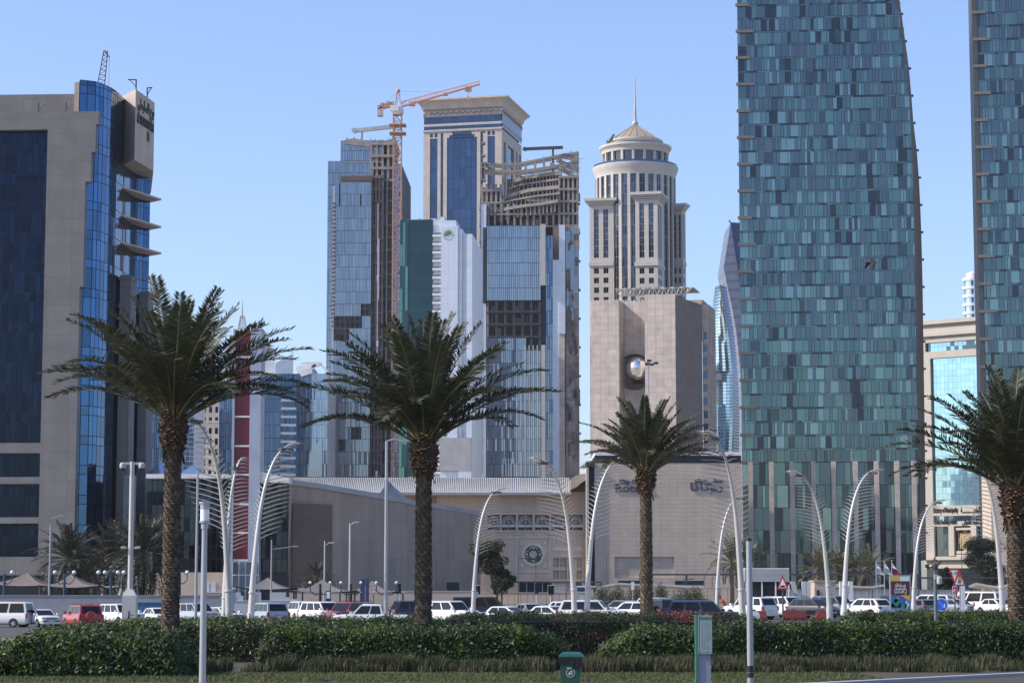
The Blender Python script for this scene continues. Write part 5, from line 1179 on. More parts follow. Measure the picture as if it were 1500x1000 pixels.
def hedge(name, label, x0, x1, y0, y1, H, mix, size=.10, dens=420, round_l=1.2, round_r=1.2, prof=None, rough=.07, group=None, skew=0, flowers=None):
    """clipped hedge: leaves over a rounded box from x0..x1, y0..y1; prof(u) scales the height along x; skew moves its depth with x"""
    cx = (x0+x1)/2; T = thing(name, label, 'hedge', (cx, (y0+y1)/2, gz(cx, (y0+y1)/2)), 0, group)
    Lx, Ly = x1-x0, y1-y0; a = Lx * (Ly*1.0 + H*1.35); n = int(a * dens)
    u = rng.random(n); v = rng.random(n); face = rng.random(n)
    def hgt(X):
        l = np.clip((X)/round_l, 0, 1); r = np.clip((Lx-X)/round_r, 0, 1); h = H * np.sqrt(np.clip(1-(1-l)**2, 0, 1)) ** .8 * np.sqrt(np.clip(1-(1-r)**2, 0, 1)) ** .8
        if prof: h = h * np.interp(X/Lx, prof[0], prof[1])
        return h
    X = u*Lx; h = hgt(X); bump = .07*np.sin(X*2.1+H*9) + .05*np.sin(X*5.3+1) + .04*np.sin(X*11.7)
    ft = Ly/(Ly+H*1.35); top = face < ft; fr = (~top) & (face < ft + (1-ft)*.72)
    Y = np.where(top, v*Ly, np.where(fr, 0, Ly)); Z = np.where(top, h, h*v**.85)
    inset = .28*np.clip(Z/np.maximum(h, .1) - .62, 0, 1)**1.2*1.4
    Y = np.where(fr, Y + inset + .08*np.sin(X*3.1+Z*4), Y); Y = np.where((~top) & (~fr), Y - inset, Y)
    ed = np.minimum(Y, Ly-Y); Z = np.where(top, h - .18*np.exp(-ed/.18) + bump*.6 + .06*np.sin(Y*4+X), Z)
    N = np.zeros((n, 3)); N[:, 2] = np.where(top, 1, .25); N[:, 1] = np.where(top, -.1, np.where(fr, -1, 1))
    endl = X < round_l*.8; N[:, 0] = np.where(endl, -.9, np.where(Lx-X < round_r*.8, .9, 0)); N /= np.linalg.norm(N, axis=1, keepdims=True)
    Pt = np.stack([X - Lx/2, Y - Ly/2 + skew*(X-Lx/2), Z], 1) + rng.normal(size=(n, 3))*rough - N*np.abs(rng.normal(size=(n, 1)))*.05
    Pt[:, 2] = np.maximum(Pt[:, 2], .02)
    # end caps
    m = int(Ly*H*dens*.8)
    for sgn in (-1, 1):
        q = np.stack([np.full(m, sgn*(Lx/2 - .12)), rng.uniform(-Ly/2, Ly/2, m), rng.random(m)*H*.5], 1) + rng.normal(size=(m, 3))*rough; q[:, 1] += skew*q[:, 0]
        Pt = np.concatenate([Pt, q]); N = np.concatenate([N, np.tile([[sgn*.95, -.2, .25]], (m, 1))])
    V, mi = leaves(Pt, N, size, mix)
    pt_ = np.sin(Pt[:, 0]*.9 + H*7)*np.cos(Pt[:, 2]*2.3 + Pt[:, 0]*1.7) + .5*np.sin(Pt[:, 0]*3.7 + Pt[:, 1]*2); rr_ = rng.random(len(Pt)); mi = np.where((pt_ > .55) & (rr_ < .45), np.where(mi < 3, np.minimum(2, mi+1), mi), mi); mi = np.where((pt_ < -.55) & (rr_ < .55), np.where(mi < 3, np.maximum(0, mi-1), mi), mi)
    if flowers:
        for fx0, fx1, p, k in flowers:
            sel = (Pt[:, 0]+Lx/2 > fx0) & (Pt[:, 0]+Lx/2 < fx1) & (rng.random(len(Pt)) < p * np.clip(.5 + .9*np.sin(Pt[:, 0]*1.7)*np.cos(Pt[:, 2]*5 + Pt[:, 0]*.6), 0, 1)); mi = np.where(sel, k, mi)
    quads_mesh('foliage', V, LEAF[:len(mix)] if not flowers else LEAF, T, mi=mi)
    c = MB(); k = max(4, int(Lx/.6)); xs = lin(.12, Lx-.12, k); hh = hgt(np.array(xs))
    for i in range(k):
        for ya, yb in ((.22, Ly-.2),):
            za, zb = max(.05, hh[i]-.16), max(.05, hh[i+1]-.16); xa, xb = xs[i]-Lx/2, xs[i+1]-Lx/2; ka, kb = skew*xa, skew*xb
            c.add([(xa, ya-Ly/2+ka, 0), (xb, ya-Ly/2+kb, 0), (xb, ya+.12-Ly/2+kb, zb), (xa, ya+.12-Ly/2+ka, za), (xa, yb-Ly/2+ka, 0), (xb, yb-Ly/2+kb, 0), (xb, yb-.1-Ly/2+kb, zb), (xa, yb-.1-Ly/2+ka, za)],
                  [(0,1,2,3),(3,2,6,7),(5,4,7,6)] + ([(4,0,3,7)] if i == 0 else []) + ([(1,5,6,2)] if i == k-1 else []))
    c.build('shade_core', HEDGE_CORE, T); return T
X_ = lambda px, Y: P(px, 930, Y).x
hg = 'clipped hedges of the roundabout'
hedge('hedge', 'bright green clipped hedge at the lower left corner with a sunlit left end', X_(-1, 67), X_(270, 67), 66.3, 69.5, 1.18, (.42, .40, .18), .13, 520, 1.0, .5, None, .085, hg)
hedge('hedge', 'long front hedge of rounded leafy shrubs left of the green bin', X_(382, 73), X_(834, 73), 72, 75.6, 1.28, (.5, .40, .10), .12, 520, .7, 1.9, ((0, .3, .6, 1), (.97, 1.0, .98, 1.0)), .09, hg)
hedge('hedge', 'domed green hedge between the green bin and the information post', X_(880, 74), X_(1060, 74), 72.6, 76, 1.27, (.45, .42, .13), .12, 520, 1.9, .3, None, .09, hg)
hedge('hedge', 'long dark front hedge right of the information post', X_(1048, 76), X_(1600, 76), 75, 78.2, 1.37, (.56, .36, .08), .11, 560, .5, .5, None, .075, hg, skew=.02)
hedge('hedge', 'low dark flowering hedge sloping down at its left end behind the bright hedge', X_(-60, 84), X_(655, 84), 81, 90, 1.40, (.56, .34, .08, 0, .02), .11, 300, .6, .5, ((0, .1, .2, .33, .5, 1), (.28, .40, .80, .97, 1, 1)), .08, hg, flowers=((6, 14, .06, 5), (0, 30, .06, 2)))
hedge('hedge', 'dark bronze hedge with red flowers behind the green bin', X_(636, 86), X_(1180, 86), 84, 95, 1.52, (.50, .16, .02, 0, .32), .10, 280, .8, 2.8, ((0, .1, .8, .92, 1), (.9, 1, 1, .82, .45)), .08, hg, flowers=((5, 15, .16, 3), (8.5, 11.5, .28, 3)))
hedge('hedge', 'square cut hedge behind the front hedge on the right, below the advertising board', X_(1226, 99), X_(1600, 99), 97, 101, 1.45, (.55, .36, .09), .11, 420, .9, .5, None, .07, hg)

def blades(name, label, poly_fn, n, h, w, cols, kind='stuff', lean=.35):
    pts = np.array([poly_fn() for _ in range(n)]); hs = pts[:, 2] if pts.shape[1] > 2 else 1.0; pts = pts[:, :2]; z = np.array([gz(x, y) for x, y in pts]); H = h*rng.uniform(.45, 1.15, n)*hs
    a = rng.uniform(0, 2*pi, n); l = H*lean*rng.uniform(.3, 1.5, n); W = w*rng.uniform(.7, 1.3, n)
    b = a + pi/2; base = np.stack([pts[:, 0], pts[:, 1], z], 1); side = np.stack([np.cos(b)*W, np.sin(b)*W, 0*W], 1); tip = base + np.stack([np.cos(a)*l, np.sin(a)*l, H], 1); mid = base + np.stack([np.cos(a)*l*.3, np.sin(a)*l*.3, H*.55], 1)
    V = np.stack([base, mid + side*.5, tip, mid - side*.5], 1).reshape(-1, 3)
    o = quads_mesh(name, V, cols, mi=rng.choice(len(cols), n)); props(o, label, None, None, kind); return o
GR = [mat('grass_olive', (.060,.075,.025), .7, var=.3, vs=1.5, tl=.2), mat('grass_dry', (.11,.105,.05), .8, var=.3, vs=1.5, tl=.2), mat('grass_dark', (.028,.036,.016), .7, var=.3, tl=.2)]
LW = [mat('lawn_green', (.055,.085,.022), .7, var=.3, vs=1.5, tl=.25), mat('lawn_pale', (.12,.13,.05), .7, var=.2, tl=.25)]
def tuft(x0, x1, y0, y1):
    cl = [(U(x0, x1), U(y0, y1), U(.5, 1.15), U(.10, .24)) for _ in range(int((x1-x0)*(y1-y0)*2.2))]
    def f():
        c = random.choice(cl); return (c[0] + random.gauss(0, c[3]), c[1] + random.gauss(0, c[3]), c[2])
    return f
blades('ornamental_grass', None, tuft(-10.6, 9.5, 69.6, 71.6), 36000, .50, .022, GR)
blades('ornamental_grass', None, tuft(2.2, 17.5, 70.0, 73.4), 30000, .50, .022, GR)
blades('lawn', None, lambda: (U(-15, 10.5), U(62.4, 69.4)), 60000, .10, .02, LW, lean=.8)
blades('roundabout_lawn', None, lambda: (U(-3, 22), U(101, 131)), 26000, .10, .03, LW, lean=.8)

# palms
BARK = mat('palm_bark', (.085,.062,.042), .95, var=.35, vs=6, bump=.6, bs=25); BARK2 = mat('palm_bark_edge', (.155,.122,.085), .95, var=.3, vs=5); BOOT = mat('palm_boot', (.06,.038,.02), .9, var=.4, vs=9); BOOT2 = mat('cut_frond_stub', (.24,.13,.055), .85, var=.3, vs=6)
FROND = [mat('frond_green', (.044,.054,.026), .55, var=.25, vs=1, tl=.15), mat('frond_olive', (.072,.077,.040), .55, var=.25, vs=1, tl=.15), mat('frond_rib', (.13,.125,.06), .6, var=.2)]
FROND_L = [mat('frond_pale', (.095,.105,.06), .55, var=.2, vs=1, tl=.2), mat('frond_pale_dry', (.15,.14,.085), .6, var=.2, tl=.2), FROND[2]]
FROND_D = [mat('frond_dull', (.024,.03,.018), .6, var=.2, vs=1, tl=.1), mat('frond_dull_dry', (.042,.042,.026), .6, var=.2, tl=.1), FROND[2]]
def palm(name, label, loc, H, Lf, nf, rt, seed, group=None, detail=1.0, fm=FROND, boot=1.6, rboot=.46, lean=(0, 0), emax=89, emin=33, upr=.38, crown_rot=0):
    rr = random.Random(seed); T = thing(name, label, 'palm tree', loc, 0, group)
    lx, ly = lean
    # trunk with leaf-base scales
    c = MB(); hz = H - boot*.7; prof = [(rt*1.25, -.3), (rt*1.12, .5), (rt, 1.2), (rt*.95, hz*.6), (rt*.9, hz), (rt*.9, H-.1)]
    c.lathe(prof, 12, m=0)
    if detail > .5:
        z = .05; k = 0; step = .105
        while z < hz:
            r = np.interp(z, [p[1] for p in prof], [p[0] for p in prof]); n = 9
            for j in range(n):
                a = 2*pi*(j + (k % 2)*.5 + k*.13)/n + rr.uniform(-.06, .06); da = pi/n*.95; h = step*2.0*rr.uniform(.85, 1.2); o = rt*.10 + rr.uniform(0, .5)*rt*.18
                pt = lambda aa, q, zz: (q*cos(aa), q*sin(aa), zz)
                c.add([pt(a-da, r*.98, z), pt(a+da, r*.98, z), pt(a+da*.55, r+o, z+h*.85), pt(a-da*.55, r+o, z+h*.85), pt(a+da*.5, r*.9, z+h), pt(a-da*.5, r*.9, z+h)], [(0,1,2,3)], 0 if rr.random() < .75 else 1); c.add([pt(a+da*.55, r+o, z+h*.85), pt(a-da*.55, r+o, z+h*.85), pt(a-da*.5, r*.9, z+h), pt(a+da*.5, r*.9, z+h)], [(0,1,2,3)], 1)
            z += step; k += 1
    c.build('trunk', [BARK, BARK2], T)
    if boot:
        c = MB(); c.lathe([(rt*.8, hz-.35), (rt*1.05, hz-.15), (rboot*.92, hz+boot*.22), (rboot, hz+boot*.5), (rboot*.9, hz+boot*.8), (rboot*.55, hz+boot), (.05, hz+boot+.1)], 14, m=0)
        for i in range(190):
            t = rr.random(); zz = hz - .1 + t*boot*.98; r = np.interp(t, [0, .25, .5, .8, 1], [rt*1.1, rboot*.93, rboot, rboot*.9, rboot*.6]); a = rr.uniform(0, 2*pi)
            d = Vector((cos(a), sin(a), .75)).normalized(); p = Vector((r*.9*cos(a), r*.9*sin(a), zz)); q = p + d*rr.uniform(.10, .19); c.bar(p, q, .085, .05, m=0); c.bar(q, q + d*.012, .075, .045, m=1)
        for i in range(26):
            a = rr.uniform(0, 2*pi); p = Vector((rt*cos(a), rt*sin(a), hz+rr.uniform(-.1, .25))); c.bar(p, p + Vector((cos(a)*.12, sin(a)*.12, -rr.uniform(.2, .45))), .06, .02, m=0)
        c.build('frond_boots', [BOOT, BOOT2], T)
    V = []; MI = []; rib = MB(); H0 = H
    for i in range(nf):
        u = (i+.5)/nf; az = i*2.39996 + rr.uniform(-.25, .25) + crown_rot
        e0 = radians((emin + 30*(u/.64) if u < .64 else 66 + (emax-66)*(u-.64)/.36) + rr.uniform(-5, 5)) if boot else radians(emin + (emax-emin)*u**.85 + rr.uniform(-5, 5)); L = Lf*rr.uniform(.88, 1.08)*(1.0 if e0 > radians(62) else 1.12)
        bend = radians(rr.uniform(46, 66))*(1.0 - .74*(max(0, e0)/(pi/2))**1.3); tw = rr.uniform(-.35, .35)
        n = 15; p = Vector((cos(az)*.12, sin(az)*.12, H0 - .25 + .25*u)); pts = [p.copy()]; dirs = []
        for k in range(n):
            t = (k+.5)/n; e = e0 - bend*t**1.5*1.35; d = Vector((cos(e)*cos(az + tw*t*.5), cos(e)*sin(az + tw*t*.5), sin(e))); dirs.append(d); p = p + d*L/n; pts.append(p.copy())
        rib.tube(pts, [.035*(1-.85*k/n) + .004 for k in range(n+1)], 4 if detail > .5 else 3, 2, caps=False)
        nl = int(84*detail); mcol = 1 if rr.random() < .3 else 0
        for k in range(nl):
            t = .17 + .82*k/(nl-1); f = t*n; j = min(n-1, int(f)); P0 = pts[j].lerp(pts[j+1], f-j); d = dirs[j]
            side = d.cross(Vector((0, 0, 1))); side = side.normalized() if side.length > .05 else Vector((-sin(az), cos(az), 0)); up = side.cross(d)
            ll = L*.14*min(1, .35 + 3.2*(t-.17))*(1 - .60*max(0, t-.62)/.38); w = .066 if detail > .5 else .11
            for sg in (-1, 1):
                fw = .42 + .5*t*t + rr.uniform(-.12, .12); v = (side*sg + d*fw + up*(.42*rr.choice((.4, 1, 1.3))+ rr.uniform(-.15, .15))).normalized(); v.z -= .10
                tip = P0 + v*ll*rr.uniform(.85, 1.12); tip.z -= .05*ll; m = P0 + v*ll*.45; wv = v.cross(up + side*rr.uniform(-.9, .9) + d*rr.uniform(-.5, .5)).normalized()*w*.5
                V += [P0[:], (m+wv)[:], tip[:], (m-wv)[:]]; MI.append(mcol if rr.random() < .8 else 1-mcol)
    cr = quads_mesh('crown', np.array(V), fm, T, mi=MI); rib.build('frond_ribs', fm, cr)
    return T
pg = 'tall date palms behind the hedges'
def pal(px, Y, ptop, *a, **k):
    g = G(px, Y); return palm('date_palm', a[0], g, Zat(ptop, Y) - g.z, *a[1:], **k)
pal(250, 80, 612, 'tallest date palm in front of the left office tower', 4.75, 60, .30, 3, pg, crown_rot=.4)
pal(620, 80, 645, 'wide crowned date palm in front of the two unfinished towers', 4.55, 56, .29, 12, pg, crown_rot=1.2)
pal(947, 112, 690, 'date palm in front of the hotel lettering on the mall block', 3.7, 54, .30, 21, pg, boot=1.3, rboot=.48, crown_rot=.2)
pal(1490, 78, 712, 'date palm cut by the right edge of the picture', 4.1, 56, .31, 33, pg, rboot=.5, crown_rot=2.2)
# smaller planting further back
def sp(px, Y, ptop, lab, Lf, seed, fm, nf=30, rt=.2, emin=-20): 
    g = G(px, Y); palm('young_palm', lab, g, max(.6, Zat(ptop, Y) - g.z), Lf, nf, rt, seed, 'small palms by the car parks', .45, fm, 0, emin=emin)
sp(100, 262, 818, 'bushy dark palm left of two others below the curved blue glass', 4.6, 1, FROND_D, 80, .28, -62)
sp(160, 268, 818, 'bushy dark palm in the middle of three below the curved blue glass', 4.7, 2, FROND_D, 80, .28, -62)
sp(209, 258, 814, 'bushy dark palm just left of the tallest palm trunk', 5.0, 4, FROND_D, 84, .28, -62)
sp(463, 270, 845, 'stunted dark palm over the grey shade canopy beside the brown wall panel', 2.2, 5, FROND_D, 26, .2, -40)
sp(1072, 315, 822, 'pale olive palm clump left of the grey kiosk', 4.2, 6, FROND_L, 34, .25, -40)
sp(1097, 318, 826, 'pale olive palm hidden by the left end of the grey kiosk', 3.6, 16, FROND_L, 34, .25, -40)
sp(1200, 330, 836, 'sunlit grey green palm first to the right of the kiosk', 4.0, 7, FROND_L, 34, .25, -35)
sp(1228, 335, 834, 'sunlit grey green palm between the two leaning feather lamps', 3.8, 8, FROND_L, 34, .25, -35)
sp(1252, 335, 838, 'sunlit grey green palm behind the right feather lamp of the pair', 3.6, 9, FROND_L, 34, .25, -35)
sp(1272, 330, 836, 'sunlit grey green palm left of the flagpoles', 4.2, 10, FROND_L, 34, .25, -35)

def tree(name, label, px, Y, ptop, pwid, seed, cols, group=None, trunk_h=.3):
    g = G(px, Y); T = thing(name, label, 'tree', g, 0, group); H = Zat(ptop, Y) - g.z; Rw = pwid*Y/FPX/2; rr = random.Random(seed); c = MB(); ends = []
    c.tube([(0, 0, -.2), (.1, 0, H*.15), (0, .1, H*trunk_h)], [.28, .22, .18], 8)
    for i in range(14):
        a = rr.uniform(0, 2*pi); e = Vector((cos(a)*Rw*rr.uniform(.3, .8), sin(a)*Rw*rr.uniform(.3, .8), H*rr.uniform(.28, .92))); c.tube([(0, .1, H*trunk_h*.9), e*.5 + Vector((0, 0, H*.12)), e], [.13, .08, .03], 6); ends.append(e)
    c.build('trunk', BARK, T); cl = []
    for e in ends:
        for _ in range(10): cl.append((e + Vector((rr.gauss(0, .5), rr.gauss(0, .5), rr.gauss(0, .35)))*1.0, rr.uniform(.35, .9)*Rw*.42))
    pts = []
    for q, r in cl:
        d = rng.normal(size=(210, 3)); d /= np.linalg.norm(d, axis=1, keepdims=True); pts.append(np.array(q) + d*r*rng.uniform(.55, 1.05, (210, 1))*[1, 1, .75])
    pts = np.concatenate(pts); nn = rng.normal(size=pts.shape); nn /= np.linalg.norm(nn, axis=1, keepdims=True)
    V, mi = leaves(pts, nn, .26, (.6, .35, .05)); quads_mesh('crown', V, cols, T, mi=mi); return T
TL = [mat('tree_leaf_dark', (.014,.022,.010), .6, tl=.1), mat('tree_leaf', (.028,.040,.018), .6, tl=.15), mat('tree_leaf_light', (.05,.062,.03), .6, tl=.15)]
tree('broadleaf_tree', 'dark leafy tree in front of the ornate mall entrance', 727, 285, 790, 58, 3, TL, trunk_h=.22)
tree('broadleaf_tree', 'dark leafy tree below the ministry building beside the right feather lamps', 1440, 360, 786, 70, 5, TL, trunk_h=.25)
tree('broadleaf_tree', 'small dark tree behind the triangular road signs', 1388, 330, 832, 34, 6, TL, trunk_h=.3)
def shrub(label, px, Y, ptop, pwid, mix, seed):
    g = G(px, Y); H = Zat(ptop, Y) - g.z; R0 = pwid*Y/FPX/2; T = thing('shrub', label, 'shrub', g, 0, 'shrubs along the mall fence'); n = 3200
    d = rng.normal(size=(n, 3)); d /= np.linalg.norm(d, axis=1, keepdims=True); d[:, 2] = np.abs(d[:, 2]); pts = d*[R0, min(R0, 1.6), H]*rng.uniform(.6, 1, (n, 1)) + rng.normal(size=(n, 3))*.12; pts[:, 2] = np.maximum(pts[:, 2], .05)
    V, mi = leaves(pts, d, .2, mix, .3); quads_mesh('foliage', V, [GR[0], LW[1], LEAF[4], GR[1]], T, mi=mi); c = MB()
    for i in range(7): a = U(0, 2*pi); c.tube([(0, 0, -.1), (cos(a)*R0*.5, sin(a)*.7, H*.75)], [.05, .02], 5)
    c.build('stems', BARK, T)
for lab, px, pt, pw, mix in (('pale olive shrub just right of the paired feather lamps', 878, 851, 40, (.4,.5,.05,.05)), ('rusty brown shrub left of the third palm trunk', 903, 856, 34, (.2,.2,.3,.3)), ('green shrub touching the third palm trunk', 930, 852, 34, (.5,.4,.05,.05)), ('dark round shrub right of the third palm trunk', 968, 853, 26, (.5,.1,.4,0)), ('brown hedge plant below the long rail', 1000, 862, 46, (.2,.2,.3,.3)), ('dark low shrub under the white carpark canopy', 1018, 856, 34, (.5,.2,.3,0))):
    shrub(lab, px, 250, pt, pw, mix, px)
# ------------------------------------------------------------------ vehicles
def paint(name, c, metal=0): return mat('paint_' + name, c, .28, metal, var=0, coat=.8)
PAINT = dict(white=paint('white', (.68,.68,.66)), silver=paint('silver', (.42,.43,.45), .5), red=paint('red', (.36,.018,.022)), maroon=paint('dark_red', (.22,.012,.018)), black=paint('black', (.010,.010,.012)), navy=paint('navy', (.018,.028,.055)), grey=paint('grey', (.16,.165,.17), .4))
CG = mat('car_glass', (.010,.012,.015), .08, var=0, spec=.35); TY = mat('tyre_rubber', (.018,.018,.018), .9); RIM = mat('wheel_rim', (.45,.46,.47), .35, .8); HL = mat('lamp_lens', (.55,.58,.62), .12, .3, var=0); TLm = mat('tail_lens', (.30,.008,.012), .2, var=0, coat=.5); PL = mat('plate', (.62,.62,.6), .5, var=0); TRIM = mat('plastic_trim', (.022,.022,.024), .6); CHR = mat('chrome', (.6,.6,.62), .18, .9, var=0)
KINDS = dict(
 sedan=dict(L=4.5, W=1.78, H=1.46, hood=.92, belt=.95, wb=2.65, r=.32, wf=1.15, rf=1.95, rr=1.25, bb=.62, tail=1.0),
 hatch=dict(L=3.9, W=1.7, H=1.5, hood=.95, belt=.97, wb=2.45, r=.31, wf=.95, rf=1.7, rr=.55, bb=.15, tail=.97),
 suv=dict(L=4.85, W=1.92, H=1.86, hood=1.16, belt=1.15, wb=2.8, r=.39, wf=1.22, rf=1.85, rr=.42, bb=.10, tail=1.15),
 crossover=dict(L=4.55, W=1.85, H=1.66, hood=1.02, belt=1.06, wb=2.65, r=.36, wf=1.05, rf=1.85, rr=.75, bb=.2, tail=1.06),
 pickup=dict(L=5.2, W=1.8, H=1.78, hood=1.08, belt=1.1, wb=3.1, r=.37, wf=1.3, rf=1.95, rr=1.95, bb=1.75, tail=1.1),
 van=dict(L=5.0, W=1.78, H=2.1, hood=1.15, belt=1.15, wb=2.7, r=.34, wf=.35, rf=1.15, rr=.22, bb=.06, tail=1.15),
 jeep=dict(L=4.3, W=1.88, H=1.85, hood=1.12, belt=1.15, wb=2.5, r=.41, wf=1.45, rf=1.65, rr=.22, bb=.12, tail=1.15))
def car(kind, color, label, px, d, yaw, name=None, cat=None, lower=None, spare=False, rails=False, twotone=None, py=890, top=None):
    k = KINDS[kind]; L, W, H, r = k['L'], k['W'], k['H'], k['r']; hw = W/2; g = P(px, py, d); X, Yw = g.x, d
    nm = {'sedan': 'sedan', 'hatch': 'hatchback', 'suv': 'suv', 'crossover': 'crossover', 'pickup': 'pickup_truck', 'van': 'van', 'jeep': 'off_road_car'}[kind]
    T = thing(nm, label, cat or {'pickup': 'pickup truck', 'van': 'van'}.get(kind, 'car'), (X, Yw, gz(X, Yw)+.012), radians(yaw), 'cars queuing and parked beyond the hedges')
    B = MB(); belt, hood, tail = k['belt'], k['hood'], k['tail']; f = L/2
    st = [(-f, .48, tail*.78, .86), (-f+.06, .36, tail*.95, .94), (-f+.25, .30, tail, .985), (-f+k['bb']+.05, .26, tail+.01, 1), (-.3, .25, belt, 1), (f-k['wf'], .25, belt+.0, 1), (f-k['wf']*.55, .26, (belt+hood)/2+.0, .985), (f-.35, .28, hood*.94, .96), (f-.10, .34, hood*.82, .90), (f, .42, hood*.66, .80)]
    if kind in ('suv', 'jeep', 'pickup'): st[-3:] = [(f-.28, .34, hood*.97, .97), (f-.06, .38, hood*.90, .92), (f, .45, hood*.70, .86)]
    def sec(x, zb, zt, w):
        w *= hw; return [(x, 0, zb), (x, w*.88, zb), (x, w*.98, zb+.14), (x, w, zb+(zt-zb)*.5), (x, w*.985, zt-.16), (x, w*.93, zt-.04), (x, w*.80, zt), (x, 0, zt+.025)]
    n = len(st); vs = []; m = 14
    for s_ in st:
        q = sec(*s_); vs += q + [(x, -y, z) for x, y, z in q[-2:0:-1]]
    fs = [(i*m+j, i*m+(j+1) % m, (i+1)*m+(j+1) % m, (i+1)*m+j) for i in range(n-1) for j in range(m)]
    B.add(vs, fs, 0); B.add(vs[:m], [tuple(range(m-1, -1, -1))], 0); B.add(vs[-m:], [tuple(range(m))], 0)
    # greenhouse
    xf, xr, tf, tr = f-k['wf'], -f+k['bb'], f-k['rf'], -f+k['rr']; hb, hr = hw*.93, hw*(.80 if kind != 'van' else .88); zb = belt-.03; zs = H-.07
    base = [(xf, hb*.95, zb), (xr, hb*.97, zb), (xr, -hb*.97, zb), (xf, -hb*.95, zb)]; roof = [(tf, hr, zs), (tr, hr, zs), (tr, -hr, zs), (tf, -hr, zs)]; cap = [(tf-.18, hr*.85, H), (tr+.12, hr*.85, H-.02), (tr+.12, -hr*.85, H-.02), (tf-.18, -hr*.85, H)]
    B.add(base+roof+cap, [(i, (i+1) % 4, 4+(i+1) % 4, 4+i) for i in range(4)] + [(4+i, 4+(i+1) % 4, 8+(i+1) % 4, 8+i) for i in range(4)] + [(8, 9, 10, 11)], 1)
    if kind == 'pickup':
        B.box(-f+.08, xr-.08, -hw*.78, hw*.78, tail+.012, tail+.04, 2)
        B.tube([(xr-.25, -hw*.85, tail), (xr-.35, -hw*.7, H-.25), (xr-.35, hw*.7, H-.25), (xr-.25, hw*.85, tail)], .03, 6, 2)
    for sx in (-1, 1):
        for sy in (-1, 1):
            cx = sx*k['wb']/2; y = sy*hw; nn = 18
            ring = [(cx + (r+.07)*cos(pi*2*i/nn), y*1.002 + sy*.004, r + .02 + (r+.07)*sin(pi*2*i/nn)) for i in range(nn)]
            B.poly([p for p in ring if True], 2)
    if rails:
        for sy in (-1, 1): B.bar((tf-.3, sy*hr*.86, H+.05), (tr+.2, sy*hr*.86, H+.05), .04, m=2)
    B.box(f-.12, f+.02, -hw*.80, hw*.80, .26, .44, 2 if kind in ('suv', 'jeep', 'crossover') else 0); B.box(-f-.03, -f+.12, -hw*.88, hw*.88, .32, .52, 2 if kind in ('jeep', 'crossover') else 0)
    B.box(-.9, .9, -hw*1.006, hw*1.006, .24, .33, 2)
    p0 = PAINT[color]; B.build('body', [PAINT[twotone] if False else p0, PAINT[top or color], TRIM], T, 38)
    # glass
    def pane(q, u0, u1, v0, v1, nm_, off):
        a, b, c, d_ = [Vector(p) for p in q]; bil = lambda u, v: (a.lerp(b, u)).lerp(d_.lerp(c, u), v) + off
        g_ = MB(); g_.quad(bil(u0, v0), bil(u1, v0), bil(u1, v1), bil(u0, v1)); g_.build(nm_, CG, T)
    pane((base[3], base[0], roof[0], roof[3]), .06, .94, .07, .93, 'windscreen', Vector((.014, 0, .012)))
    pane((base[1], base[2], roof[2], roof[1]), .09, .91, .12 if kind != 'pickup' else .2, .88, 'rear_window', Vector((-.014, 0, .008)))
    cuts = {'suv': ((.04, .34), (.38, .66), (.70, .94)), 'van': ((.08, .28), (.32, .62), (.66, .96)), 'crossover': ((.08, .42), (.46, .74), (.78, .93)), 'pickup': ((.08, .52), (.57, .93)), 'jeep': ((.03, .33), (.37, .63), (.68, .96))}.get(kind, ((.10, .50), (.54, .88)))
    for u0, u1 in cuts:
        for sy in (1, -1):
            q = (base[0], base[1], roof[1], roof[0]) if sy > 0 else (base[3], base[2], roof[2], roof[3]); pane(q, u0, u1, .10, .90, 'side_window', Vector((0, sy*.014, .004)))
    for sx in (-1, 1):
        for sy in (-1, 1):
            w = MB(); w.M = Matrix.Translation((sx*k['wb']/2, sy*(hw-.10), r)) @ Matrix.Rotation(pi/2, 4, 'X'); w.lathe([(r*.6, -.11), (r*.93, -.115), (r, -.08), (r, .08), (r*.93, .115), (r*.6, .11)], 22)
            t = w.build('wheel', TY, T, 40); w = MB(); w.M = Matrix.Translation((sx*k['wb']/2, sy*(hw+.012), r)) @ Matrix.Rotation(pi/2, 4, 'X')
            w.lathe([(r*.62, 0), (r*.60, .01*sy)], 18); 
            for i in range(5): a = 2*pi*i/5; w.bar((0, 0, 0), (r*.6*cos(a), r*.6*sin(a), 0), r*.24, .02)
            w.lathe([(.001, -.012*sy), (r*.16, -.012*sy)], 10); w.build('rim', RIM, t)
    zf = hood*.80
    for sy in (-1, 1):
        h = MB(); h.box(f-.22, f-.035, sy*hw*.52, sy*hw*.905, zf-.06, zf+.07); h.build('headlight', HL, T)
        h = MB(); zt = tail*.86; (h.box(-f-.012, -f+.2, sy*hw*.70, sy*hw*.955, zt-.10, zt+.10) if kind not in ('van', 'pickup', 'suv') else h.box(-f-.012, -f+.15, sy*hw*.80, sy*hw*.97, zt-.22, zt+.12)); h.build('tail_light', TLm, T)
        h = MB(); h.box(xf-.12, xf+.06, sy*hw*1.0, sy*(hw+.2), belt+.02, belt+.19); h.build('mirror', PAINT[color], T)
    h = MB(); h.box(f-.1, f+.012, -hw*.48, hw*.48, zf-.10, zf+.07); 
    for i in range(3): h.box(f-.05, f+.022, -hw*.46, hw*.46, zf-.08+.055*i, zf-.065+.055*i, 1)
    h.box(f-.05, f+.03, -hw*.55, hw*.55, .46, .56, 0); h.build('grille', [TRIM, CHR], T)
    h = MB(); h.box(-f-.035, -f, -.26, .26, tail*.62, tail*.62+.12); h.build('number_plate', PL, T)
    h = MB(); h.box(f, f+.035, -.26, .26, .43, .54); h.build('number_plate', PL, T)
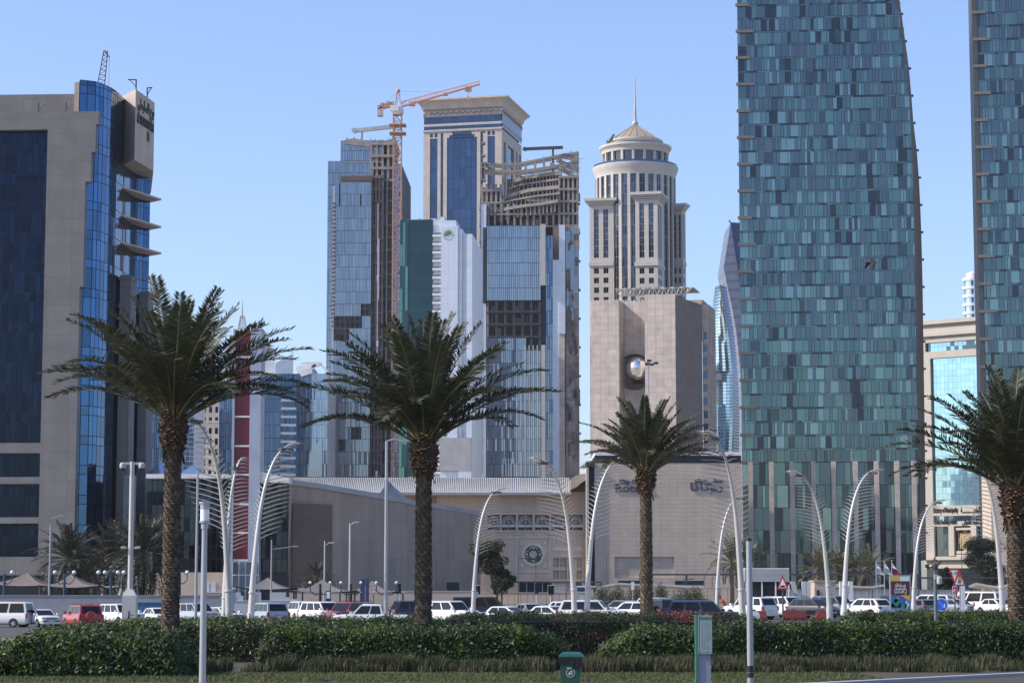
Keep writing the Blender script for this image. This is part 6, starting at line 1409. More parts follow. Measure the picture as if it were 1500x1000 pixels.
    if spare:
        w = MB(); w.M = Matrix.Translation((-f-.12, .1, .98)) @ Matrix.Rotation(pi/2, 4, 'Y'); w.lathe([(.05, -.12), (r*.9, -.12), (r, -.08), (r, .1), (r*.5, .1)], 20); w.build('spare_wheel', PAINT[color] if color == 'red' else TY, T, 40)
    for ob in (o_ for o_ in ()): pass
    return T
car('van', 'white', 'white high roofed van cut by the left edge of the picture', 4, 186, 168)
car('sedan', 'white', 'white saloon facing the viewer beside the white van', 61, 186, -57)
car('suv', 'red', 'bright red off-roader seen from behind with a spare wheel on its door', 121, 171, 117, spare=True, rails=True)
car('suv', 'white', 'white off-roader half hidden by the camera mast', 177, 182, -52, rails=True)
car('sedan', 'white', 'white saloon half hidden by the tallest palm trunk', 232, 190, -60)
car('suv', 'silver', 'silver off-roader behind the lantern post', 288, 186, -50)
car('suv', 'silver', 'silver off-roader seen from behind right of the three feather lamps', 392, 176, 117)
car('suv', 'white', 'white estate car peeping out behind the bigger white off-roader', 440, 200, 112)
car('suv', 'white', 'white off-roader partly hidden by the dark red one', 474, 182, -52)
car('suv', 'maroon', 'dark red off-roader nosing towards the viewer behind the white pickup', 511, 170, -128, rails=True)
car('pickup', 'white', 'white double cab pickup truck heading left', 545, 149, 176)
car('suv', 'black', 'black car showing behind the second palm trunk', 616, 185, 20)
car('suv', 'white', 'white luxury off-roader facing the viewer right of the second palm trunk', 660, 172, -42)
car('van', 'black', 'black minibus behind the small feather lamp', 703, 196, 4)
car('sedan', 'white', 'white saloon right of the small feather lamp by the traffic lights', 744, 164, -33)
car('hatch', 'silver', 'silver hatchback squeezed between two white saloons', 778, 190, -70)
car('sedan', 'white', 'white saloon just left of the paired feather lamps', 808, 164, -38)
car('suv', 'white', 'white off-roader passing behind the paired feather lamps', 868, 160, -14)
car('crossover', 'white', 'white crossover left of the third palm trunk', 927, 172, 148)
car('crossover', 'grey', 'grey crossover behind the white one left of the third palm trunk', 910, 200, 150)
car('jeep', 'white', 'white off-roader with a spare wheel right of the third palm trunk', 975, 180, 60, spare=True, top='black')
car('jeep', 'black', 'black off-roader with a spare wheel between the palm trunk and the navy car', 993, 168, 30, spare=True)
car('suv', 'navy', 'dark navy off-roader heading right behind the information post', 1031, 140, -4, rails=True)
car('suv', 'white', 'white off-roader seen from behind left of the speed bump sign', 1099, 188, 128)
car('suv', 'white', 'white off-roader facing the viewer behind the speed bump sign', 1152, 196, -52)
car('crossover', 'black', 'black crossover facing the viewer behind the red barriers', 1191, 192, -45)
car('suv', 'grey', 'grey off-roader hidden by the two leaning feather lamps', 1224, 198, -50)
car('crossover', 'white', 'white crossover seen from behind left of the advertising board', 1270, 186, 127)
car('suv', 'black', 'black car hidden behind the advertising board', 1306, 205, 130)
car('hatch', 'grey', 'grey hatchback right of the advertising board', 1349, 196, 110)
car('suv', 'white', 'white off-roader behind the round blue sign', 1360, 206, 150)
car('crossover', 'silver', 'small silver car far back above the white off-roaders on the right', 1356, 262, 175)
car('sedan', 'silver', 'silver saloon between the road signs and the white estate', 1402, 204, -60)
car('van', 'white', 'white van behind the tall feather lamp on the right', 1430, 205, 142)
car('sedan', 'white', 'white saloon left of the rightmost palm trunk', 1462, 200, -60)
car('sedan', 'white', 'white saloon half hidden by the foot of the big feather lamp', 326, 192, -45)
car('suv', 'white', 'white off-roader far back between the camera mast and the tallest palm', 222, 208, 120)
car('sedan', 'silver', 'silver saloon showing just right of the second palm trunk', 597, 196, 150)
car('crossover', 'white', 'white crossover between the twin traffic light and the paired feather lamps', 838, 186, -30)
car('suv', 'white', 'white off-roader left of the navy one, partly behind the black off-roader', 952, 196, 125)
car('sedan', 'white', 'white saloon beside the black crossover and the leaning feather lamps', 1240, 204, 125)
car('crossover', 'white', 'white crossover just right of the advertising board frame', 1335, 216, 130)
# ------------------------------------------------------------------ street furniture
SPINE = mat('lamp_spine', (.24,.235,.225), .5, metal=.2, var=.05)  # darker than the pole: the fins' shaded side is put into the colour
LAMPW = mat('lamp_white', (.50,.49,.465), .45, metal=.15, var=.1, streak=.06); GALV = mat('galvanised', (.34,.36,.38), .45, metal=.4, var=.08)
def pm(px, Y): return px*Y/FPX
def feather(label, bx, by_d, tipx, py_top, yaw, side):
    """leaning street lamp shaped like a palm frond; side -1 arches to the left"""
    d = by_d; g = G(bx, d, 890); T = thing('feather_lamp', label, 'street lamp', g, radians(yaw), 'feather shaped street lamps'); H = Zat(py_top, d) - g.z
    reach = abs(tipx - bx)*d/FPX/max(.35, cos(radians(yaw)))*1.0
    HF = (0, .3, .5, .65, .78, .87, .94, .985, 1.0, .998); XF = (0, .055, .12, .19, .29, .41, .55, .74, .90, 1.0); TF = [0]
    for i in range(1, 10): TF.append(TF[-1] + math.hypot((HF[i]-HF[i-1])*H, (XF[i]-XF[i-1])*reach))
    pts = []; n = 40
    for i in range(n+1):
        q = TF[-1]*i/n; sm = lambda A: sum(np.interp(q + TF[-1]*o, TF, A) for o in (-.04, -.02, 0, .02, .04))/5 if .05 < i/n < .95 else float(np.interp(q, TF, A))
        x, z = reach*sm(XF), H*sm(HF)
        pts.append(Vector((side*x, 0, z)))
    rad = [.225*(1-.16*min(1, i/n*3)) if i/n < .12 else max(.04, .17*(1-.8*(i/n-.12)/.88)) for i in range(n+1)]
    rad[0] = .26
    c = MB(); c.tube(pts, rad, 12, 0); c.tube([(0, 0, -.3), (0, 0, .05)], [.42, .42], 12, 0); q = pts[int(n*.24)]; c.lathe([(.17, q.z), (.19, q.z+.02), (.19, q.z+.08), (.16, q.z+.1)], 12, (q.x, q.y), 0); c.box(q.x+.12, q.x+.34, -.1, .1, q.z-.45, q.z-.02); c.build('pole', LAMPW, T, 40)
    c = MB(); L0 = H*.15; ns = 24
    for i in range(ns):
        t = .46 + .52*i/(ns-1); f = t*n; j = min(n-1, int(f)); p = pts[j].lerp(pts[j+1], f-j); tn = (pts[j+1]-pts[j]).normalized(); u = (t-.46)/.52
        ll = L0*(.62 + .55*sin(pi*min(1, u*1.15+.12)))*(1 - .5*u**3)
        for sg in (-1, 1):
            v = (Vector((0, sg, 0))*.86 + tn*(.36 - .3*u) + Vector((side*.40, 0, -.10*u))).normalized(); e = p + v*ll; m = p + v*ll*.5 + Vector((0, 0, .04))
            c.tube([p, m, e], [.030, .026, .007], 5, 0)
    c.build('spines', SPINE, T)
    c = MB(); q = pts[int(n*.93)]; c.box(q.x-.38, q.x+.38, -.16, .16, q.z-.20, q.z-.06); c.build('lamp_head', mat('lamp_head', (.06,.06,.06), .4) if 'lamp_head' not in bpy.data.materials else bpy.data.materials['lamp_head'], T)
for a in (('big feather lamp arching left beside the tallest palm trunk', 338, 97, 270, 610, 48, -1),
          ('slender feather lamp between the crimson pylon and the lantern post', 328, 116, 352, 668, 50, 1),
          ('dark topped feather lamp arching right in front of the crimson pylon', 366, 110, 428, 645, 44, 1),
          ('small feather lamp left of the broadleaf tree, arching right', 692, 164, 738, 713, 42, 1),
          ('left lamp of the feather pair that crosses over the mall entrance', 843, 127, 780, 673, 44, -1),
          ('right lamp of the feather pair that crosses over the mall entrance', 858, 127, 925, 664, 44, 1),
          ('tall feather lamp arching left over the hotel lettering', 1089, 106, 1026, 636, 50, -1),
          ('short feather lamp arching right behind the big one at the hotel lettering', 1049, 178, 1098, 723, 42, 1),
          ('left lamp of the feather pair in front of the teal tower', 1216, 148, 1153, 692, 40, -1),
          ('right lamp of the feather pair in front of the teal tower', 1235, 142, 1302, 684, 40, 1),
          ('feather lamp right of the advertising board, arching right', 1337, 168, 1395, 730, 40, 1),
          ('tall feather lamp arching left beside the rightmost palm', 1470, 124, 1408, 668, 44, -1),
          ('pale feather lamp half hidden behind the rightmost palm trunk', 1500, 168, 1440, 706, 40, -1)): feather(*a)

def camera_mast(label, px, Y, py_top, base=True):
    g = G(px, Y, 890); T = thing('camera_mast', label, 'camera mast', g); H = Zat(py_top, Y) - g.z; c = MB()
    k = Y/FPX
    c.tube([(0, 0, 0), (0, 0, H)], [3.9*k, 3.5*k], 14); c.build('pole', LAMPW, T, 40)
    c = MB(); w = 10*k; z1 = Zat(872, Y) - g.z; c.prism([(-w, -w*.8), (w, -w*.8), (w, w*.8), (-w, w*.8)], 0, z1); c.prism([(-w, -w*.8), (w, -w*.8), (w, w*.8), (-w, w*.8)], z1, z1+.28, 0, top=[(-w*.45, -w*.4), (w*.45, -w*.4), (w*.45, w*.4), (-w*.45, w*.4)]); c.box(-w*.05, w*.12, -w*.83, -w*.8, z1*.45, z1*.72, 1); c.box(-w*.8, w*.8, -w*.82, -w*.8, z1*.3, z1*.315, 1); c.build('cabinet', [LAMPW, M['black']], T)
    c = MB(); zt = Zat(679, Y) - g.z; c.box(-.5, .5, -.06, .06, zt-.04, zt+.06); c.build('cross_arm', LAMPW, T)
    for sx in (-1, 1):
        c = MB(); c.lathe([(.02, zt+.06), (.13, zt+.02), (.15, zt-.12), (.12, zt-.2)], 14, (sx*.42, 0)); d = c.build('dome_camera', LAMPW, T, 40); e = MB(); e.ball((sx*.42, 0, zt-.22), .11, 12); e.build('lens', M['black'], d)
        z2 = Zat(802, Y) - g.z; c = MB(); c.bar((0, 0, z2-.02), (sx*.3, -.1, z2), .05); c.box(sx*.22, sx*.42, -.16, -.02, z2-.03, z2+.07); c.build('side_camera', LAMPW, T)
camera_mast('tall pale camera mast with a cabinet at its foot', 190, 100, 676)

def lantern():
    Y = 53; g = G(297, Y, 960); T = thing('lantern_post', 'slim grey post with a cylindrical white lantern near the front hedge', 'lantern', g); H = Zat(768, Y); c = MB()
    c.tube([(0, 0, 0), (0, 0, H*.5), (0, 0, H)], [.082, .075, .062], 14); c.lathe([(.085, H-.1), (.085, H+.03), (.10, H+.04), (.10, H+.10), (.06, H+.1)], 14); c.build('post', GALV, T, 40)
    z0, z1 = Zat(764, Y), Zat(737, Y); c = MB(); c.lathe([(.105, z0+.02), (.107, z1-.14)], 20); c.build('diffuser', mat('lantern_glass', (.72,.74,.76), .25, var=0), T, 40)
    c = MB(); c.lathe([(.11, z1-.14), (.11, z1), (.001, z1)], 20); c.lathe([(.001, z1+.045), (.14, z1+.04), (.14, z1), (.001, z1)], 20); c.build('lantern_cap', GALV, T)
    c = MB(); c.lathe([(.108, z0+.03), (.125, z0+.02), (.125, z0-.02), (.06, z0-.06)], 20); c.build('collar', GALV, T)
lantern()
def plain_pole():
    Y = 56; g = G(1099, Y, 960); T = thing('grey_post', 'tall grey post with a black cap standing in front of the right hedge', 'post', g); H = Zat(792, Y); c = MB(); c.tube([(0, 0, 0), (0, 0, H)], [.082, .072], 14); c.build('shaft', GALV, T, 40)
    c = MB(); c.tube([(0, 0, H), (0, 0, H+.06)], [.076, .07], 14); c.lathe([(.079, .40), (.083, .40), (.083, .52), (.079, .52)], 14); z = Zat(984, Y); c.lathe([(.084, z), (.084, z+.16)], 14); c.build('band', M['black'], T)
plain_pole()
def bin_():
    Y = 53.5; g = G(836.5, Y, 980); T = thing('wheelie_bin', 'dark green wheelie bin with a round white mark and a black liner', 'bin', g, radians(-4)); GRN = mat('bin_green', (.012,.075,.038), .42, var=.1, vs=3); LID = mat('bin_lid', (.014,.085,.062), .35, var=.08)
    c = MB(); b, t = [(-.20, -.24), (.20, -.24), (.20, .22), (-.20, .22)], [(-.245, -.30), (.245, -.30), (.245, .30), (-.245, .30)]
    c.prism(b, .06, .92, 0, top=t); c.box(-.262, .262, -.32, .32, .90, .955); c.box(-.17, .17, -.262, -.25, .12, .4); c.build('body', GRN, T)
    c = MB(); c.prism([(-.285, -.345), (.285, -.345), (.285, .345), (-.285, .345)], .985, 1.03, 0, top=[(-.27, -.33), (.27, -.33), (.27, .33), (-.27, .33)]); c.prism([(-.27, -.33), (.27, -.33), (.27, .33), (-.27, .33)], 1.03, 1.085, 0, top=[(-.20, -.22), (.20, -.22), (.20, .25), (-.20, .25)]); c.tube([(-.2, .37, 1.0), (.2, .37, 1.0)], .02, 8); c.build('lid', LID, T)
    c = MB(); rr = random.Random(3); n = 40; per = []
    for i in range(n):
        t = i/n*4; k = int(t); f = t-k; cs = [(-.272, -.333), (.272, -.333), (.272, .333), (-.272, .333)]; A, B = cs[k], cs[(k+1) % 4]; per.append((A[0]+(B[0]-A[0])*f, A[1]+(B[1]-A[1])*f))
    zl = [.80 + rr.uniform(-.03, .05) - (.09 if p[0] > .05 and p[1] < 0 else 0) for p in per]
    for i in range(n):
        j = (i+1) % n; a, b2 = per[i], per[j]; q = rr.uniform(.99, 1.03); c.quad((a[0]*.98, a[1]*.97, zl[i]), (b2[0]*.98, b2[1]*.97, zl[j]), (b2[0]*1.03, b2[1]*1.02, .985), (a[0]*1.03, a[1]*1.02, .985))
    c.build('liner', mat('bin_liner', (.010,.010,.011), .25, bump=.4, bs=30), T)
    for sx in (-1, 1): c = MB(); c.M = Matrix.Translation((sx*.21, .2, .1)) @ Matrix.Rotation(pi/2, 4, 'Y'); c.lathe([(.02, -.025), (.1, -.025), (.1, .025), (.02, .025)], 18); c.build('wheel', TY, T)
    c = MB(); f = lambda z: -.24 - .06*(z-.06)/.86 - .006
    k = 30
    for i in range(k):
        a, b2 = 2*pi*i/k, 2*pi*(i+1)/k; c.quad(*[(r*cos(x), f(.615 + r*sin(x)), .615 + r*sin(x)) for r, x in ((.092, a), (.104, a), (.104, b2), (.092, b2))])
    c.quad(*[(x, f(z), z) for x, z in ((-.09, .715), (.09, .715), (.09, .742), (-.09, .742))])
    for p, q in (((-.03, .56), (-.03, .62)), ((.035, .56), (.035, .665)), ((-.03, .62), (.035, .665)), ((-.03, .58), (.035, .60)), ((-.05, .6), (-.03, .58))): c.bar((p[0], f(p[1]), p[1]), (q[0], f(q[1]), q[1]), .016)
    c.build('white_mark', mat('bin_mark', (.55,.62,.58), .6, var=0), T)
bin_()
def info_post():
    Y = 53; g = G(1030.5, Y, 950); k = Y/FPX; T = thing('information_post', 'grey and green information post with a timetable behind glass', 'information post', g); H = Zat(900, Y)
    gm = mat('post_green', (.035,.20,.115), .45, var=.05); c = MB(); c.box(-12.2*k, -8.6*k, -.10, .10, 0, H); c.build('green_edge', gm, T)
    c = MB(); c.box(-8.5*k, 10.2*k, -.07, .07, 0, H-.01); c.build('panel', mat('post_grey', (.25,.27,.33), .5, var=.06), T)
    z0, z1 = Zat(957, Y), Zat(901, Y); c = MB(); c.box(-8*k, 12*k, -.15, -.07, z0, z1); bx = c.build('display_case', GALV, T)
    c = MB(); c.box(-5.2*k, 11*k, -.156, -.15, z0+.06, z1-.115, 0); c.box(-5.2*k, 11*k, -.157, -.15, z1-.1, z1-.03, 1); c.box(-6.6*k, -5.9*k, -.153, -.15, z0, z1, 2); rr = random.Random(4)
    c.build('notice_sheet', [mat('notice_paper', (.42,.50,.47), .5, var=.1, vs=9), gm, M['black']], bx)
    c = MB(); z = z1 - .14
    while z > z0 + .08:
        x = -4.3*k
        while x < 9.5*k:
            w = rr.uniform(.012, .05); c.box(x, min(x+w, 10*k), -.159, -.157, z, z+.008); x += w + rr.uniform(.008, .03)
        z -= .022
    c.build('notice_lines', mat('notice_ink', (.08,.14,.12), .6, var=0), bx)
info_post()

def round_sign(): pass
RED = mat('sign_red', (.50,.02,.045), .4, var=0); SW = mat('sign_white', (.72,.73,.75), .4, var=0)
def tri(c, cx, cz, w, h, y, up=1, m=0, th=.02, sc=1.0):
    o = [(cx - w/2*sc, cz - up*h*.36*sc), (cx + w/2*sc, cz - up*h*.36*sc), (cx, cz + up*h*.64*sc)]
    c.slab(o, y, y+th, m)
def bump_sign():
    Y = 128; g = G(1147, Y, 895); k = Y/FPX; T = thing('speed_bump_sign', 'red bordered triangular speed bump sign on a dark pole', 'road sign', g); c = MB(); c.tube([(0, .03, 0), (0, .03, Zat(846, Y)-g.z)], .05, 10); c.build('pole', M['steel_dk'], T)
    cz = Zat(855, Y) - g.z; c = MB(); tri(c, 0, cz, 17*k, 21*k, -.03, 1, 0); tri(c, 0, cz-.02, 17*k, 21*k, -.036, 1, 1, .005, .66)
    b = [(4.6*k*cos(pi*i/10)*1.0, cz - 4.6*k + 3.0*k*sin(pi*i/10)**1.4) for i in range(11)]; c.poly([(x, -.04, z) for x, z in b], 2); c.build('sign_plate', [RED, SW, M['black']], T)
    c = MB(); tri(c, 3*k, cz-.1, 16*k, 16*k, .06, -1, 0); c.build('rear_plate', [mat('sign_back', (.16,.02,.03), .6)], T)
bump_sign()
def light_signs():
    Y = 158; k = Y/FPX; g = G(1399, Y, 880); T = thing('give_way_sign', 'upside down red bordered triangle sign with a small red sign below it', 'road sign', g); z = lambda py: Zat(py, Y) - g.z
    c = MB(); c.tube([(0, .05, 0), (0, .05, z(836))], .05, 10); c.build('pole', M['steel_dk'], T)
    c = MB(); tri(c, 0, z(841), 17*k, 24*k, -.03, -1, 0); tri(c, 0, z(841)+.03, 17*k, 24*k, -.036, -1, 1, .005, .64); c.build('sign_plate', [RED, SW], T)
    text('sign_lettering', arabic('قف'), .34, M['text_blk'], T, (-.22, -.045, z(840)), ext=.004)
    c = MB(); c.box(-3.6*k, 3.6*k, -.03, 0, z(875), z(858), 1); c.box(-3.1*k, 3.1*k, -.036, -.03, z(874), z(859), 0); c.bar((0, -.04, z(873)), (0, -.04, z(862)), .1, .01, 1); c.bar((-.14, -.04, z(866.5)), (0, -.04, z(862)), .1, .01, 1); c.bar((.14, -.04, z(866.5)), (0, -.04, z(862)), .1, .01, 1); c.bar((-.1, -.04, z(873)), (-.02, -.04, z(867)), .08, .01, 1); c.build('lower_plate', [RED, SW], T)
    g = G(1407, Y-1, 880); T = thing('signals_ahead_sign', 'red bordered triangle sign warning of traffic signals', 'road sign', g); c = MB(); c.tube([(0, .05, 0), (0, .05, z(838))], .055, 10); c.build('pole', GALV, T)
    c = MB(); tri(c, -.05, z(849), 19*k, 24*k, -.03, 1, 0); tri(c, -.05, z(849)-.03, 19*k, 24*k, -.036, 1, 1, .005, .68); c.build('sign_plate', [RED, SW], T)
    for py, col in ((842, (.5,.06,.03)), (847, (.6,.30,.03)), (851.5, (.03,.28,.12))):
        c = MB(); c.poly([(-.05 + .13*cos(2*pi*i/16), -.045, z(py) + .13*sin(2*pi*i/16)) for i in range(16)]); c.build('signal_dot', mat('dot_%d' % py, col, .5, var=0), T)
    g = G(1411, Y+2, 880); T = thing('white_marker_board', 'narrow white marker board on a post behind the triangle signs', 'marker board', g); c = MB(); c.box(-.14, .14, -.03, .03, 0, z(856)); c.build('board', SW, T)
light_signs()
def keep_sign():
    Y = 138; k = Y/FPX; g = G(1379, Y, 890); T = thing('keep_right_sign', 'round blue sign with a white arrow half hidden by the camera post', 'road sign', g); zc = Zat(885, Y)-g.z; c = MB(); R0 = 9.5*k; n = 28
    c.slab([(R0*cos(2*pi*i/n), zc + R0*sin(2*pi*i/n)) for i in range(n)], -.02, .01, 1); c.slab([(R0*.9*cos(2*pi*i/n), zc + R0*.9*sin(2*pi*i/n)) for i in range(n)], -.03, -.021, 0); c.bar((-.18, -.04, zc+.2), (.16, -.04, zc-.16), .08, .01, 1); c.bar((.18, -.04, zc-.18), (.18, -.04, zc+.05), .07, .01, 1); c.bar((.18, -.04, zc-.18), (-.05, -.04, zc-.18), .07, .01, 1); c.build('sign_plate', [mat('sign_blue', (.01,.10,.62), .35, var=0), SW], T); c = MB(); c.tube([(0, .04, 0), (0, .04, zc+R0)], .04, 8); c.build('pole', GALV, T)
keep_sign()
def small_camera_post():
    Y = 92; k = Y/FPX; g = G(1371, Y, 900); T = thing('camera_post', 'dark camera post with a white dome camera behind the right hedge', 'camera post', g); z = lambda py: Zat(py, Y)-g.z; c = MB(); c.tube([(0, 0, 0), (0, 0, z(830))], [.085, .075], 12); c.build('pole', mat('post_slate', (.14,.17,.20), .5, metal=.3), T, 40)
    c = MB(); c.box(-2*k, 4*k, -.12, .02, z(848), z(841)); c.lathe([(.02, z(843)), (4*k, z(845)), (4.3*k, z(851)), (3.4*k, z(855))], 14, (5.5*k, -.08)); d = c.build('dome_camera', LAMPW, T, 40); c = MB(); c.ball((5.5*k, -.08, z(855)), 3.2*k, 12); c.build('lens', M['black'], d)
    c = MB(); c.lathe([(.03, z(834)), (4.5*k, z(832)), (4.5*k, z(827)), (.03, z(824))], 12); 
    for i in range(12): a0, a1 = pi*i/12, pi*(i+1)/12; c.bar((5*k*cos(a0), 0, z(825)+6*k*sin(a0)), (5*k*cos(a1), 0, z(825)+6*k*sin(a1)), .03)
    c.bar((0, 0, z(819)), (0, 0, z(815)), .05); c.bar((-12*k, 0, z(832)), (0, 0, z(829)), .06); c.box(-14*k, -9*k, -.08, .08, z(831), z(826)); c.bar((0, 0, z(830)), (10*k, 0, z(837)), .05); c.bar((2*k, .1, z(832)), (10*k, .1, z(821)), .05); c.build('radar_unit', M['steel_dk'], T)
small_camera_post()
def ad_board():
    Y = 150; k = Y/FPX; g = G(1319, Y, 890); T = thing('advertising_board', 'upright advertising board with yellow, maroon and blue bands of Arabic writing', 'advertising board', g); z = lambda py: Zat(py, Y)-g.z; w = 15.3*k
    c = MB(); c.box(-w, w, -.1, .12, z(892.5), z(842)); c.box(-w*.5, -w*.35, -.05, .05, 0, z(892)); c.box(w*.35, w*.5, -.05, .05, 0, z(892)); c.build('frame', GALV, T)
    c = MB(); e = w*.88; b = lambda x0, x1, pa, pb, m: c.box(x0*e, x1*e, -.112, -.1, z(pb), z(pa), m)
    b(-1, 0, 844, 850.5, 0); b(0, 1, 844, 850.5, 1); b(-1, 1, 850.8, 871, 2); b(-1, 1, 871.2, 890.5, 3); b(.2, .98, 871.2, 875, 0); b(-1, .0, 883, 889, 4); c.slab([(.0, z(871.3)), (e, z(871.3)), (e, z(880))], -.118, -.112, 0)
    for i, (x, pz, r, m) in enumerate(((-.55, 878, .16, 4), (-.45, 882, .2, 4), (-.3, 877, .1, 0), (.4, 887, .16, 4), (.65, 882, .1, 1), (.62, 887, .12, 1), (.85, 885, .09, 1))): c.poly([(x*e + r*cos(a)*(1 if i % 2 else .7), -.12, z(pz) + r*1.3*sin(a)) for a in lin(0, 2*pi*11/12, 11)], m)
    c.build('poster', [mat('poster_yellow', (.62,.36,.015), .5, var=0), mat('poster_pale', (.55,.66,.72), .5, var=0), mat('poster_maroon', (.085,.010,.014), .5, var=.05), mat('poster_blue', (.02,.12,.42), .5, var=.15, vs=3), mat('poster_green', (.03,.20,.12), .5, var=.2, vs=5)], T)
    for i, (t, wd) in enumerate((('تجنب المخالفات', 1.15), ('والتزم بالسرعات', 1.25), ('في الأحياء السكنية', 1.35))): text('poster_lettering', arabic(t), .30, SW, T, (-wd/2*.62, -.122, z(858.5 + i*4.7)), ext=.003, width=wd*.62, bold=.006)
ad_board()

def street_light(label, px, Y, pyt, arms=1, r=.07, m=None, arm=1.2, drop=0):
    g = G(px, Y); T = thing('street_light', label, 'street light', g, 0, 'slim street lights'); H = Zat(pyt, Y)-g.z; c = MB(); c.tube([(0, 0, 0), (0, 0, H)], [r, r*.65], 10); c.build('pole', m or GALV, T)
    for sx in ((1,), (1, -1))[arms-1] if arms else ():
        c = MB(); c.tube([(0, 0, H-drop), (sx*arm*.5, 0, H-drop+.12), (sx*arm, 0, H-drop+.3 if drop else H-drop+.02)], .04, 6); c.box(sx*arm - .05*sx, sx*(arm+.55), -.12, .12, H-drop+(.26 if drop else -.03), H-drop+(.38 if drop else .08)); c.build('lamp_arm', m or GALV, T)
street_light('tall thin light pole left of the second palm with an arm at its top', 565, 118, 646, 1, .11, None, .75)
street_light('tall plain pole left of the lantern post', 287, 150, 690, 0, .11)
street_light('pole with one lamp arm in front of the dark pavilion glass', 397, 235, 790, 1, .10, None, 2.2, 1.0)
street_light('white lamp with a short arm before the brown wall panel', 475, 250, 792, 1, .10, LAMPW, .5, .5)
street_light('white lamp post in front of the plain mall wing', 512, 240, 766, 1, .13, LAMPW, .4, .2)
street_light('short pole with a lamp arm near the left office tower', 72, 230, 768, 1, .12, None, .9, -.6)
for i, (px, pt, lab) in enumerate(((597, 806, 'left of the second palm trunk'), (638, 812, 'right of the second palm trunk'), (759, 818, 'below the left side of the medallion'), (785, 812, 'below the medallion'), (830, 818, 'left of the lattice windows'), (889, 816, 'left of the long rail'), (1001, 848, 'right of the third palm trunk'), (1410, 790, 'below the ministry building'))): street_light('thin dark pole ' + lab, px, 280, pt, 0 if i % 2 else 1, .06, M['steel_dk'], .7)
street_light('pole with floodlights in front of the mirrored sphere', 952, 330, 533, 0, .14)
def flood():
    Y = 329; g = G(952, Y); zt = Zat(536, Y); T = thing('floodlight_cluster', 'cluster of floodlights on the pole before the mirrored sphere', 'floodlight', (g.x, Y, zt)); c = MB(); c.bar((-.4, 0, .1), (1.2, 0, .5), .12)
    for x, z in ((-.2, .35), (.45, .25), (1.1, .45), (.1, .8)): c.box(x-.3, x+.35, -.25, .1, z-.2, z+.15)
    c.build('lamps', M['steel_dk'], T)
flood()
def globe(label, px, Y, pyt, n=2, m=None, rad=.17):
    g = G(px, Y); T = thing('globe_lamp', label, 'globe lamp', g, 0, 'globe lamps by the low wall'); H = Zat(pyt, Y)-g.z; bl = m or mat('lamp_blue', (.02,.045,.11), .5); c = MB(); c.tube([(0, 0, 0), (0, 0, H-.1)], [.16, .12], 8)
    xs = {1: (.75,), 2: (-.95, .95), 4: (-1.25, -.6, .7, 1.3)}[n]
    for x in xs: c.tube([(0, 0, H-1.0), (x*.5, 0, H-1.15), (x, 0, H-.75), (x, 0, H-.25)], .05, 6)
    c.build('post', bl, T)
    for x in xs: c = MB(); c.ball((x, 0, H), rad*1.25, 16); c.build('globe', mat('globe_white', (.62,.66,.74), .3, var=0) if 'globe_white' not in bpy.data.materials else bpy.data.materials['globe_white'], T, 60)
globe('single white globe lamp on a blue post at the left edge', 6, 225, 838, 1); globe('two white globes on a blue post between the two tan canopies', 94, 225, 838, 2); globe('four white globes on a blue post right of the tan canopies', 162, 228, 838, 4); globe('white globe lamp right of the tallest palm trunk', 263, 230, 838, 1)
for px, lab in ((469, 'left'), (514, 'middle'), (566, 'right')): globe('black lantern post with drooping arms, %s one of three before the grey canopies' % lab, px, 215, 853, 2, M['black'], .12)

def canopy(label, pts, d, colr, name='shade_canopy', posts=(), drop=None):
    """pts: list of (px, py) outline top ridge: left, apex, right with eave"""
    (la, le), (ax, ay), (ra, re) = pts; g = G(ax, d); T = thing(name, label, 'shade canopy', g, 0, 'fabric shade canopies'); k = d/FPX; z = lambda py: Zat(py, d)-g.z
    x0, x1 = (la-ax)*k, (ra-ax)*k; D = 5.5; c = MB(); n = 8
    cor = [(x0, -D, z(le)), (x1, -D, z(re)), (x1, D, z(re)), (x0, D, z(le))]; ap = Vector((0, 0, z(ay)))
    for i in range(4):
        A, B = Vector(cor[i]), Vector(cor[(i+1) % 4])
        for j in range(n):
            u0, u1 = j/n, (j+1)/n
            sag = lambda u, v: Vector((0, 0, -.55*sin(pi*u)*(1-v)*.5 - .5*sin(pi*v)))
            for a in range(n):
                v0, v1 = a/n, (a+1)/n; P_ = lambda u, v: A.lerp(B, u).lerp(ap, v) + sag(u, v); c.quad(P_(u0, v0), P_(u1, v0), P_(u1, v1), P_(u0, v1))
    c.build('fabric', colr, T, 40)
    for x, y, _z in cor: c = MB(); c.tube([(x*.93, y*.9, 0), (x*.93, y*.9, _z-.1)], .09, 8); c.build('post', M['steel_dk'], T)
TANF = mat('canopy_tan', (.155,.13,.115), .9, var=.06); GREYF = mat('canopy_grey', (.14,.135,.13), .9, var=.05); WHF = mat('canopy_white', (.66,.62,.55), .8, var=.04, tl=.2)
canopy('tan shade canopy at the far left below the office tower', ((-20, 852), (40, 838), (90, 856)), 250, TANF); canopy('tan shade canopy in front of the bushy palms', ((70, 856), (103, 840), (160, 857)), 246, TANF)
canopy('grey shade canopy right of the crimson pylon', ((352, 858), (392, 845), (440, 860)), 246, GREYF); canopy('grey shade canopy below the brown wall panel', ((424, 863), (472, 848), (528, 864)), 240, GREYF); canopy('grey shade canopy behind the black lantern posts', ((500, 864), (545, 850), (590, 865)), 252, GREYF)
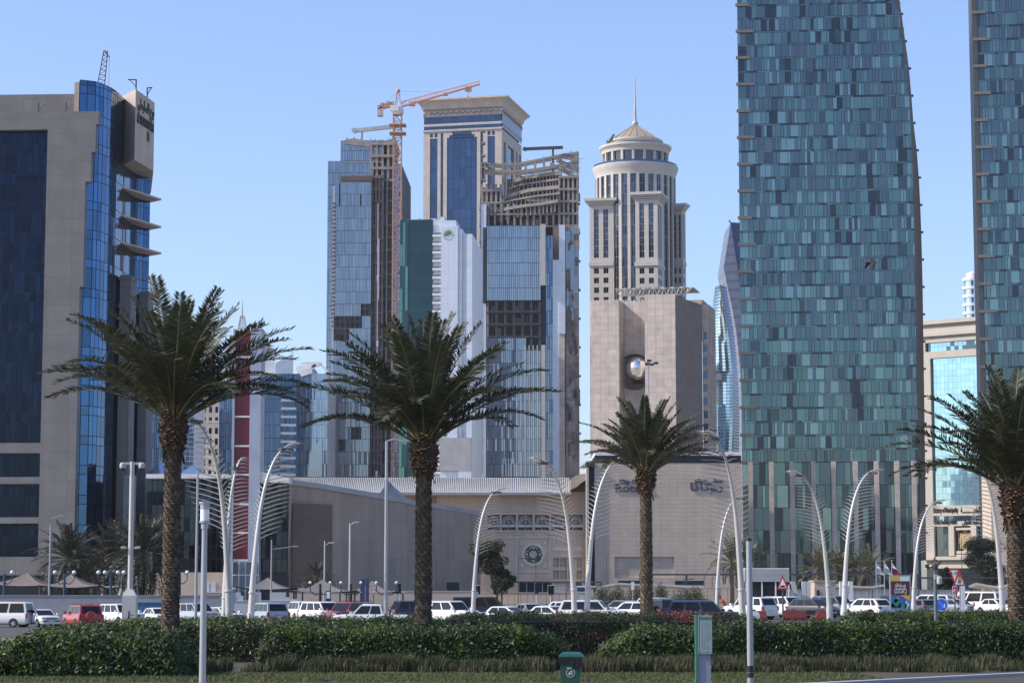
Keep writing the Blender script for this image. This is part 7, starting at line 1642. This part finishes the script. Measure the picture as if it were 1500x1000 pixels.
def sail(label, pts, d, wid=4):
    g = G(pts[0][0], d); T = thing('white_canopy', label, 'shade canopy', g, 0, 'white carpark canopies'); c = MB(); Q = [(P(px, py, d).x - g.x, Zat(py, d)-g.z) for px, py in pts]
    for (xa, za), (xb, zb) in zip(Q, Q[1:]): c.add([(xa, -wid/2, za), (xb, -wid/2, zb), (xb, wid/2, zb-.3), (xa, wid/2, za-.3), (xa, -wid/2, za-.22), (xb, -wid/2, zb-.22), (xb, wid/2, zb-.5), (xa, wid/2, za-.5)], [(0,1,2,3), (0,4,5,1), (4,7,6,5), (3,2,6,7)])
    c.build('sail', WHF, T)
    for i in (1, len(Q)-2): c = MB(); c.tube([(Q[i][0], 0, 0), (Q[i][0], 0, Q[i][1]-.1)], .17, 10); c.build('post', M['white'], T)
sail('white carpark canopy left of the third palm trunk', ((874, 859), (892, 855), (906, 853), (940, 855)), 262); sail('white carpark canopy right of the third palm trunk', ((948, 856), (972, 855), (1000, 857), (1030, 858)), 265)
sail('white swooping sail canopy left of the advertising board', ((1226, 853), (1240, 856), (1255, 858), (1275, 858), (1292, 855)), 258); sail('white swooping canopy right of the triangle signs', ((1424, 853), (1440, 856), (1455, 858), (1490, 852)), 255)
# walls, kiosk, fence
def lowwall(name, label, pa, pb, d, pyt, m, th=.3, cat='wall', steps=None):
    g = G(pa, d); T = thing(name, label, cat, g); c = MB(); x1 = P(pb, 890, d).x - g.x; zt = Zat(pyt, d)-g.z; c.box(0, x1, 0, th, -.6, zt); c.box(-.04, x1+.04, -.05, th+.05, zt, zt+.09)
    if steps:
        for a, b, py in steps: c.box(P(a, 890, d).x-g.x, P(b, 890, d).x-g.x, .02, th-.02, zt, Zat(py, d)-g.z)
    c.build('masonry', m, T)
WG = mat('painted_wall', (.27,.28,.30), .8, streak=.06, joint=(2.5, .6, .9, .03, .03)); WW = mat('white_wall', (.46,.47,.49), .75, streak=.05, joint=(.8, .4, .88, .02, .04))
lowwall('low_wall', 'long grey painted wall behind the vehicles on the left', -30, 342, 222, 872.5, WG); lowwall('stepped_wall', 'white block wall with stepped top left of the parked estate car', 343, 436, 222, 880, WW, steps=((345, 352, 867), (352, 356, 872), (366, 382, 867), (395, 418, 867), (418, 424, 874), (424, 436, 877)))
lowwall('low_wall', 'beige boundary wall behind the grey canopies', 424, 690, 262, 866, M['mall_plain']); lowwall('low_wall', 'pale kerb wall before the ornate mall entrance', 690, 862, 290, 868, M['mall_plain'])
lowwall('blue_hoarding', 'low blue hoarding behind the camera mast', 198, 262, 205, 883, mat('hoarding_blue', (.03,.12,.24), .5, var=.2, vs=.8), .08, 'hoarding')
lowwall('low_wall', 'low grey wall behind the vehicles at the right', 1085, 1520, 275, 864, M['grey'])
def kiosk():
    f = Fr(1091, 235, 4, 840); T = f.thing('kiosk', 'grey box kiosk with an overhanging top behind the speed bump sign', 'kiosk'); s, z = f.s, f.z; x1 = s(1156); D = 4.5; z0, z1 = z(851.5), z(833)
    c = MB(); c.box(0, x1, 0, D, z0, z1-.02); c.box(0, x1, 0, D, z1, z1+.1, 1); c.build('fascia_box', [M['grey'], M['white']], T); c = MB(); c.box(.4, x1-.3, .8, D-.3, -.3, z0); c.build('dark_base', M['dark'], T)  # the base is a plain near-black box under the overhang
    c = MB()
    for px in (1092, 1115, 1135, 1154): c.box(s(px), s(px)+.14, .1, .3, -.3, z0)
    c.build('post', M['white'], T)
kiosk()
def fins():
    for i, px in enumerate((1156, 1166, 1178, 1184, 1233, 1246)):
        g = G(px, 240); T = thing('white_fin_post', 'white leaning fin post by the carpark entrance right of the kiosk', 'post', g, 0, 'white fin posts'); c = MB(); h = Zat(851, 240)-g.z; o = .35 if i < 2 else 0; c.prism([(-.22+o, -.2), (.22+o, -.2), (.22+o, .2), (-.22+o, .2)], 0, h, 0, top=[(-.24-o, -.2), (.24-o, -.2), (.24-o, .2), (-.24-o, .2)]); c.build('fin', M['white'], T)
    f = Fr(1193, 242, 0, 850); T = f.thing('stone_kiosk', 'plain stone gatehouse between the white fin posts', 'gatehouse'); c = MB(); c.box(0, f.s(1224), 0, 4, 0, f.z(850)); c.box(-.1, f.s(1224)+.1, -.1, 4, f.z(851), f.z(849.5)); c.build('wall', M['mall'], T)
    c = MB()
    for px in (1196, 1210): c.box(f.s(px), f.s(px+4), -.06, .05, 0, f.z(864))
    c.build('doorway', M['dark'], T)
fins()
def fence(label, pa, pb, d, pyt, step, m, mesh=True):
    g = G(pa, d); T = thing('rail_fence', label, 'fence', g); x1 = P(pb, 880, d).x - g.x; zt = Zat(pyt, d)-g.z; c = MB(); c.bar((0, 0, zt), (x1, 0, zt), .22, .2); c.build('top_rail', m, T); n = max(1, int(x1/step)); c = MB()
    for i in range(n+1): x = x1*i/n; p_ = MB(); p_.box(x-.12, x+.12, -.1, .1, -.4, zt); p_.build('post', m, T)
    if mesh:
        for i in range(int(x1/.8)): c.box(i*.8-.02, i*.8+.02, -.02, .02, 0, zt*.62)
        for q in (.25, .62): c.bar((0, 0, zt*q), (x1, 0, zt*q), .05)
        c.build('bars', m, T)
fence('long dark rail fence running from the third palm to the ministry building', 938, 1345, 270, 841, 5.2, M['steel_dk']); fence('railings at the right below the ministry building', 1345, 1500, 268, 846, 4.2, M['steel_dk']); fence('dark railings before the mall entrance', 735, 880, 284, 852, 5, M['steel_dk'])
def barrier(label, pa, pb, d, tap=0):
    g = G(pa, d, 897); T = thing('road_barrier', label, 'barrier', g, 0, 'red plastic road barriers'); w = P(pb, 897, d).x - g.x; c = MB(); c.prism([(0, -.3), (w, -.3), (w, .3), (0, .3)], 0, .3); c.prism([(.05+tap, -.22), (w-.05, -.22), (w-.05, .22), (.05+tap, .22)], .3, .82, 0, top=[(.12+tap*1.6, -.12), (w-.12, -.12), (w-.12, .12), (.12+tap*1.6, .12)]); c.build('shell', mat('barrier_red', (.20,.035,.03), .55, var=.15, vs=2) if 'barrier_red' not in bpy.data.materials else bpy.data.materials['barrier_red'], T)
    c = MB()
    for i in range(3): x = w*(.2+.3*i); c.box(x-.12, x+.12, -.312, -.3, .04, .16)
    c.build('slot', M['black'], T)
barrier('red plastic barrier with a round white disc beside it', 1104, 1124, 178); barrier('red plastic barrier left of the black crossover', 1146, 1182, 180); barrier('red plastic barrier with a sloping end in front of the black crossover', 1186, 1218, 176, .35)
def disc():
    g = G(1106, 172, 897); T = thing('white_disc_sign', 'small white disc standing before the red barrier', 'sign', g); c = MB(); c.slab([(.36*cos(2*pi*i/24), .5 + .36*sin(2*pi*i/24)) for i in range(24)], -.03, .03); c.box(-.05, .05, .03, .09, 0, .5); c.build('plate', SW, T)
disc()
def pennant():
    g = G(1054, 142, 890); T = thing('coral_flag', 'coral red flag slanting beside the navy car', 'flag', g); z = lambda py: Zat(py, 142)-g.z; k = 142/FPX; c = MB(); n = 8
    for i in range(n):
        t0, t1 = i/n, (i+1)/n; f = lambda t, e: Vector((-1*k + 12*k*t + e*(-7*k*t*.55), .06*sin(t*9), z(868) + (z(885)-z(868))*t + (0 if e == 0 else -.18*(1-t) - .12)))
        c.quad(f(t0, 0), f(t1, 0), f(t1, 1), f(t0, 1))
    c.build('cloth', mat('flag_coral', (.60,.13,.09), .7, tl=.3), T); c = MB(); c.bar((-1*k, 0, 0), (-1*k, 0, z(867)), .04); c.build('staff', M['steel_dk'], T)
pennant()
def signal(label, px, d, pyt, n=1, py0=None):
    g = G(px, d); T = thing('traffic_light', label, 'traffic light', g, 0, 'traffic lights before the mall'); z = lambda py: Zat(py, d)-g.z; k = d/FPX; c = MB(); c.tube([(0, .1, 0), (0, .1, z(pyt))], .08, 8); c.build('pole', LAMPW, T)
    for i in range(n):
        x = (i-(n-1)/2)*4.6*k; c = MB(); c.box(x-2*k, x+2*k, -.2, .05, z(pyt+13), z(pyt)); c.box(x-2.4*k, x+2.4*k, .05, .09, z(pyt+13.6), z(pyt-.6), 1); b = c.build('signal_head', [M['black'], M['white'] if n > 1 else M['black']], T)
        for q in range(3): c = MB(); c.M = Matrix.Translation((x, -.2, z(pyt+2.3+q*4.1))) @ Matrix.Rotation(pi/2, 4, 'X'); c.lathe([(1.3*k, 0), (1.3*k, .18)], 12); c.lathe([(.01, .01), (1.2*k, .02)], 12); c.build('lens', mat('lens_%d' % q, ((.05,.01,.01), (.05,.035,.01), (.01,.035,.03))[q], .3, var=0) if 'lens_%d' % q not in bpy.data.materials else bpy.data.materials['lens_%d' % q], b)
signal('twin white backed traffic light left of the broadleaf tree', 699, 225, 857, 2); signal('traffic light under the broadleaf tree', 725, 225, 856.5, 1); signal('twin black traffic light left of the paired feather lamps', 807, 235, 857, 2); signal('traffic light below the medallion', 786, 250, 856, 1); signal('traffic light behind the black lantern posts', 585, 235, 855, 1)
def yield_():
    g = G(547, 232); T = thing('give_way_sign', 'small give way triangle on a pole behind the dark red car', 'road sign', g); d = 232; k = d/FPX; z = Zat(866, d)-g.z; c = MB(); tri(c, 0, z, 7*k, 8*k, -.03, -1, 0); tri(c, 0, z, 7*k, 8*k, -.036, -1, 1, .005, .62); c.build('sign_plate', [RED, SW], T); c = MB(); c.tube([(0, .05, 0), (0, .05, z)], .05, 8); c.build('pole', M['steel_dk'], T)
    g = G(927, 190, 880); T = thing('white_sign', 'blank white sign on a thin pole left of the third palm trunk', 'road sign', g); d = 190; k = d/FPX; c = MB(); c.box(-2.2*k, 2.2*k, -.02, .02, Zat(863, d)-g.z, Zat(851.5, d)-g.z); c.build('sign_plate', SW, T); c = MB(); c.tube([(0, .05, 0), (0, .05, Zat(852, d)-g.z)], .04, 8); c.build('pole', GALV, T)
    g = G(481, 214); T = thing('notice_board', 'white notice on a black frame beside the dark lantern posts', 'notice board', g); d = 214; k = d/FPX; c = MB(); za, zb = Zat(876, d)-g.z, Zat(866, d)-g.z; c.box(-3.6*k, 3.6*k, 0, .1, 0, zb+.1, 0); c.box(-2.6*k, 2.4*k, -.02, 0, za, zb, 1); c.build('board', [M['black'], SW], T)
    for px, hh in ((532, 0), (538, 0)):
        g = G(px, 228); T = thing('blue_post', 'plain blue post between the black lantern posts', 'post', g, 0, 'blue posts'); c = MB(); c.box(-.17, .17, -.15, .15, 0, Zat(847, 228)-g.z); c.box(-.2, .2, -.18, .18, 0, .15); c.build('shaft', mat('post_blue', (.03,.05,.12), .5) if 'post_blue' not in bpy.data.materials else bpy.data.materials['post_blue'], T)
yield_()
def bus():
    T = thing('coach', 'white coach with a blue window band parked behind the paired feather lamps', 'coach', G(846, 300), 0); k = 300/FPX; z = lambda py: Zat(py, 300) - T.location.z; c = MB(); c.box(-1*k, 28*k, 0, 2.4, .4, z(857.5)); c.build('body', M['white'], T); c = MB(); c.box(-.8*k, 27.6*k, -.02, 0, z(866), z(859.5)); c.build('window', M['blue3'], T)
    for x in (5, 22): c = MB(); c.M = Matrix.Translation((x*k, .1, .5)) @ Matrix.Rotation(pi/2, 4, 'X'); c.lathe([(.01, -.12), (.5, -.12), (.5, .12)], 16); c.build('wheel', TY, T)
bus()
for px, lab, cols in ((1284, 'pale flag hanging on the first flagpole', (.55, .55, .55)), (1296, 'flagpole with a furled flag between the two others', (.5, .5, .5)), (1307, 'red and white flag hanging on the third flagpole', (.30, .02, .03))):
    d = 262; g = G(px, d); T = thing('flagpole', lab, 'flagpole', g, 0, 'flagpoles by the teal tower'); z = lambda py: Zat(py, d)-g.z; c = MB(); c.tube([(0, 0, 0), (0, 0, z(820))], [.08, .05], 8); c.build('pole', GALV, T); c = MB()
    for i in range(6):
        za, zb = z(822+i*3), z(825+i*3); c.quad((.05, .1*sin(i*1.5), za), (.12+.14*i, .1*cos(i*2.), za-.2), (.12+.16*(i+1), .1*sin(i*2.+1), zb-.2), (.05, .1*cos(i*1.3), zb), 0 if i > 2 else 1)
    c.build('cloth', [mat('flag_cloth_%d' % px, cols, .8), SW], T)
def bird():
    p = P(1276, 385, 95); T = thing('bird', 'brown bird flying in front of the teal tower with wings lowered', 'bird', p, radians(18)); me = bpy.data.meshes.new('body')
    # one skinned body: beak, head, breast, tail, two drooped wings
    v = [(0, 0, 0), (.13, 0, .03), (.21, 0, .035), (.27, 0, .02), (-.14, 0, .0), (-.26, .0, -.01), (-.36, 0, -.02), (.03, -.10, .05), (.0, -.22, -.05), (-.06, -.30, -.20), (-.10, -.32, -.30), (.03, .12, .06), (.02, .26, .02), (-.05, .38, -.10), (-.1, .42, -.2)]
    e = [(0, 1), (1, 2), (2, 3), (0, 4), (4, 5), (5, 6), (0, 7), (7, 8), (8, 9), (9, 10), (0, 11), (11, 12), (12, 13), (13, 14)]
    rad = [(.075, .065), (.055, .05), (.05, .048), (.012, .012), (.05, .05), (.05, .02), (.075, .008), (.10, .03), (.115, .018), (.085, .012), (.03, .008), (.10, .03), (.115, .018), (.085, .012), (.03, .008)]
    me.from_pydata(v, e, []); o = link('body', me, T); sk = o.modifiers.new('skin', 'SKIN'); 
    for q, r in zip(me.skin_vertices[0].data, rad): q.radius = r
    me.skin_vertices[0].data[0].use_root = True; o.modifiers.new('sub', 'SUBSURF').render_levels = 2
    me.materials.append(mat('feathers', (.05,.04,.03), .8, var=.4, vs=14))
bird()
def person():
    g = G(432, 203, 890); T = thing('person', 'person in long dark clothing standing at the end of the white block wall', 'person', g, radians(-60))
    v = [(0,0,.95),(0,0,1.18),(0,0,1.40),(0,0,1.52),(0,0,1.63),(0,.02,1.74),(.18,0,1.40),(.24,.03,1.13),(.21,.10,.90),(.20,.13,.80),(-.18,0,1.40),(-.25,.02,1.13),(-.24,.08,.88),(-.23,.11,.78),(.10,0,.88),(.11,.02,.48),(.11,-.02,.07),(.11,.13,.04),(-.10,0,.88),(-.11,-.03,.48),(-.11,-.06,.07),(-.11,.09,.04)]
    e = [(0,1),(1,2),(2,3),(3,4),(4,5),(2,6),(6,7),(7,8),(8,9),(2,10),(10,11),(11,12),(12,13),(0,14),(14,15),(15,16),(16,17),(0,18),(18,19),(19,20),(20,21)]
    r = [(.16,.12),(.15,.11),(.17,.11),(.06,.06),(.09,.10),(.07,.08),(.07,.07),(.05,.05),(.04,.04),(.03,.045),(.07,.07),(.05,.05),(.04,.04),(.03,.045),(.11,.12),(.085,.09),(.06,.07),(.05,.04),(.11,.12),(.085,.09),(.06,.07),(.05,.04)]
    me = bpy.data.meshes.new('body'); me.from_pydata(v, e, []); o = link('body', me, T); sk = o.modifiers.new('skin', 'SKIN')
    for q, x in zip(me.skin_vertices[0].data, r): q.radius = x
    me.skin_vertices[0].data[0].use_root = True; o.modifiers.new('sub', 'SUBSURF').render_levels = 2; me.materials.append(mat('dark_clothing', (.012,.012,.016), .8))
    c = MB(); c.lathe([(.19,.12),(.21,.3),(.20,.7),(.185,1.0),(.19,1.2),(.17,1.38),(.08,1.46)], 16); c.build('robe', bpy.data.materials['dark_clothing'], T, 60)
    c = MB(); c.ball((0,-.015,1.67), .125, 14, 0, (.9,1,1.1)); c.build('headscarf', bpy.data.materials['dark_clothing'], T, 60)
person()
# ------------------------------------------------------------------ the air
def haze():
    c = MB(); c.box(-900, 900, -60, 1400, -3, 330); m = bpy.data.materials.new('hazy_air'); m.use_nodes = True; t = m.node_tree
    t.nodes.remove(t.nodes['Principled BSDF']); v = t.nodes.new('ShaderNodeVolumePrincipled'); v.inputs['Color'].default_value = (.86, .91, 1, 1); v.inputs['Density'].default_value = HAZE; v.inputs['Anisotropy'].default_value = .2
    t.links.new(v.outputs[0], t.nodes['Material Output'].inputs['Volume']); o = c.build('haze', m); props(o, kind='stuff')
HAZE = .00005
haze()
